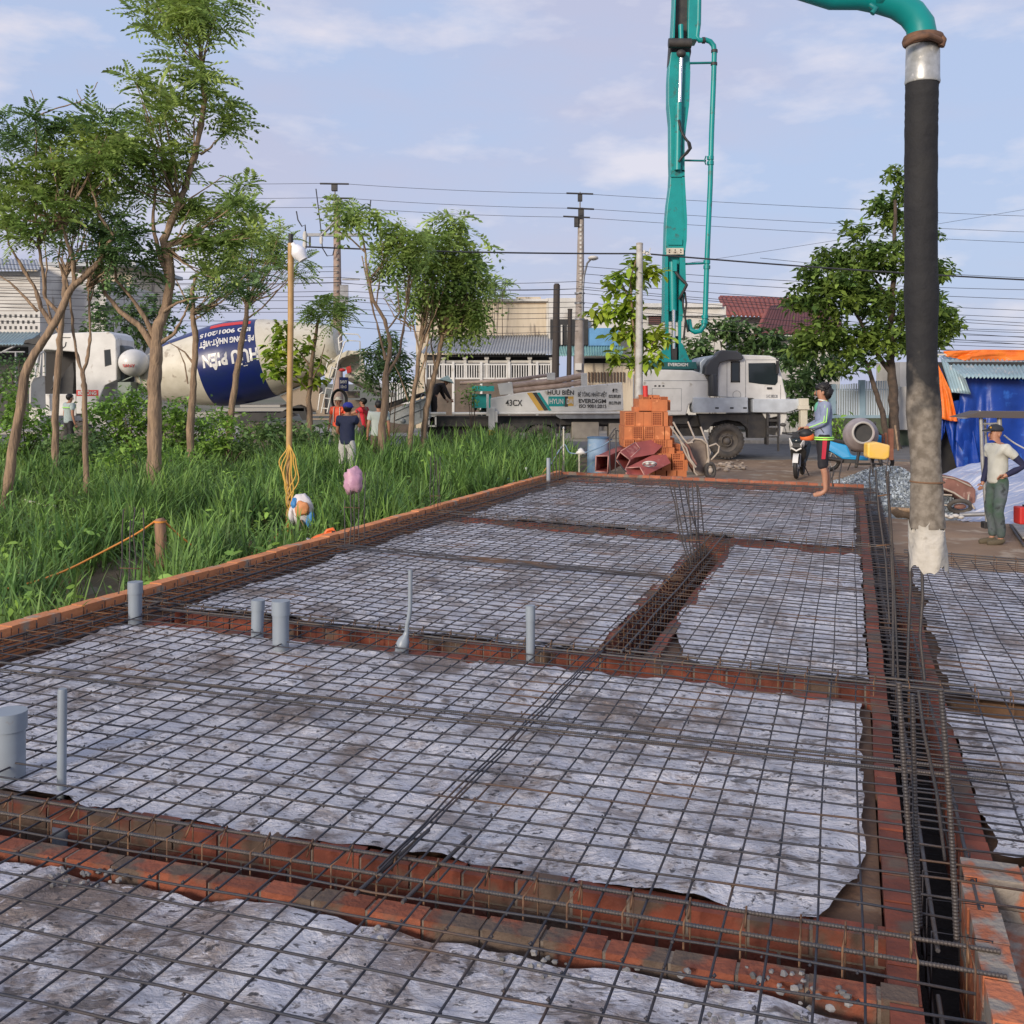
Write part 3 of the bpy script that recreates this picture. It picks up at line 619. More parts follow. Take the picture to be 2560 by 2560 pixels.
tree('thin forked tree in front of the white truck cab', 15.8, [
    [(218, 1295), (213, 1120), (212, 980), (206, 930), (.062, .05)], [(206, 932), (190, 880), (181, 800), (176, 740), (165, 690), (150, 660), (.036, .015)], [(208, 932), (221, 890), (226, 810), (221, 730), (218, 640), (.034, .014)], [(214, 905), (226, 850), (224, 760), (240, 700), (250, 640), (.02, .01)]],
    B3, m_frond2, tw=[((221, 720), B3, .016, 3)])
B5 = [(540, 745, 40), (580, 730, 42), (500, 770, 28), (620, 700, 40), (560, 690, 36)]
tree('tree in front of the dark blue band of the mixer drum, left one', 22, [
    [(474, 1175), (478, 1050), (484, 960), (490, 860), (484, 800), (480, 740), (490, 690), (.115, .05)], [(484, 910), (462, 880), (432, 862), (.03, .01)], [(486, 800), (525, 775), (560, 750), (.035, .012)], [(486, 790), (460, 740), (440, 700), (.03, .012)], [(470, 960), (462, 910), (445, 870), (420, 855), (.018, .007)]],
    B5, m_frond2, per=.9, tw=[((484, 780), B5, .018, 3)])
B6 = [(640, 615, 40), (690, 625, 40), (660, 660, 38), (725, 650, 32), (620, 660, 35), (745, 690, 22), (700, 590, 25), (590, 640, 30)]
tree('tree in front of the dark blue band of the mixer drum, right one', 25, [
    [(568, 1158), (576, 1050), (590, 950), (602, 870), (614, 800), (618, 760), (.12, .07)], [(616, 770), (640, 730), (660, 690), (690, 650), (.05, .015)], [(614, 800), (655, 770), (700, 720), (730, 690), (.025, .01)], [(616, 765), (600, 710), (610, 660), (.045, .015)]],
    B6, per=1.05, tw=[((618, 760), B6, .02, 3)])
B7 = [(700, 850, 28), (690, 890, 32), (715, 930, 28), (745, 905, 26), (780, 945, 28), (760, 860, 22), (700, 810, 18), (790, 905, 18), (680, 930, 20)]
tree('small tree with big light green leaves beside the bamboo lamp pole', 27, [
    [(778, 1120), (772, 1000), (780, 900), (792, 820), (800, 790), (.11, .04)], [(778, 920), (750, 880), (720, 850), (.03, .01)], [(775, 960), (800, 910), (812, 860), (.03, .01)], [(775, 980), (740, 940), (710, 920), (.03, .01)]],
    B7, m_lime, per=1.5, kind='big', L=.3, extra=[([(800, 780, 30), (845, 765, 34), (780, 800, 22), (870, 790, 20), (820, 800, 25)], m_frond, 1.0, 'frond', .4)])
B8 = [(870, 530, 26), (900, 545, 26), (855, 510, 16), (950, 610, 34), (1000, 590, 34), (955, 655, 28), (1040, 620, 40), (1010, 650, 34), (985, 560, 18)]
tree('stout tree right of the workers in the grass, with one twig reaching up left', 22.5, [
    [(950, 1195), (955, 1080), (965, 980), (966, 930), (.125, .09)], [(966, 935), (976, 860), (962, 800), (932, 750), (918, 680), (912, 620), (905, 590), (.07, .02)], [(970, 935), (1000, 880), (1012, 800), (1022, 720), (1030, 650), (.05, .015)],
    [(964, 900), (945, 820), (925, 740), (905, 640), (.03, .012)], [(912, 630), (880, 600), (842, 575), (836, 540), (845, 515), (.022, .008)], [(965, 830), (1000, 780), (990, 700), (960, 650), (.022, .01)], [(940, 760), (950, 700), (945, 660), (.02, .008)]],
    B8, per=1.0, kind='narrow', L=.42, tw=[((925, 700), B8[3:6], .014, 3), ((1015, 760), B8[6:8], .014, 3)])
B9 = [(1090, 600, 36), (1120, 555, 30), (1150, 570, 28), (1070, 670, 42), (1100, 640, 40), (1060, 720, 36), (1025, 740, 26)]
tree('thin tree with a pale crown, left of the pair beside the pump hopper', 26, [
    [(1022, 1135), (1032, 1010), (1046, 900), (1055, 850), (.10, .05)], [(1050, 880), (1030, 800), (1045, 740), (1060, 680), (.035, .012)], [(1055, 860), (1080, 790), (1085, 700), (1100, 620), (.035, .012)], [(1040, 960), (1062, 900), (1070, 850), (1078, 800), (.03, .012)], [(1020, 1000), (1000, 940), (980, 900), (.02, .008)]],
    B9, per=.95, kind='narrow', L=.45, tw=[((1055, 850), B9, .016, 3), ((1030, 820), [(985, 760, 20), (960, 740, 20)], .012, 4)])
B10 = [(1180, 620, 32), (1195, 650, 24), (1140, 680, 42), (1160, 740, 44), (1190, 760, 34), (1120, 780, 40), (1170, 800, 34), (1145, 830, 22), (1110, 720, 40), (1215, 700, 20), (1150, 640, 36)]
tree('thin tree with the fullest crown, right of the pair beside the pump hopper', 26.4, [
    [(1052, 1135), (1066, 1020), (1086, 940), (1100, 880), (1106, 830), (.11, .07)], [(1106, 835), (1100, 770), (1120, 700), (1150, 640), (.05, .014)], [(1104, 860), (1135, 800), (1150, 760), (.035, .012)], [(1090, 930), (1078, 860), (1085, 800), (.03, .012)], [(1070, 1010), (1060, 940), (1068, 880), (.03, .012)]],
    B10, per=1.05, kind='narrow', L=.45, tw=[((1104, 830), B10, .018, 3)])
BL = [(1560, 680, 26), (1595, 655, 24), (1540, 715, 22), (1625, 695, 22), (1590, 700, 24), (1530, 775, 28), (1565, 790, 30), (1497, 783, 20), (1550, 835, 28), (1600, 835, 28), (1638, 860, 26), (1545, 900, 24), (1590, 905, 28), (1625, 900, 24), (1640, 830, 20), (1580, 740, 22)]
tree('young tree with big yellow green leaves wound about the white pole', 24.2, [
    [(1592, 1010), (1590, 900), (1582, 800), (1576, 700), (1590, 650), (.06, .015)], [(1588, 860), (1555, 820), (1530, 780), (.02, .008)], [(1590, 900), (1620, 870), (1640, 850), (.02, .008)], [(1580, 760), (1560, 720), (1545, 690), (.02, .008)]],
    BL, m_lime, per=1.9, kind='big', L=.30, dj=.35, group='trees by the road')
BR_ = [(2235, 440, 26), (2262, 470, 32), (2195, 520, 30), (2225, 500, 34), (2240, 560, 46), (2290, 560, 32), (2130, 580, 34), (2340, 590, 20), (2080, 650, 46), (2160, 650, 60), (2250, 650, 64), (2330, 680, 46), (2030, 700, 42), (2000, 755, 36), (2080, 750, 64), (2180, 760, 66), (2290, 770, 66), (2350, 790, 42), (2060, 840, 60), (2005, 870, 42), (2130, 860, 60), (2220, 850, 60), (2310, 850, 50), (2375, 820, 28), (2120, 700, 50)]
tree('large leafy tree behind the hanging concrete hose', 35.5, [
    [(2237, 1100), (2233, 1000), (2226, 900), (2228, 800), (2236, 650), (2238, 500), (.19, .05)], [(2232, 940), (2190, 880), (2150, 800), (2110, 740), (.10, .03)], [(2228, 860), (2270, 790), (2310, 730), (.09, .03)], [(2232, 760), (2180, 690), (2150, 640), (.06, .02)]],
    BR_, m_tree, per=1.7, kind='leaf', L=.30, bark=m_barkd, dj=1.0, extra=[(BR_[8:], m_tree, .8, 'leaf', .30)], group='trees by the road')
tree('leaning thin trunked tree by the blue gate', 35, [[(2222, 1085), (2206, 1030), (2186, 970), (2172, 920), (2150, 880), (.11, .05)]], [(2150, 900, 34), (2110, 920, 30), (2080, 930, 26), (2190, 900, 26)], m_tree, kind='leaf', L=.28, bark=m_barkd, group='trees by the road')
def bush(label, D, bl, m, per=1., kind='leaf', L=.16, dj=.6, name='bush', cat='bush', group='bushes in the grass'):
    xs = sum(b[0] for b in bl)/len(bl); base = P(xs, P_y(D, xs, -.45), D)
    t = thing(name, label, cat, base, group); ls = [[(xs+random.uniform(-15, 15), P_y(D, xs, -.5)), ((xs+b[0])/2, b[1]+b[2]), (b[0], b[1]), (.02, .006)] for b in bl]
    limbs(t, ls, D, m_barkd, 'stems'); crown(t, bl, D, dj, m, per*(2.6 if L < .25 else 1.3), kind, L, 'foliage'); return t
bush('bright green bush below the white water tank', 24.5, [(300, 1015, 44), (345, 998, 36), (255, 1040, 40), (320, 1060, 46), (375, 1045, 42), (350, 1110, 44), (270, 1100, 42)], m_bush, 1.5)
bush('green bush between the thick trunk and the two trees before the drum', 24.8, [(420, 1050, 40), (455, 1025, 34), (440, 1095, 42), (500, 1060, 40), (480, 1120, 36), (530, 1100, 34)], m_bush, 1.4)
bush('bush in front of the lowest part of the blue drum band', 24, [(540, 1050, 34), (590, 1070, 34), (560, 1110, 34), (640, 1095, 32), (520, 1120, 30)], m_bush, 1.3)
bush('low dark bush at the foot of the slim straight trees at the left', 22, [(200, 1110, 42), (250, 1130, 36), (170, 1150, 34), (120, 1120, 34)], m_frond2, 1.3)
bush('dense bush at the left edge of the picture', 23, [(20, 990, 42), (60, 1040, 44), (10, 1070, 44), (100, 1085, 40), (40, 1130, 40), (120, 1060, 30)], m_bush, 1.3)
bush('leafy bush around the foot of the thick trunked tree', 19, [(330, 1130, 40), (290, 1150, 36), (440, 1140, 36), (480, 1165, 32), (240, 1170, 34)], m_bush, 1.2, L=.13)
bush('low leafy bush in front of the rear wheels of the mixer truck', 23.5, [(640, 1080, 34), (690, 1070, 32), (740, 1090, 30), (700, 1120, 34), (620, 1125, 34)], m_frond2, 1.3)
bush('rough leafy weeds behind the pink bag', 19.5, [(1000, 1150, 26), (1060, 1145, 24), (1120, 1140, 26), (1180, 1135, 24)], m_bush, .7, L=.12)
bush('rough weeds in front of the rear wheels of the pump truck', 24, [(1250, 1130, 24), (1310, 1128, 22), (1370, 1130, 22), (1200, 1130, 20)], m_frond2, .9)
bush('dark shrubs at the left edge in front of the shop', 27, [(15, 910, 28), (50, 900, 20), (30, 950, 30), (80, 930, 18)], m_frond2, 1.1)
bush('tuft of leafy weeds behind the worker in the navy shirt', 23, [(800, 1080, 26), (760, 1095, 24), (830, 1120, 22), (720, 1110, 28), (690, 1090, 24)], m_frond2, 1.1)
bush('dark drooping shrub behind the stout tree', 27.5, [(935, 880, 26), (975, 860, 30), (1005, 890, 28), (960, 920, 28), (1010, 935, 22), (925, 930, 18)], m_frond2, .9, 'narrow', .4)
bush('sprig of yellowish leaves lying on the rear of the pump truck', 28.2, [(1165, 985, 16), (1190, 975, 14), (1180, 1000, 14)], m_bush, 1.2, 'leaf', .14, .15, group=None)
bush('dark tree mass behind the mixer cab', 40, [(260, 790, 44), (320, 800, 50), (390, 770, 44), (280, 850, 34), (230, 830, 30), (340, 850, 40), (420, 820, 34), (250, 720, 34), (310, 720, 34)], m_frond2, .8, 'leaf', .3, 1, 'tree', 'tree', 'trees behind the road')
bush('dark round tree right of the teal boom foot', 41, [(1740, 870, 36), (1790, 830, 38), (1700, 890, 22), (1770, 900, 34), (1830, 820, 36), (1850, 870, 38)], m_frond2, 1.0, 'leaf', .36, 1, 'tree', 'tree', 'trees behind the road')
bush('dark tree above the pump truck cab', 41.5, [(1900, 870, 36), (1940, 850, 34), (1890, 830, 26), (1960, 890, 36), (1920, 910, 30)], m_frond2, 1.0, 'leaf', .36, 1, 'tree', 'tree', 'trees behind the road')
bush('dark shrubbery between the truck cab and the blue gate', 38.5, [(2000, 900, 40), (2010, 950, 38), (2050, 930, 36), (1985, 980, 34), (2040, 1000, 34), (2080, 900, 30), (1990, 1040, 30), (2050, 1060, 28)], m_frond2, 1.1, 'leaf', .34, 1, 'bush', 'bush', None)
bush('pale feathery treetop showing above the cream wall', 47, [(1235, 705, 16), (1270, 715, 15), (1215, 730, 18), (1250, 740, 16)], m_frond, .6, 'frond', .5, 1, 'tree', 'tree', 'trees behind the road')
bush('weeds at the foot of the low wall by the small concrete mixer', 30, [(2070, 1075, 20), (2095, 1090, 18), (2100, 1050, 14), (2060, 1100, 14)], m_bush, .9, 'leaf', .2)
# grass: one mass of blades
def blades(n, name, m, pred, hmin, hmax, wd, Dr, xr, label, drop=1.0):
    D = Dr[0]+(Dr[1]-Dr[0])*rng.random(n)**.85; px = rng.uniform(xr[0], xr[1], n)
    X = D*(px-1280)/F; clump = np.array([noise.noise(Vector((x*.9, y*.9, 4))) for x, y in zip(X, D)])
    sx = X*ct-D*st; sy = X*st+D*ct
    ok = pred(sx, sy, X, D) & (rng.random(n) < .55+2.7*clump); px_ = px[ok]; X, D, clump = X[ok], D[ok], clump[ok]; n = len(X)
    h = rng.uniform(hmin, hmax, n)*(1+.9*clump)*np.clip(.42+D*.042, .5, 1.22)*np.where((D > 16.5) & (px_ < 730), .62, 1); a = rng.uniform(0, 2*PI, n); b = rng.uniform(.15, .9, n)*drop; wds = wd*rng.uniform(.6, 1.4, n)*(.6+D*.045)
    T = np.array([0, .35, .65, .88, 1.0]); W_ = np.array([.8, 1, .8, .45, .02]); V = np.zeros((n, 5, 2, 3))
    for i, t in enumerate(T):
        out_ = h*b*t**2*.9; z = h*(t-.32*b*t**2.2)
        for s in (0, 1):
            q = (s-.5)*wds*W_[i]; V[:, i, s, 0] = X+np.cos(a)*out_-np.sin(a)*q; V[:, i, s, 1] = D+np.sin(a)*out_+np.cos(a)*q; V[:, i, s, 2] = -.48+z
    base = np.arange(n)[:, None, None]*10; k = np.arange(4)[None, :, None]*2; FA = (base+k+np.array([0, 1, 3, 2])[None, None]).reshape(-1, 4)
    o = npmesh(name, V.reshape(-1, 3), FA, m); tag(o, label, 'grass', kind='stuff')
def weeds(n, label):
    D = 5+20*rng.random(n)**.8; px = rng.uniform(-80, 1380, n); X = D*(px-1280)/F; sx = X*ct-D*st; sy = X*st+D*ct
    cl = np.array([noise.noise(Vector((x*.7+9, y*.7, 1))) for x, y in zip(X, D)]); ok = leftp(sx, sy, X, D) & (cl > .02); X, D = X[ok], D[ok]; k = 7; n = len(X)
    pos = np.repeat(np.stack([X, D, np.full(n, -.42)], -1), k, 0)+rng.normal(size=(n*k, 3))*np.array([.07, .07, .0]); pos[:, 2] += rng.uniform(.02, .42, n*k)
    V, Fc = place(*LF2, pos, rng.uniform(0, 6.3, n*k), rng.normal(size=n*k)*.4, rng.uniform(.05, .13, n*k), rng.normal(size=n*k)*.5)
    tag(npmesh('weeds', V, Fc, m_bush), label, 'weeds', kind='stuff')
leftp = lambda sx, sy, X, D: (sx < -5.12-.5*np.clip(rng.random(len(sx))*1.3-.3, 0, 1)*(sy < 12)) | ((sy > 18.3) & (X < 3.4-(D-18)*.12) & (D < 28.2))
blades(56000, 'tall_grass', m_grass, leftp, .34, .8, .019, (5, 28), (-80, 1440), 'tall green grass growing beside the slab')
weeds(2600, 'low broad leaved weeds scattered through the grass')
blades(14000, 'dry_grass', m_dry, leftp, .15, .4, .014, (5, 22), (-80, 1440), 'dry brown grass blades low among the green', 1.4)
blades(9000, 'short_grass', leaf('pale_grass', (.20, .27, .07), (.12, .19, .05)), leftp, .2, .5, .02, (5, 26), (-80, 1440), 'short pale green grass blades among the tall grass', 1.3)
# ================================================================= VEHICLES
def wheel(parent, px, py, rpx, D, wd=.3, rim=True):
    c = P(px, py, D); r = rpx*D/F
    mb = MB(); mb.lathe(c, (0, 1, 0), [(.03, r*.62), (0, r*.7), (0, r*.9), (.04, r*.985), (wd*.5, r), (wd-.04, r*.985), (wd, r*.9), (wd, r*.5)], 36, 0, False)
    for i in range(30):                         # tread lugs
        a = 2*PI*i/30; q = c+Vector((math.cos(a)*r*.975, wd/2, math.sin(a)*r*.975)); mb.box(-.03, .03, -wd*.46, wd*.46, -.012, .022, 0, None, Matrix.Translation(q) @ Matrix.Rotation(PI/2-a, 4, 'Y'))
    t = mb.build('tyre', m_tyre, parent)
    mb = MB(); mb.lathe(c+Vector((0, .03, 0)), (0, 1, 0), [(.06, .02), (.06, r*.28), (.0, r*.30), (.10, r*.34), (.12, r*.5), (.01, r*.62), (.0, r*.64)], 28, 0, False)
    for i in range(8): a = 2*PI*i/8; mb.ell(c+Vector((math.cos(a)*r*.4, .12, math.sin(a)*r*.4)), .018, .03, .018, 0, 6, 4)
    mb.lathe(c+Vector((0, -.0, 0)), (0, 1, 0), [(0, .001), (0, r*.16), (.08, r*.2)], 14, 0, False)
    mb.build('rim', mat('dusty_rim', (.13, .12, .11), .7, .2, col2=(.2, .17, .14), scale=7), parent)
DP = 29.0
pt = thing('concrete_pump_truck', 'white concrete pump truck with a teal boom standing behind the brick stack', 'truck', P(1600, 1149, DP))
def part(name, m, parent, fn, bevel=0): mb = MB(); fn(mb); return mb.build(name, m, parent, bevel=bevel)
part('chassis', m_dark, pt, lambda b: (b.rpx(1085, 1040, 1925, 1066, DP+.45, .25), b.rpx(1085, 1040, 1925, 1066, DP+1.8, .25), b.rpx(1240, 1060, 1390, 1080, DP+.9, .7), b.pxp([(1400, 1034), (1720, 1034), (1720, 1060), (1400, 1062)], DP+.3, 1.8), b.rpx(1700, 1040, 1760, 1090, DP+.6, 1.2), b.rpx(1070, 1055, 1240, 1110, DP+.8, .9)))
def parts(name, m, parent, fns, bevel=0):
    for f_ in fns: part(name, m, parent, f_, bevel)
for x, y, r in ((1262, 1100, 40), (1352, 1102, 40), (1818, 1103, 43)):
    wheel(pt, x, y, r, DP+.02); wheel(pt, x, y, r, DP+2.0)
parts('mudguard', m_dark, pt, [lambda b: b.pxp([(1745, 1034), (1925, 1034), (1922, 1085), (1905, 1092), (1875, 1092), (1868, 1070), (1850, 1054), (1818, 1049), (1786, 1056), (1768, 1075), (1755, 1075)], DP+.12, .35), lambda b: b.pxp([(1222, 1058), (1390, 1058), (1392, 1072), (1375, 1062), (1350, 1060), (1325, 1064), (1306, 1082), (1286, 1066), (1262, 1060), (1238, 1066), (1224, 1076)], DP+.2, .3)])
part('underside_tank', mat('dusty_beige_paint', (.42, .37, .30), .6, col2=(.33, .29, .24), scale=5), pt, lambda b: (b.rpx(1429, 1055, 1498, 1098, DP+.15, .6), b.rpx(1522, 1058, 1562, 1098, DP+.15, .6)), .03)
part('frame_rail', m_grey, pt, lambda b: (b.pxp([(1390, 1030), (1570, 1030), (1575, 1036), (1575, 1046), (1400, 1047), (1390, 1040)], DP+.02, .25),))
part('deck_pipe', m_white, pt, lambda b: (b.tpx([(1072, 1034, DP), (1115, 1034, DP)], .045), b.tpx([(1130, 1034, DP), (1560, 1032, DP)], .04)))
bx = part('outrigger_box', m_white, pt, lambda b: b.pxp([(1226, 1033), (1226, 996), (1300, 982), (1440, 967), (1556, 956), (1559, 1026), (1500, 1029), (1300, 1031)], DP-.02, .35), .02)
def stripes(b):
    for x0, x1, mi in ((1317, 1329, 0), (1329, 1338, 1), (1338, 1345, 2), (1345, 1350, 1)):
        pass
for nm, m, x0, x1 in (('yellow_stripe', mat('mustard', (.55, .33, .06), .5), 1317, 1330), ('dark_stripe', m_dark, 1331, 1341), ('teal_stripe', m_teal, 1342, 1349)):
    part(nm, m, bx, lambda b: b.pxp([(x0, 982), (x1, 981), (x1+30, 1026), (x0+30, 1027)], DP-.026, .004))
txpx('43CX', 1285, 1008, 16, DP-.03, m_black, bx, 42, .003)
txpx('HỮU BIÊN', 1402, 982, 12, DP-.03, m_black, bx, 66, .003)
part('badge_panel', m_teal, bx, lambda b: b.rpx(1371, 991, 1412, 1016, DP-.026, .004)); part('badge_panel', m_dark, bx, lambda b: b.rpx(1412, 991, 1420, 1017, DP-.026, .004))
part('badge_panel', mat('mustard', (.55, .33, .06), .5), bx, lambda b: b.rpx(1420, 991, 1434, 1015, DP-.026, .004))
txpx('HYUN', 1391, 1004, 13, DP-.034, m_white, bx, 34, .003); txpx('DAI', 1425, 1004, 13, DP-.034, m_white, bx, 16, .004)
txpx('BÊ TÔNG NHẬT-VIỆT', 1481, 987, 11, DP-.03, m_black, bx, 72, .001); txpx('EVERDIGM', 1481, 1003, 10, DP-.03, m_black, bx, 68, .003); txpx('ISO 9001:2015', 1482, 1016, 9, DP-.03, m_black, bx, 68, .002)
txpx('ĐT:', 1538, 977, 9, DP-.03, m_black, bx, 14, .004); txpx('0272.3872.872', 1537, 991, 8, DP-.03, m_black, bx, 30, .002); txpx('0913.779.479', 1537, 1008, 8, DP-.03, m_black, bx, 30, .002)
part('outrigger_leg', m_white, pt, lambda b: (b.rpx(1221, 1020, 1237, 1116, DP-.15, .16), b.rpx(1216, 985, 1222, 1040, DP-.1, .1), b.rpx(1237, 1028, 1244, 1056, DP-.12, .1), b.rpx(1224, 1116, 1234, 1124, DP-.14, .14)), .01)
part('yellow_band', m_yellow, pt, lambda b: b.rpx(1220.4, 1075, 1237.6, 1094, DP-.16, .18))
part('delivery_pipe', mat('worn_pink_pipe', (.48, .36, .29), .6, col2=(.35, .25, .2), scale=8), pt, lambda b: (b.tpx([(1280, 964, DP+.1), (1400, 950, DP+.1), (1460, 938, DP+.1)], .085), b.tpx([(1282, 976, DP+.1), (1400, 964, DP+.1), (1462, 955, DP+.1)], .075), b.tpx([(1150, 958, DP+.6), (1280, 950, DP+.6), (1370, 938, DP+.6)], .05)))
parts('pipe_bracket', m_white, pt, [lambda b: b.pxp([(1244, 960), (1280, 955), (1284, 985), (1250, 988)], DP+.0, .2), lambda b: b.rpx(1368, 932, 1388, 950, DP+.0, .25), lambda b: b.pxp([(1452, 934), (1468, 932), (1469, 968), (1453, 970)], DP+.0, .25)], .01)
part('teal_hydraulic_block', m_teal, pt, lambda b: (b.rpx(1180, 965, 1235, 978, DP+.5, .4), b.rpx(1180, 985, 1228, 1020, DP+.9, .3)))
part('hopper', mat('grey_white_hopper_paint', (.42, .44, .44), .5, col2=(.30, .32, .32), scale=6), pt, lambda b: (b.pxp([(960, 1040), (985, 1022), (1050, 998), (1072, 994), (1074, 1046), (1040, 1062), (1000, 1060), (975, 1056)], DP-.1, .9), b.tpx([(962, 1040, DP-.12), (1055, 1000, DP-.12), (1072, 992, DP-.12)], .025), b.tpx([(985, 1050, DP-.14), (1060, 1020, DP-.14)], .02), b.ell(P(1006, 1052, DP-.14), .07, .05, .07)), .01)
part('hopper_screen', m_dark, pt, lambda b: [b.pxp([(964+i*5, 1022-i*1.7), (968+i*5, 1020-i*1.7), (972+i*5, 1012-i*1.7), (968+i*5, 1014-i*1.7)], DP+.1, .9) for i in range(21)]+[b.pxp([(965, 1020), (1070, 985), (1075, 975), (968, 1008)], DP+.95, .06)])
part('tail_lamp_frame', m_white, pt, lambda b: [b.rpx(*q, DP-.02, .05) for q in ((1070, 1040, 1074, 1066), (1087, 1040, 1091, 1066), (1070, 1038, 1091, 1042), (1070, 1063, 1091, 1067))])
part('grab_rail', m_grey, pt, lambda b: b.tpx([(1052, 1045, DP-.1), (1050, 1000, DP-.1), (1055, 985, DP-.1), (1060, 983, DP-.1), (1066, 990, DP-.1)], .018, 6))
hb = part('body_housing', m_white, pt, lambda b: (b.pxp([(1607, 934), (1626, 923), (1733, 926), (1762, 936), (1772, 955), (1772, 1000), (1736, 1002), (1722, 1012), (1715, 1038), (1607, 1040)], DP+.0, 2.4),), .03)
part('panel_groove', m_grey, hb, lambda b: [b.rpx(*q, DP-.003, .004) for q in ((1630, 971, 1704, 972), (1630, 971, 1631, 1028), (1703, 971, 1704, 1028), (1630, 1027, 1704, 1028), (1610, 951, 1770, 952.5))])
part('vent', m_black, hb, lambda b: [b.rpx(x, 963, x+5, 967, DP-.005, .01) for x in (1636, 1646, 1656)])
part('front_locker', mat('white_blue_locker', (.50, .54, .58), .45, col2=(.40, .43, .46), scale=4), pt, lambda b: (b.pxp([(1733, 994), (1870, 994), (1870, 1032), (1733, 1032), (1730, 1020)], DP-.1, .5), b.pxp([(1882, 998), (2020, 998), (2022, 1014), (2003, 1018), (1985, 1026), (1965, 1032), (1882, 1031)], DP-.1, .5)), .02)
part('locker_latch', m_black, pt, lambda b: [b.rpx(x, 1018, x+9, 1022, DP-.105, .01) for x in (1788, 1825, 1858)])
part('front_outrigger_leg', m_cream, pt, lambda b: (b.rpx(1999, 996, 2022, 1014, DP-.2, .3), b.rpx(1997, 1014, 2024, 1024, DP-.22, .34), b.rpx(2002, 1024, 2019, 1092, DP-.16, .22), b.rpx(1998, 1118, 2023, 1126, DP-.2, .3), b.rpx(2006, 1090, 2015, 1120, DP-.14, .18)), .01)
cab_ = part('cab', m_white, pt, lambda b: (b.pxp([(1794, 992), (1794, 902), (1800, 893), (1858, 887), (1925, 889), (1940, 895), (1948, 912), (1957, 950), (1966, 994), (1966, 1000), (1890, 1000), (1882, 996)], DP+.02, 2.35), b.pxp([(1905, 1032), (1952, 1032), (1955, 1000), (1966, 1000), (1968, 1045), (1962, 1060), (1956, 1086), (1948, 1092), (1948, 1040), (1915, 1048)], DP+.05, 2.3)), .03)
part('cab_rear_bulge', mat('silver_blue_paint', (.34, .39, .44), .4, .2), pt, lambda b: b.pxp([(1749, 938), (1749, 905), (1760, 893), (1784, 888), (1800, 893), (1800, 935)], DP+.3, 1.8), .05)
part('window', m_glass, cab_, lambda b: b.pxp([(1871, 908), (1938, 907), (1945, 930), (1944, 955), (1938, 963), (1900, 960), (1872, 956)], DP+.008, .02))
part('window', m_glass, cab_, lambda b: b.rpx(1830, 907, 1847, 952, DP+.008, .02))
part('window_frame', m_black, cab_, lambda b: (b.rpx(1827, 904, 1830, 956, DP+.004, .02), b.rpx(1847, 904, 1850, 956, DP+.004, .02), b.rpx(1827, 903, 1850, 907, DP+.004, .02), b.rpx(1827, 952, 1850, 956, DP+.004, .02)))
part('door_seam', m_grey, cab_, lambda b: (b.rpx(1863.5, 900, 1864.7, 998, DP+.012, .01), b.rpx(1951, 962, 1952, 998, DP+.012, .01), b.rpx(1817, 898, 1818, 990, DP+.012, .01), b.rpx(1864, 899, 1940, 900, DP+.012, .01)))
part('door_handle', m_black, cab_, lambda b: b.rpx(1918, 968, 1930, 973, DP-.01, .03))
part('wiper_mirror', m_black, cab_, lambda b: (b.rpx(1942, 902, 1948, 934, DP-.18, .1), b.tpx([(1940, 893, DP), (1948, 903, DP-.14)], .015, 5)))
txpx('51C 803.20', 1930, 991, 8, DP+.015, m_grey, cab_, 28, .003)
part('round_emblem', m_grey, cab_, lambda b: b.tube([P(1842+10*math.cos(a), 987+10*math.sin(a), DP+.014) for a in [2*PI*i/24 for i in range(24)]], .006, 5, closed=True))
part('snorkel', mat('dark_plastic', (.05, .052, .058), .5), pt, lambda b: (b.pxp([(1762, 938), (1764, 915), (1775, 900), (1790, 890), (1796, 880), (1806, 875), (1840, 877), (1854, 884), (1860, 896), (1852, 901), (1822, 901), (1800, 908), (1796, 920), (1795, 940)], DP-.15, .5), b.tpx([(1782, 935, DP-.05), (1782, 990, DP-.05)], .13, 12)), .03)
part('cab_step', m_dark, pt, lambda b: (b.rpx(1917, 1034, 1922, 1112, DP-.05, .3), b.rpx(1944, 1030, 1948, 1128, DP-.05, .05), b.rpx(1918, 1048, 1946, 1054, DP-.04, .3), b.rpx(1918, 1068, 1946, 1071, DP-.04, .3), b.rpx(1916, 1090, 1946, 1094, DP-.04, .3), b.rpx(1870, 1040, 1918, 1095, DP+.1, .3)))
part('step_edge', m_grey, pt, lambda b: [b.rpx(1918, y, 1945, y+2.5, DP-.05, .02) for y in (1066, 1088)])
# boom
bm = thing('pump_boom', 'tall teal folding pump boom rising straight up from the truck out of the picture', 'boom', P(1687, 905, DP+.8))
ring = part('turntable', mat('dark_teal_ring', (.01, .09, .09), .45), bm, lambda b: (b.pxp([(1632, 905), (1740, 905), (1743, 922), (1630, 922)], DP+.1, 1.3), b.rpx(1640, 920, 1735, 930, DP+.2, 1.1)))
txpx('EVERDIGM', 1695, 912, 8, DP+.09, m_white, ring, 50, .003)
part('turret', m_teal, bm, lambda b: (b.pxp([(1636, 905), (1658, 872), (1668, 858), (1676, 856), (1678, 905)], DP+.3, .18), b.pxp([(1698, 905), (1698, 856), (1706, 858), (1716, 880), (1726, 905)], DP+.3, .18), b.pxp([(1636, 905), (1658, 872), (1668, 858), (1676, 856), (1678, 905)], DP+1.1, .18), b.pxp([(1698, 905), (1698, 856), (1706, 858), (1716, 880), (1726, 905)], DP+1.1, .18), b.rpx(1634, 900, 1730, 906, DP+.25, 1.1), b.pxp([(1664, 860), (1663, 800), (1672, 800), (1672, 860)], DP+.35, .15), b.pxp([(1703, 860), (1704, 800), (1696, 800), (1697, 860)], DP+.35, .15)), .01)
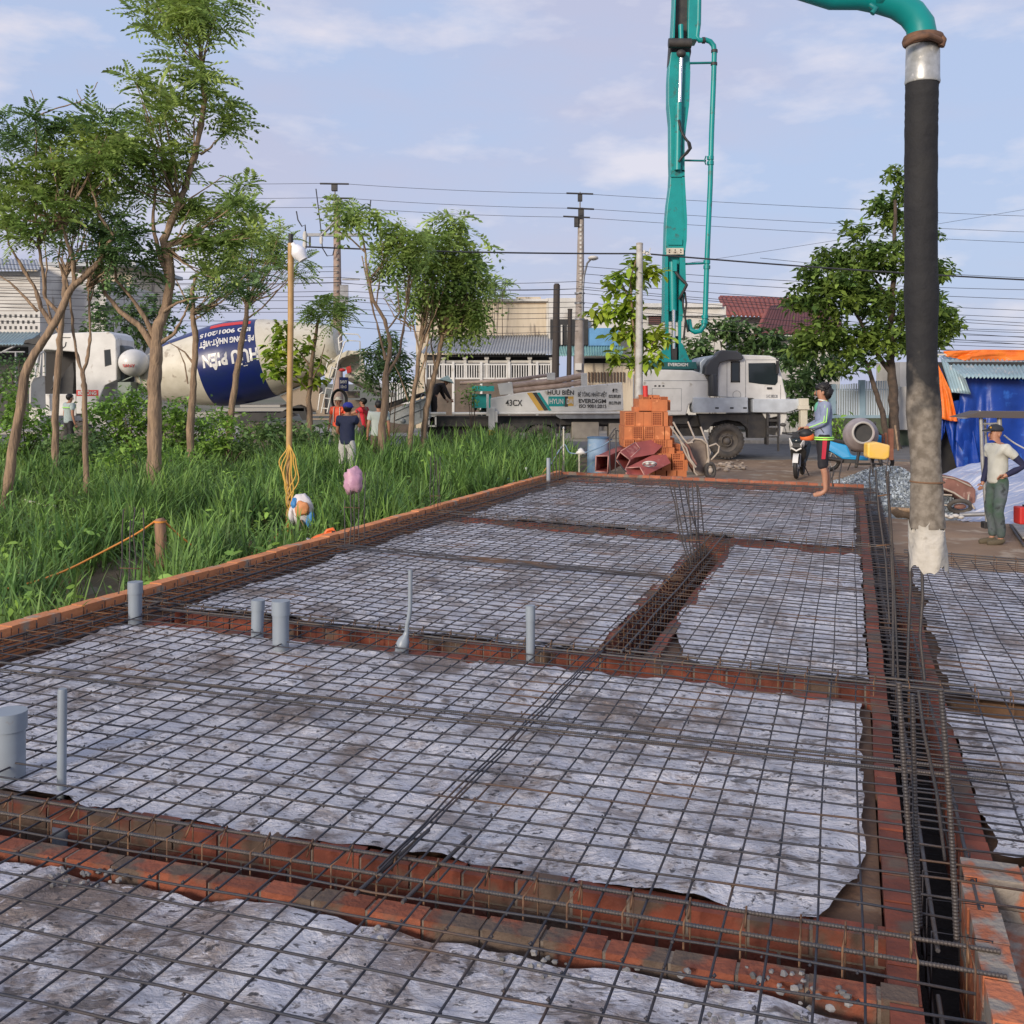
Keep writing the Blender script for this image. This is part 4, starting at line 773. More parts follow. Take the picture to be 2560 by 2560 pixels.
part('turret_core', m_dark, bm, lambda b: b.rpx(1674, 840, 1700, 904, DP+.6, .6))
part('lower_section', m_teal, bm, lambda b: (b.pxp([(1661, 803), (1662, 720), (1663, 642), (1665, 630), (1704, 630), (1708, 642), (1706, 720), (1704, 803)], DP+.62, .35), b.pxp([(1661, 803), (1662, 720), (1663, 630), (1670, 630), (1671, 720), (1671, 803)], DP+.4, .6), b.pxp([(1697, 803), (1698, 720), (1700, 630), (1713, 630), (1715, 700), (1706, 803)], DP+.4, .6)))
part('cylinder_barrel', m_teal, bm, lambda b: (b.tpx([(1681, 655, DP+.5), (1683, 778, DP+.5)], .12, 16), b.rpx(1682, 650, 1692, 678, DP+.3, .1)))
part('cylinder_rod', m_chrome, bm, lambda b: b.tpx([(1684, 775, DP+.38), (1684, 872, DP+.38)], .058, 16))
part('rod_eye', m_dark, bm, lambda b: b.rpx(1676, 868, 1692, 905, DP+.35, .3))
part('middle_section', m_teal, bm, lambda b: b.pxp([(1663, 632), (1665, 556), (1669, 510), (1675, 467), (1677, 430), (1676, 400), (1675.7, 310), (1671, 260), (1671, 200), (1673, 166), (1678, 130), (1724, 130), (1726, 166), (1724, 250), (1718, 300), (1712, 355), (1712, 440), (1715, 494), (1718, 550), (1717, 600), (1713, 632)], DP+.55, .5), .015)
part('side_flange', m_teal, bm, lambda b: (b.pxp([(1707, 632), (1711, 556), (1707, 500), (1705, 440), (1712, 440), (1715, 494), (1718, 550), (1717, 600), (1713, 632)], DP+.5, .05), b.pxp([(1704, 428), (1705, 350), (1714, 290), (1718, 200), (1724, 166), (1726, 180), (1723, 262), (1711, 357), (1712, 430)], DP+.5, .05), b.rpx(1677, 425, 1712, 442, DP+.5, .05), b.rpx(1671, 598, 1706, 612, DP+.5, .05)))
part('upper_cylinder', m_teal, bm, lambda b: b.tpx([(1697, 258, DP+.4), (1694, 425, DP+.4)], .1, 14))
part('upper_rod', m_chrome, bm, lambda b: b.tpx([(1703, 143, DP+.4), (1699, 256, DP+.4)], .058, 14))
part('hinge_block', m_dark, bm, lambda b: (b.pxp([(1672, 160), (1676, 100), (1684, 70), (1686, 0), (1700, -700), (1716, -700), (1722, 0), (1723, 60), (1726, 100), (1728, 130), (1722, 160), (1712, 150), (1690, 175)], DP+.7, .4), b.tpx([(1671, 108, DP+.4), (1728, 108, DP+.4)], .14, 12), b.ell(P(1703, 134, DP+.35), .14, .12, .12)))
part('upper_section', m_teal, bm, lambda b: (b.pxp([(1720, 98), (1722, 0), (1718, -700), (1744, -700), (1753, 0), (1748, 60), (1745, 98)], DP+.45, .6), b.pxp([(1681, 95), (1686, 0), (1696, -700), (1701, -700), (1690, 0), (1687, 95)], DP+.45, .6)), .01)
part('link_arm', m_teal, bm, lambda b: b.tpx([(1702, 62, DP+.45), (1703, 108, DP+.45)], .075, 10))
part('bolt_plate', m_cream, bm, lambda b: b.rpx(1667, 620, 1709, 636, DP+.3, .12))
part('bolt', m_black, bm, lambda b: [b.ell(P(x, y, DP+.3), .022, .02, .022, 0, 6, 4) for x in (1674, 1688, 1702) for y in (625, 631)])
part('delivery_line', m_teal, bm, lambda b: (b.tpx([(1735, -700, DP+.5), (1748, -60, DP+.5), (1746, 60, DP+.5), (1742, 92, DP+.5), (1748, 101, DP+.5), (1765, 100, DP+.5), (1776, 104, DP+.5), (1784, 114, DP+.5), (1786, 130, DP+.5), (1784, 200, DP+.5), (1779, 330, DP+.5), (1775.7, 460, DP+.5), (1770, 590, DP+.5), (1766, 690, DP+.5), (1763, 790, DP+.5), (1760, 815, DP+.5), (1750, 828, DP+.5), (1738, 830, DP+.5), (1726, 824, DP+.5), (1722, 800, DP+.6)], .075, 14)))
part('pipe_clamp', m_dark, bm, lambda b: [b.lathe(P(x, y, DP+.5)-Vector(a)*.04, a, [(0, .095), (.08, .095)], 14) for x, y, a in ((1759, 101, (1, 0, 0)), (1786, 128, (0, 0, 1)), (1785, 160, (0, 0, 1)))])
part('pipe_clamp', m_teal, bm, lambda b: [b.lathe(P(x, y, DP+.5)-Vector((0, 0, .05)), (0, 0, 1), [(0, .1), (.1, .1)], 14) for x, y in ((1776, 395), (1776, 408), (1767, 655), (1767, 668), (1762, 792), (1761, 805))])
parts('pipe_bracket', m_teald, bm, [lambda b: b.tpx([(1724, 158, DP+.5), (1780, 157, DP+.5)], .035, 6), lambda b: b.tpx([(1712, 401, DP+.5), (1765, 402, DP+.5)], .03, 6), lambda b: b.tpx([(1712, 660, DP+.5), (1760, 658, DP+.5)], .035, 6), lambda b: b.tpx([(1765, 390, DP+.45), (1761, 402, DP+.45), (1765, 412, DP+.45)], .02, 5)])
parts('hydraulic_hose', m_black, bm, [lambda b: b.tpx([(1697, 300, DP+.28), (1702, 325, DP+.25), (1714, 348, DP+.2), (1724, 358, DP+.2), (1727, 370, DP+.2), (1718, 382, DP+.2), (1703, 395, DP+.28), (1697, 405, DP+.3)], .04, 8), lambda b: b.tpx([(1697, 305, DP+.25), (1706, 335, DP+.2), (1719, 352, DP+.15), (1723, 372, DP+.15), (1708, 390, DP+.22)], .03, 7), lambda b: b.tpx([(1689, 680, DP+.3), (1700, 695, DP+.25), (1712, 706, DP+.2), (1717, 712, DP+.2), (1708, 730, DP+.2), (1698, 748, DP+.3)], .045, 8), lambda b: b.tpx([(1712, 730, DP+.3), (1716, 760, DP+.3), (1712, 790, DP+.3), (1720, 830, DP+.35)], .03, 6), lambda b: b.tpx([(1706, 735, DP+.3), (1708, 770, DP+.3), (1714, 800, DP+.3), (1709, 850, DP+.35)], .03, 6)])
# hanging end hose
g0 = P(2322, 1400, 5.15)
hs = thing('concrete_hose', 'black mud streaked concrete hose hanging from a teal elbow, its mouth wrapped in sacking', 'hose', P(2320, 1418, 5.15))
part('teal_elbow', m_teal, hs, lambda b: b.tpx([(1250, -520, 9.5), (1560, -260, 6.8), (1760, -120, 5.5), (1900, -62, 5.15), (2000, -38, 5.15), (2082, -12, 5.15), (2150, -12, 5.15), (2200, -2, 5.15), (2245, 12, 5.15), (2280, 35, 5.15), (2300, 62, 5.15), (2306, 95, 5.15)], .072, 26))
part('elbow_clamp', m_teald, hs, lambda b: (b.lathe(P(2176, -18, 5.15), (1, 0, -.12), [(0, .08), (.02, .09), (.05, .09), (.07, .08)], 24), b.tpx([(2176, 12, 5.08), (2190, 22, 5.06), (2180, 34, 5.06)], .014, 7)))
part('coupling_clamp', mat('rusty_clamp', (.20, .10, .055), .75, .2, col2=(.09, .055, .04), scale=18), hs, lambda b: (b.lathe(P(2308, 116, 5.15), (0, 0, 1), [(0, .085), (.012, .098), (.03, .102), (.05, .095), (.058, .08)], 26), b.tpx([(2262, 112, 5.08), (2285, 96, 5.03), (2320, 88, 5.02), (2348, 100, 5.06), (2356, 112, 5.1)], .016, 8), b.tpx([(2348, 88, 5.1), (2358, 100, 5.08), (2352, 116, 5.08)], .018, 7)))
part('steel_sleeve', mat('worn_silver_sleeve', (.50, .50, .48), .4, .5, col2=(.33, .33, .31), scale=22, col3=(.62, .60, .55), s3=30, t3=.6), hs, lambda b: b.lathe(P(2306, 210, 5.15), (0, 0, 1), [(0, .083), (.008, .086), (.03, .083), (.185, .081), (.19, .075)], 28))
def hose_mat():
    m = mat('mud_caked_hose_rubber', (.010, .010, .012), .8, col2=(.018, .0175, .018), scale=8, bump=.4, bscale=22)
    nt = m.node_tree; n = nt.nodes; l = nt.links; b = n['Principled BSDF']; cur = b.inputs['Base Color'].links[0].from_socket
    t = n.new('ShaderNodeTexCoord'); sp = n.new('ShaderNodeSeparateXYZ'); l.new(t.outputs['Object'], sp.inputs[0])
    q = n.new('ShaderNodeTexNoise'); q.inputs['Scale'].default_value = 9; q.inputs['Detail'].default_value = 9; l.new(t.outputs['Object'], q.inputs[0])
    a = n.new('ShaderNodeMath'); a.operation = 'MULTIPLY_ADD'; l.new(sp.outputs['Z'], a.inputs[0]); a.inputs[1].default_value = -1.0; a.inputs[2].default_value = 1.25     # caked cement climbs from the mouth
    s = n.new('ShaderNodeMath'); s.operation = 'MULTIPLY_ADD'; l.new(q.outputs[0], s.inputs[0]); s.inputs[1].default_value = 1.1; l.new(a.outputs[0], s.inputs[2])
    r = n.new('ShaderNodeMapRange'); r.inputs[1].default_value = .8; r.inputs[2].default_value = 1.15; l.new(s.outputs[0], r.inputs[0])
    c = n.new('ShaderNodeMixRGB'); mu = n.new('ShaderNodeMath'); mu.operation = 'MULTIPLY'; mu.inputs[1].default_value = .92; l.new(r.outputs[0], mu.inputs[0]); l.new(mu.outputs[0], c.inputs[0]); l.new(cur, c.inputs[1])
    q2 = n.new('ShaderNodeTexNoise'); q2.inputs['Scale'].default_value = 26; q2.inputs['Detail'].default_value = 7; l.new(t.outputs['Object'], q2.inputs[0])
    rr = n.new('ShaderNodeValToRGB'); e = rr.color_ramp.elements; e[0].position = .38; e[0].color = (.15, .125, .095, 1); e[1].position = .62; e[1].color = (.26, .225, .18, 1); l.new(q2.outputs[0], rr.inputs[0]); l.new(rr.outputs[0], c.inputs[2])
    l.new(c.outputs[0], b.inputs['Base Color']); return m
hp = [(2305, 205), (2303, 320), (2302, 500), (2303, 700), (2305, 900), (2311, 1080), (2316, 1200), (2319, 1330)]
def hosefn(b):
    pts = []; rr = []
    for (x0, y0), (x1, y1) in zip(hp, hp[1:]):
        for i in range(12):
            t = i/12; pts.append(P(x0+(x1-x0)*t, y0+(y1-y0)*t, 5.15)); y = y0+(y1-y0)*t
            rr.append(.079+.004*math.sin(y*.02)*(y > 700)+(.005*nz(y*.012, 1.7) if y > 850 else 0)+.0015*(int(y/9) % 2))
    b.tube(pts, rr, 28)
part('rubber_hose', hose_mat(), hs, hosefn)
def sack(b):
    k = 34; rings = []
    for i in range(15):
        t = i/14; c = P(2318+3*t, 1312+(1420-1312)*t, 5.15); vs = []
        for j in range(k):
            a = 2*PI*j/k; r = .085+.006*t+.006*math.sin(a*5+t*3)+.005*nz(math.cos(a)*3, math.sin(a)*3+t*5, 1)
            zz = (.028*math.sin(a*3+.5)+.02*math.sin(a*7) if i == 0 else 0)+(.02*math.sin(a*4)+.012*math.sin(a*9) if i == 14 else 0)
            vs.append((c.x+r*math.cos(a), c.y+r*math.sin(a), c.z+zz))
        rings.append(vs)
    for v in rings[-1][:]: pass
    b.add([p for q in rings for p in q], [(i*k+j, i*k+(j+1) % k, (i+1)*k+(j+1) % k, (i+1)*k+j) for i in range(14) for j in range(k)], 0, True)
part('sacking_wrap', mat('pale_sacking', (.52, .49, .43), .9, col2=(.42, .39, .33), scale=9, bump=.5, bscale=30, col3=(.30, .27, .22), s3=12, t3=.62), hs, sack)
part('tie_wire', m_rust, hs, lambda b: b.lathe(P(2318, 1206, 5.15), (.0, 0, 1), [(0, .083), (.004, .0855), (.008, .083)], 24))
# concrete mixer truck
DM = 29.6
mt = thing('mixer_truck', 'white concrete mixer truck with navy banded drum and open cab door behind the trees', 'truck', P(450, 1140, DM))
cm = part('cab', m_white, mt, lambda b: (b.pxp([(104, 1035), (106, 870), (118, 842), (140, 833), (270, 829), (284, 836), (290, 848), (292, 950), (262, 964), (245, 1005), (240, 1035)], DM+.9, 1.5), b.pxp([(190, 1035), (190, 990), (188, 880), (113, 874), (106, 880), (106, 870), (118, 842), (140, 833), (270, 829), (284, 836), (290, 848), (292, 950), (262, 964), (245, 1005), (240, 1035)], DM, .9), b.rpx(104, 985, 190, 1040, DM+.05, .9)), .03)
part('cab_interior', mat('dark_cab_interior', (.035, .032, .03), .8), cm, lambda b: b.rpx(112, 876, 189, 990, DM+.86, .03))
part('seat', m_black, cm, lambda b: (b.pxp([(150, 990), (148, 955), (165, 925), (182, 905), (186, 935), (182, 990)], DM+.3, .45), b.tpx([(128, 975, DM+.4), (140, 955, DM+.5)], .03, 6)), .02)
part('steering_wheel', m_grey, cm, lambda b: b.tube([P(143+9*math.cos(a), 948+14*math.sin(a), DM+.35+.1*math.cos(a)) for a in [2*PI*i/16 for i in range(16)]], .02, 6, closed=True))
part('open_door', m_white, mt, lambda b: b.prism([P(76, 1018, DM-.55), P(77, 960, DM-.55), P(84, 946, DM-.5), P(110, 938, DM-.1), P(113, 1022, DM-.1)], (0, .06, 0)), .01)
part('door_window_frame', m_white, mt, lambda b: (b.tpx([(86, 945, DM-.5), (96, 885, DM-.35), (108, 880, DM-.15), (112, 882, DM-.1), (112, 940, DM-.1)], .03, 6), b.tpx([(98, 942, DM-.3), (104, 884, DM-.22)], .02, 6)))
part('sun_visor', m_black, mt, lambda b: b.pxp([(57, 860), (62, 850), (104, 841), (104, 862), (80, 862), (70, 858)], DM+.2, 1.8), .02)
part('cab_window', m_glass, cm, lambda b: b.pxp([(262, 877), (275, 875), (277, 910), (264, 914)], DM-.004, .01)); part('cab_window_frame', m_black, cm, lambda b: b.pxp([(260, 875), (276, 873), (279, 912), (262, 917)], DM-.002, .01))
bn = part('red_banner', m_red, cm, lambda b: b.rpx(191, 975, 246, 990, DM-.006, .01)); txpx('BÊ TÔNG', 218, 983, 9, DM-.012, m_white, bn, 46, .004)
part('door_wiper_slot', m_black, cm, lambda b: (b.tpx([(165, 855, DM-.01), (163, 865, DM-.01), (156, 871, DM-.01)], .012, 5), b.rpx(152, 843, 176, 845, DM-.01, .01)))
part('intake_stack', mat('grey_green_intake', (.09, .10, .10), .6), mt, lambda b: b.pxp([(288, 955), (288, 866), (296, 862), (308, 865), (313, 872), (312, 955)], DM+.3, .8), .03)
tk = part('water_tank', m_white, mt, lambda b: b.ell(P(335, 907, DM+.25), .42, .55, .40, 0, 24, 14, None, Matrix.Rotation(.25, 3, 'Y')))
def tankm(co):
    p = P(331, 915, DM)+Vector((co.x, 0, co.y)); c = P(335, 907, DM+.25); dx, dz = (p.x-c.x)/.42, (p.z-c.z)/.40
    return Vector((p.x, c.y-.555*math.sqrt(max(.05, 1-dx*dx-dz*dz))-co.z-.02, p.z))
text('SANY', .12, tankm, m_red, tk, 'lettering', .001, fit=.34)
part('battery_box', mat('sage_box', (.22, .26, .22), .6), mt, lambda b: (b.rpx(294, 955, 327, 984, DM+.1, .5), b.tpx([(300, 955, DM+.2), (345, 935, DM+.2), (365, 990, DM+.2)], .025, 6)), .01)
part('chassis', mat('pale_grey_chassis', (.30, .29, .27), .6), mt, lambda b: (b.pxp([(255, 1030), (720, 1030), (730, 1042), (255, 1045)], DM+.4, 1.4), b.rpx(540, 1020, 760, 1028, DM+.1, .3), b.rpx(600, 1012, 700, 1018, DM+.3, 1.0)))
for x in (190, 420, 640, 730): wheel(mt, x, 1095, 42, DM+.1)
part('mudguard', m_black, mt, lambda b: b.pxp([(590, 1060), (596, 1040), (620, 1032), (700, 1032), (720, 1020), (745, 1012), (762, 1020), (770, 1050), (755, 1050), (748, 1035), (730, 1032), (705, 1045), (600, 1062)], DM+.1, .5))
A0, A1 = P(352, 944, DM+1.1), P(845, 868, DM+1.1); axd = (A1-A0).normalized(); DL = (A1-A0).length; kpx = (DM+1.1)/F
prof = [(-.0, .02), (0, .5), (.05, .62), (.10, .80), (.18, .97), (.30, 1.12), (.40, 1.23), (.47, 1.26), (.55, 1.24), (.66, 1.17), (.74, 1.05), (.84, .90), (.95, .72), (1.0, .66), (1.0, .4)]
def drad(t):
    for (a, ra), (b, rb) in zip(prof, prof[1:]):
        if a <= t <= b and b > a: return ra+(rb-ra)*(t-a)/(b-a)
    return .66
drum = part('drum', m_cream, mt, lambda b: b.lathe(A0, axd, [(t*DL, r) for t, r in prof], 56))
up = Vector((0, -1, 0)); vp = axd.cross(up).normalized(); vp = vp if vp.z > 0 else -vp     # up: toward the viewer, vp: upwards
def dpt(t, a, e=.012): r = drad(t)+e; return A0+axd*(t*DL)+up*(r*math.cos(a))+vp*(r*math.sin(a))
def dpatch(t0, t1, a0, a1, m, name, skew=0, e=.008):
    mb = MB(); nx, ny = 14, 40; vs = []
    for i in range(ny+1):
        a = a0+(a1-a0)*i/ny
        for j in range(nx+1): t = t0+(t1-t0)*j/nx+skew*a; vs.append(tuple(dpt(min(.99, max(.02, t)), a, e)))
    mb.add(vs, [(i*(nx+1)+j, i*(nx+1)+j+1, (i+1)*(nx+1)+j+1, (i+1)*(nx+1)+j) for i in range(ny) for j in range(nx)], 0, True); return mb.build(name, m, drum)
dpatch(.345, .645, -2.4, 1.9, m_navy, 'navy_band', -.015)
dpatch(.10, .35, .98, 1.9, m_navy, 'navy_stripe', 0, .006); dpatch(.42, .62, 1.02, 1.20, m_red, 'red_stripe', -.01, .014)
def dtext(body, tc, ac, size, fit, bold):
    def mp_(co): return dpt(min(.98, tc-co.x/DL), ac-co.y/drad(tc), .016+co.z)
    text(body, size, mp_, m_white, drum, 'lettering', bold, fit=fit)
dtext('HỮU BIÊN', .512, .10, .50, 1.62, .022); dtext('BÊ TÔNG NHẬT-VIỆT', .50, .52, .26, 1.6, .010); dtext('ISO 9001:2015', .49, .80, .24, 1.5, .008)
part('hopper_frame', m_cream, mt, lambda b: (b.pxp([(828, 905), (845, 888), (868, 876), (918, 878), (919, 884), (880, 886), (855, 895), (838, 912)], DM+.2, 1.4), b.pxp([(860, 890), (900, 888), (910, 935), (880, 935), (850, 915)], DM+.9, .4), b.pxp([(898, 886), (906, 886), (914, 940), (905, 940)], DM+.3, .2), b.pxp([(811, 930), (828, 905), (840, 912), (830, 940), (815, 960)], DM+.6, .5)), .01)
part('ladder', m_white, mt, lambda b: [b.tpx(q, .022, 6) for q in ([(818, 1032, DM), (835, 960, DM), (845, 905, DM), (862, 855, DM), (870, 851, DM), (900, 853, DM), (901, 912, DM)], [(803, 1032, DM), (818, 960, DM), (830, 915, DM)], [(849, 876, DM+.3), (846, 845, DM+.3), (855, 834, DM+.3), (895, 836, DM+.3), (901, 845, DM+.3)], [(848, 858, DM+.15), (858, 852, DM+.15)], [(795, 1025, DM+.1), (800, 985, DM+.1), (808, 980, DM+.1)], [(812, 935, DM+.1), (820, 902, DM+.1), (830, 898, DM+.1)])]+[b.tpx([(803+i*6.4, 1020-i*25, DM), (820+i*5.9, 1022-i*25, DM)], .02, 5) for i in range(5)])
part('chute', m_cream, mt, lambda b: (b.prism([P(862, 935, DM+.6), P(876, 930, DM+.2), P(955, 968, DM+.2), P(948, 980, DM+.6)], (0, 0, -.16)), b.prism([P(880, 926, DM+.9), P(900, 928, DM+.9), P(960, 962, DM+.9), P(955, 975, DM+.6)], (0, 0, -.12)), b.pxp([(925, 965), (955, 972), (988, 982), (985, 992), (965, 994), (940, 985)], DM+.2, .5)), .02)
sg = part('maker_plate', m_navy, mt, lambda b: b.rpx(848, 943, 871, 978, DM+.02, .03)); txpx('SANY', 859, 955, 8, DM+.01, m_white, sg, 18, .004); txpx('10m3', 859, 967, 8, DM+.01, m_white, sg, 14, .003)
part('red_bucket', m_red, mt, lambda b: (b.pxp([(865, 918), (876, 914), (878, 930), (868, 934)], DM+.0, .2), b.ell(P(856, 925, DM+.0), .1, .06, .05)))
part('coiled_hose', m_black, mt, lambda b: [b.tube([P(848+(16+k)*math.cos(a), 1000+(23+k)*math.sin(a), DM-.1-k*.02) for a in [2*PI*i/26 for i in range(26)]], .022, 6, closed=True) for k in (0, 2.2, 4)])
parts('rear_bumper', mat('tan_steel', (.30, .24, .18), .7), mt, [lambda b: b.rpx(775, 1036, 825, 1040, DM+.1, .2), lambda b: b.rpx(775, 1046, 825, 1050, DM+.1, .2), lambda b: b.rpx(790, 985, 812, 1036, DM+.5, .5), lambda b: b.rpx(863, 978, 896, 995, DM+.3, .3), lambda b: b.rpx(862, 1000, 902, 1030, DM+.9, .6), lambda b: b.pxp([(700, 990), (770, 960), (800, 970), (790, 1030), (740, 1030)], DM+.9, .5)], .01)
# ================================================================= BUILDINGS
def flatbox(b, x0, y0, x1, y1, D, th, mi=0): b.rpx(x0, y0, x1, y1, D, th, mi)
m_wallw = mat('white_wall', (.60, .58, .54), .85, col2=(.50, .48, .44), scale=1.5, col3=(.34, .30, .25), s3=1.2, t3=.62)
m_wallc = mat('stained_cream_wall', (.62, .54, .42), .9, col2=(.52, .44, .33), scale=1.2, col3=(.25, .21, .17), s3=2.2, t3=.57, stretch=(2.5, 1, .35))
m_roofg = mat('grey_metal_roof', (.36, .38, .40), .5, col2=(.28, .30, .32), scale=1.5, col3=(.22, .17, .13), s3=2, t3=.64)
m_tin = mat('pale_blue_tin', (.30, .42, .46), .45, .2, col2=(.24, .34, .38), scale=3, col3=(.40, .44, .44), s3=5, t3=.6)
m_redroof = mat('red_roof_tiles', (.27, .085, .07), .8, col2=(.19, .06, .055), scale=2)
m_redroof2 = mat('maroon_roof_tiles', (.13, .05, .052), .8, col2=(.10, .038, .042), scale=2)
def corr(name, m, parent, q, n, amp=.03, thick=.02, across=True):    # corrugated sheet on four corners q: TL, TR, BR, BL
    q = [Vector(a) for a in q]; nn = (q[1]-q[0]).cross(q[3]-q[0]).normalized(); nx = n*4; ny = 6; V = []; Fc = []
    for i in range(ny+1):
        for j in range(nx+1):
            s, t = j/nx, i/ny; p = q[0].lerp(q[1], s).lerp(q[3].lerp(q[2], s), t); V.append(p+nn*amp*math.sin(2*PI*s*n))
    for i in range(ny):
        for j in range(nx): a = i*(nx+1)+j; Fc.append((a, a+1, a+nx+2, a+nx+1))
    mb = MB(); mb.add(V, Fc, 0, True); o = mb.build(name, m, parent); md = o.modifiers.new('thick', 'SOLIDIFY'); md.thickness = thick; return o
# left shop
DB = 43.
m_mossy = mat('grimy_brown_wall', (.17, .13, .10), .9, col2=(.09, .075, .06), scale=2)
h1 = thing('shop_building', 'long white shop with checkered vent blocks and pale blue awning at the left edge', 'building', P(40, 1100, DB))
part('wall', m_wallw, h1, lambda b: (b.rpx(-260, 678, 100, 1080, DB, 8), b.pxp([(95, 1080), (95, 668), (120, 664), (265, 700), (265, 1080)], DB+2, 6)))
part('siding_groove', mat('groove_shade', (.25, .22, .2), .9), h1, lambda b: [b.rpx(-260, y, 99, y+1.4, DB-.015, .03) for y in (690, 699, 708, 716, 725, 733, 741, 750, 758, 767, 776)])  # thin dark strips paint the shade of the siding gaps
corr('roof', m_roofg, h1, [P(-260, 640, DB+5), P(92, 650, DB+5), P(100, 676, DB-.6), P(-260, 676, DB-.6)], 40, .04)
part('vent_block', m_black, h1, lambda b: [b.rpx(x, y, x+5, y+8, DB-.02, .04) for i, y in enumerate((786, 801, 815)) for x in range(-250+(i % 2)*6, 94, 13)])
corr('awning', m_tin, h1, [P(-260, 829, DB-.1), P(104, 832, DB-.1), P(60, 862, DB-2.2), P(-260, 864, DB-2.2)], 40, .03)
part('shopfront', m_black, h1, lambda b: b.rpx(-260, 868, 70, 1060, DB-.04, .06)); part('awning_post', m_grey, h1, lambda b: (b.tpx([(2, 882, DB-2), (40, 864, DB-2)], .05, 6), b.tpx([(-5, 880, DB-2), (62, 880, DB-2)], .04, 6), b.tpx([(40, 880, DB-2), (40, 1070, DB-2)], .05, 6)))
h2 = thing('building', 'sunlit cream walled house behind the leaning tree', 'building', P(200, 1100, DB+7))
part('wall', m_wallc, h2, lambda b: b.rpx(60, 662, 330, 1080, DB+7, 5)); part('roof_slab', m_roofg, h2, lambda b: b.pxp([(62, 668), (95, 655), (340, 655), (340, 664)], DB+6, 7)); part('window', m_glass, h2, lambda b: (b.rpx(140, 720, 170, 760, DB+6.97, .05), b.rpx(215, 720, 245, 760, DB+6.97, .05)))
# centre block: stained upper wall, low metal roof, picket fence
DC = 44.
h3 = thing('building', 'weathered cream flat topped building behind the low metal roof', 'building', P(1280, 1080, DC+4))
part('wall', m_wallc, h3, lambda b: (b.rpx(1040, 752, 1366, 1080, DC+4, 8), b.rpx(1290, 742, 1352, 753, DC+4.3, 5)))
part('parapet', m_wallw, h3, lambda b: (b.rpx(1036, 747, 1370, 753, DC+3.8, 8.4), b.rpx(1366, 745, 1371, 840, DC+3.95, .3)))
part('wall_stain_ledge', mat('brown_stain', (.28, .2, .13), .9), h3, lambda b: (b.rpx(1200, 758, 1366, 760, DC+3.98, .04),))
h4 = thing('roadside_shed', 'low open shed with a pale corrugated roof and white posts behind the pump truck', 'shed', P(1250, 1080, DC))
corr('roof', m_roofg, h4, [P(1080, 842, DC+4), P(1384, 838, DC+4), P(1384, 886, DC-.8), P(1050, 884, DC-.8)], 46, .045)
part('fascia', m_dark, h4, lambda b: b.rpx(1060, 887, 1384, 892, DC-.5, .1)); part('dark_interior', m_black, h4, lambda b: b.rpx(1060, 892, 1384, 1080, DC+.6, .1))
part('wall_band', m_wallw, h4, lambda b: (b.rpx(1060, 901, 1384, 907, DC-.3, .2), b.rpx(1060, 909, 1384, 913, DC-.32, .1)))
for x in range(1105, 1384, 54): part('post', m_wallw, h4, lambda b: (b.rpx(x, 892, x+7, 1080, DC-.4, .2), b.rpx(x-2, 890, x+9, 898, DC-.45, .3)))
def picket(label, x0, x1, yt, yb, D, m, post=66, pitch=6.2, wl=m_mossy, name='picket_fence'):
    t = thing(name, label, 'fence', P((x0+x1)/2, 1080, D), 'white picket fences')
    part('rail', m, t, lambda b: (b.rpx(x0, yt+1, x1, yt+5, D, .05), b.rpx(x0, yb-4, x1, yb, D, .05)))
    mb = MB(); x = x0
    while x < x1: mb.rpx(x, yt+3, x+2.6, yb-2, D+.01, .04); x += pitch
    mb.build('pickets', m, t); x = x0
    while x <= x1: part('fence_post', m, t, lambda b: (b.rpx(x, yt-4, x+6, yb+90, D-.06, .2), )); x += post
    if wl: part('base_wall', wl, t, lambda b: b.rpx(x0, yb, x1, P_y(D, x0, -.4), D-.02, .15))
picket('white picket fence with dark gaps, behind the rear of the pump truck', 1060, 1400, 908, 948, 41., m_white, 70)
picket('white picket fence right of the chute of the mixer truck', 955, 1030, 955, 1010, 40., m_white, 72)
h5 = thing('building', 'row house with blue panel, green awning and dark shopfront behind the thin dark pole', 'building', P(1500, 1080, DC+2))
part('wall', m_wallw, h5, lambda b: (b.rpx(1372, 745, 1450, 870, DC+3, 6), b.rpx(1450, 790, 1800, 1080, DC+3, 5)))
part('dark_opening', m_black, h5, lambda b: b.rpx(1376, 798, 1470, 862, DC+2.7, .3)); part('dark_shopfront', m_black, h5, lambda b: b.rpx(1458, 896, 1560, 950, DC+1, .3))
part('opening_frame', m_wallw, h5, lambda b: [b.rpx(x, 812, x+4, 862, DC+2.6, .1) for x in (1402, 1418)])
part('blue_panel', mat('light_blue_paint', (.12, .30, .52), .6, col2=(.10, .25, .45), scale=2), h5, lambda b: b.rpx(1474, 820, 1546, 864, DC+2, 1))
corr('awning', mat('green_tin', (.22, .42, .38), .5, .1, col2=(.18, .34, .31), scale=3), h5, [P(1384, 866, DC+2), P(1560, 866, DC+2), P(1556, 890, DC-.5), P(1392, 890, DC-.5)], 26, .03)
part('wall_below', m_wallc, h5, lambda b: b.rpx(1455, 908, 1620, 1080, DC+.5, .3)); part('shop_grille', mat('brown_grille', (.12, .07, .045), .8), h5, lambda b: [b.rpx(x, 930, x+3, 955, DC+.4, .05) for x in range(1470, 1560, 8)])
h6 = thing('building', 'white flat roofed house with one small brown window behind the teal boom', 'building', P(1720, 1080, DC+1))
part('wall', m_wallw, h6, lambda b: b.rpx(1606, 766, 1815, 1080, DC+1, 8)); part('parapet', m_white, h6, lambda b: (b.rpx(1602, 758, 1806, 768, DC+.8, 8.4), b.rpx(1602, 784, 1812, 789, DC+.8, .3)))
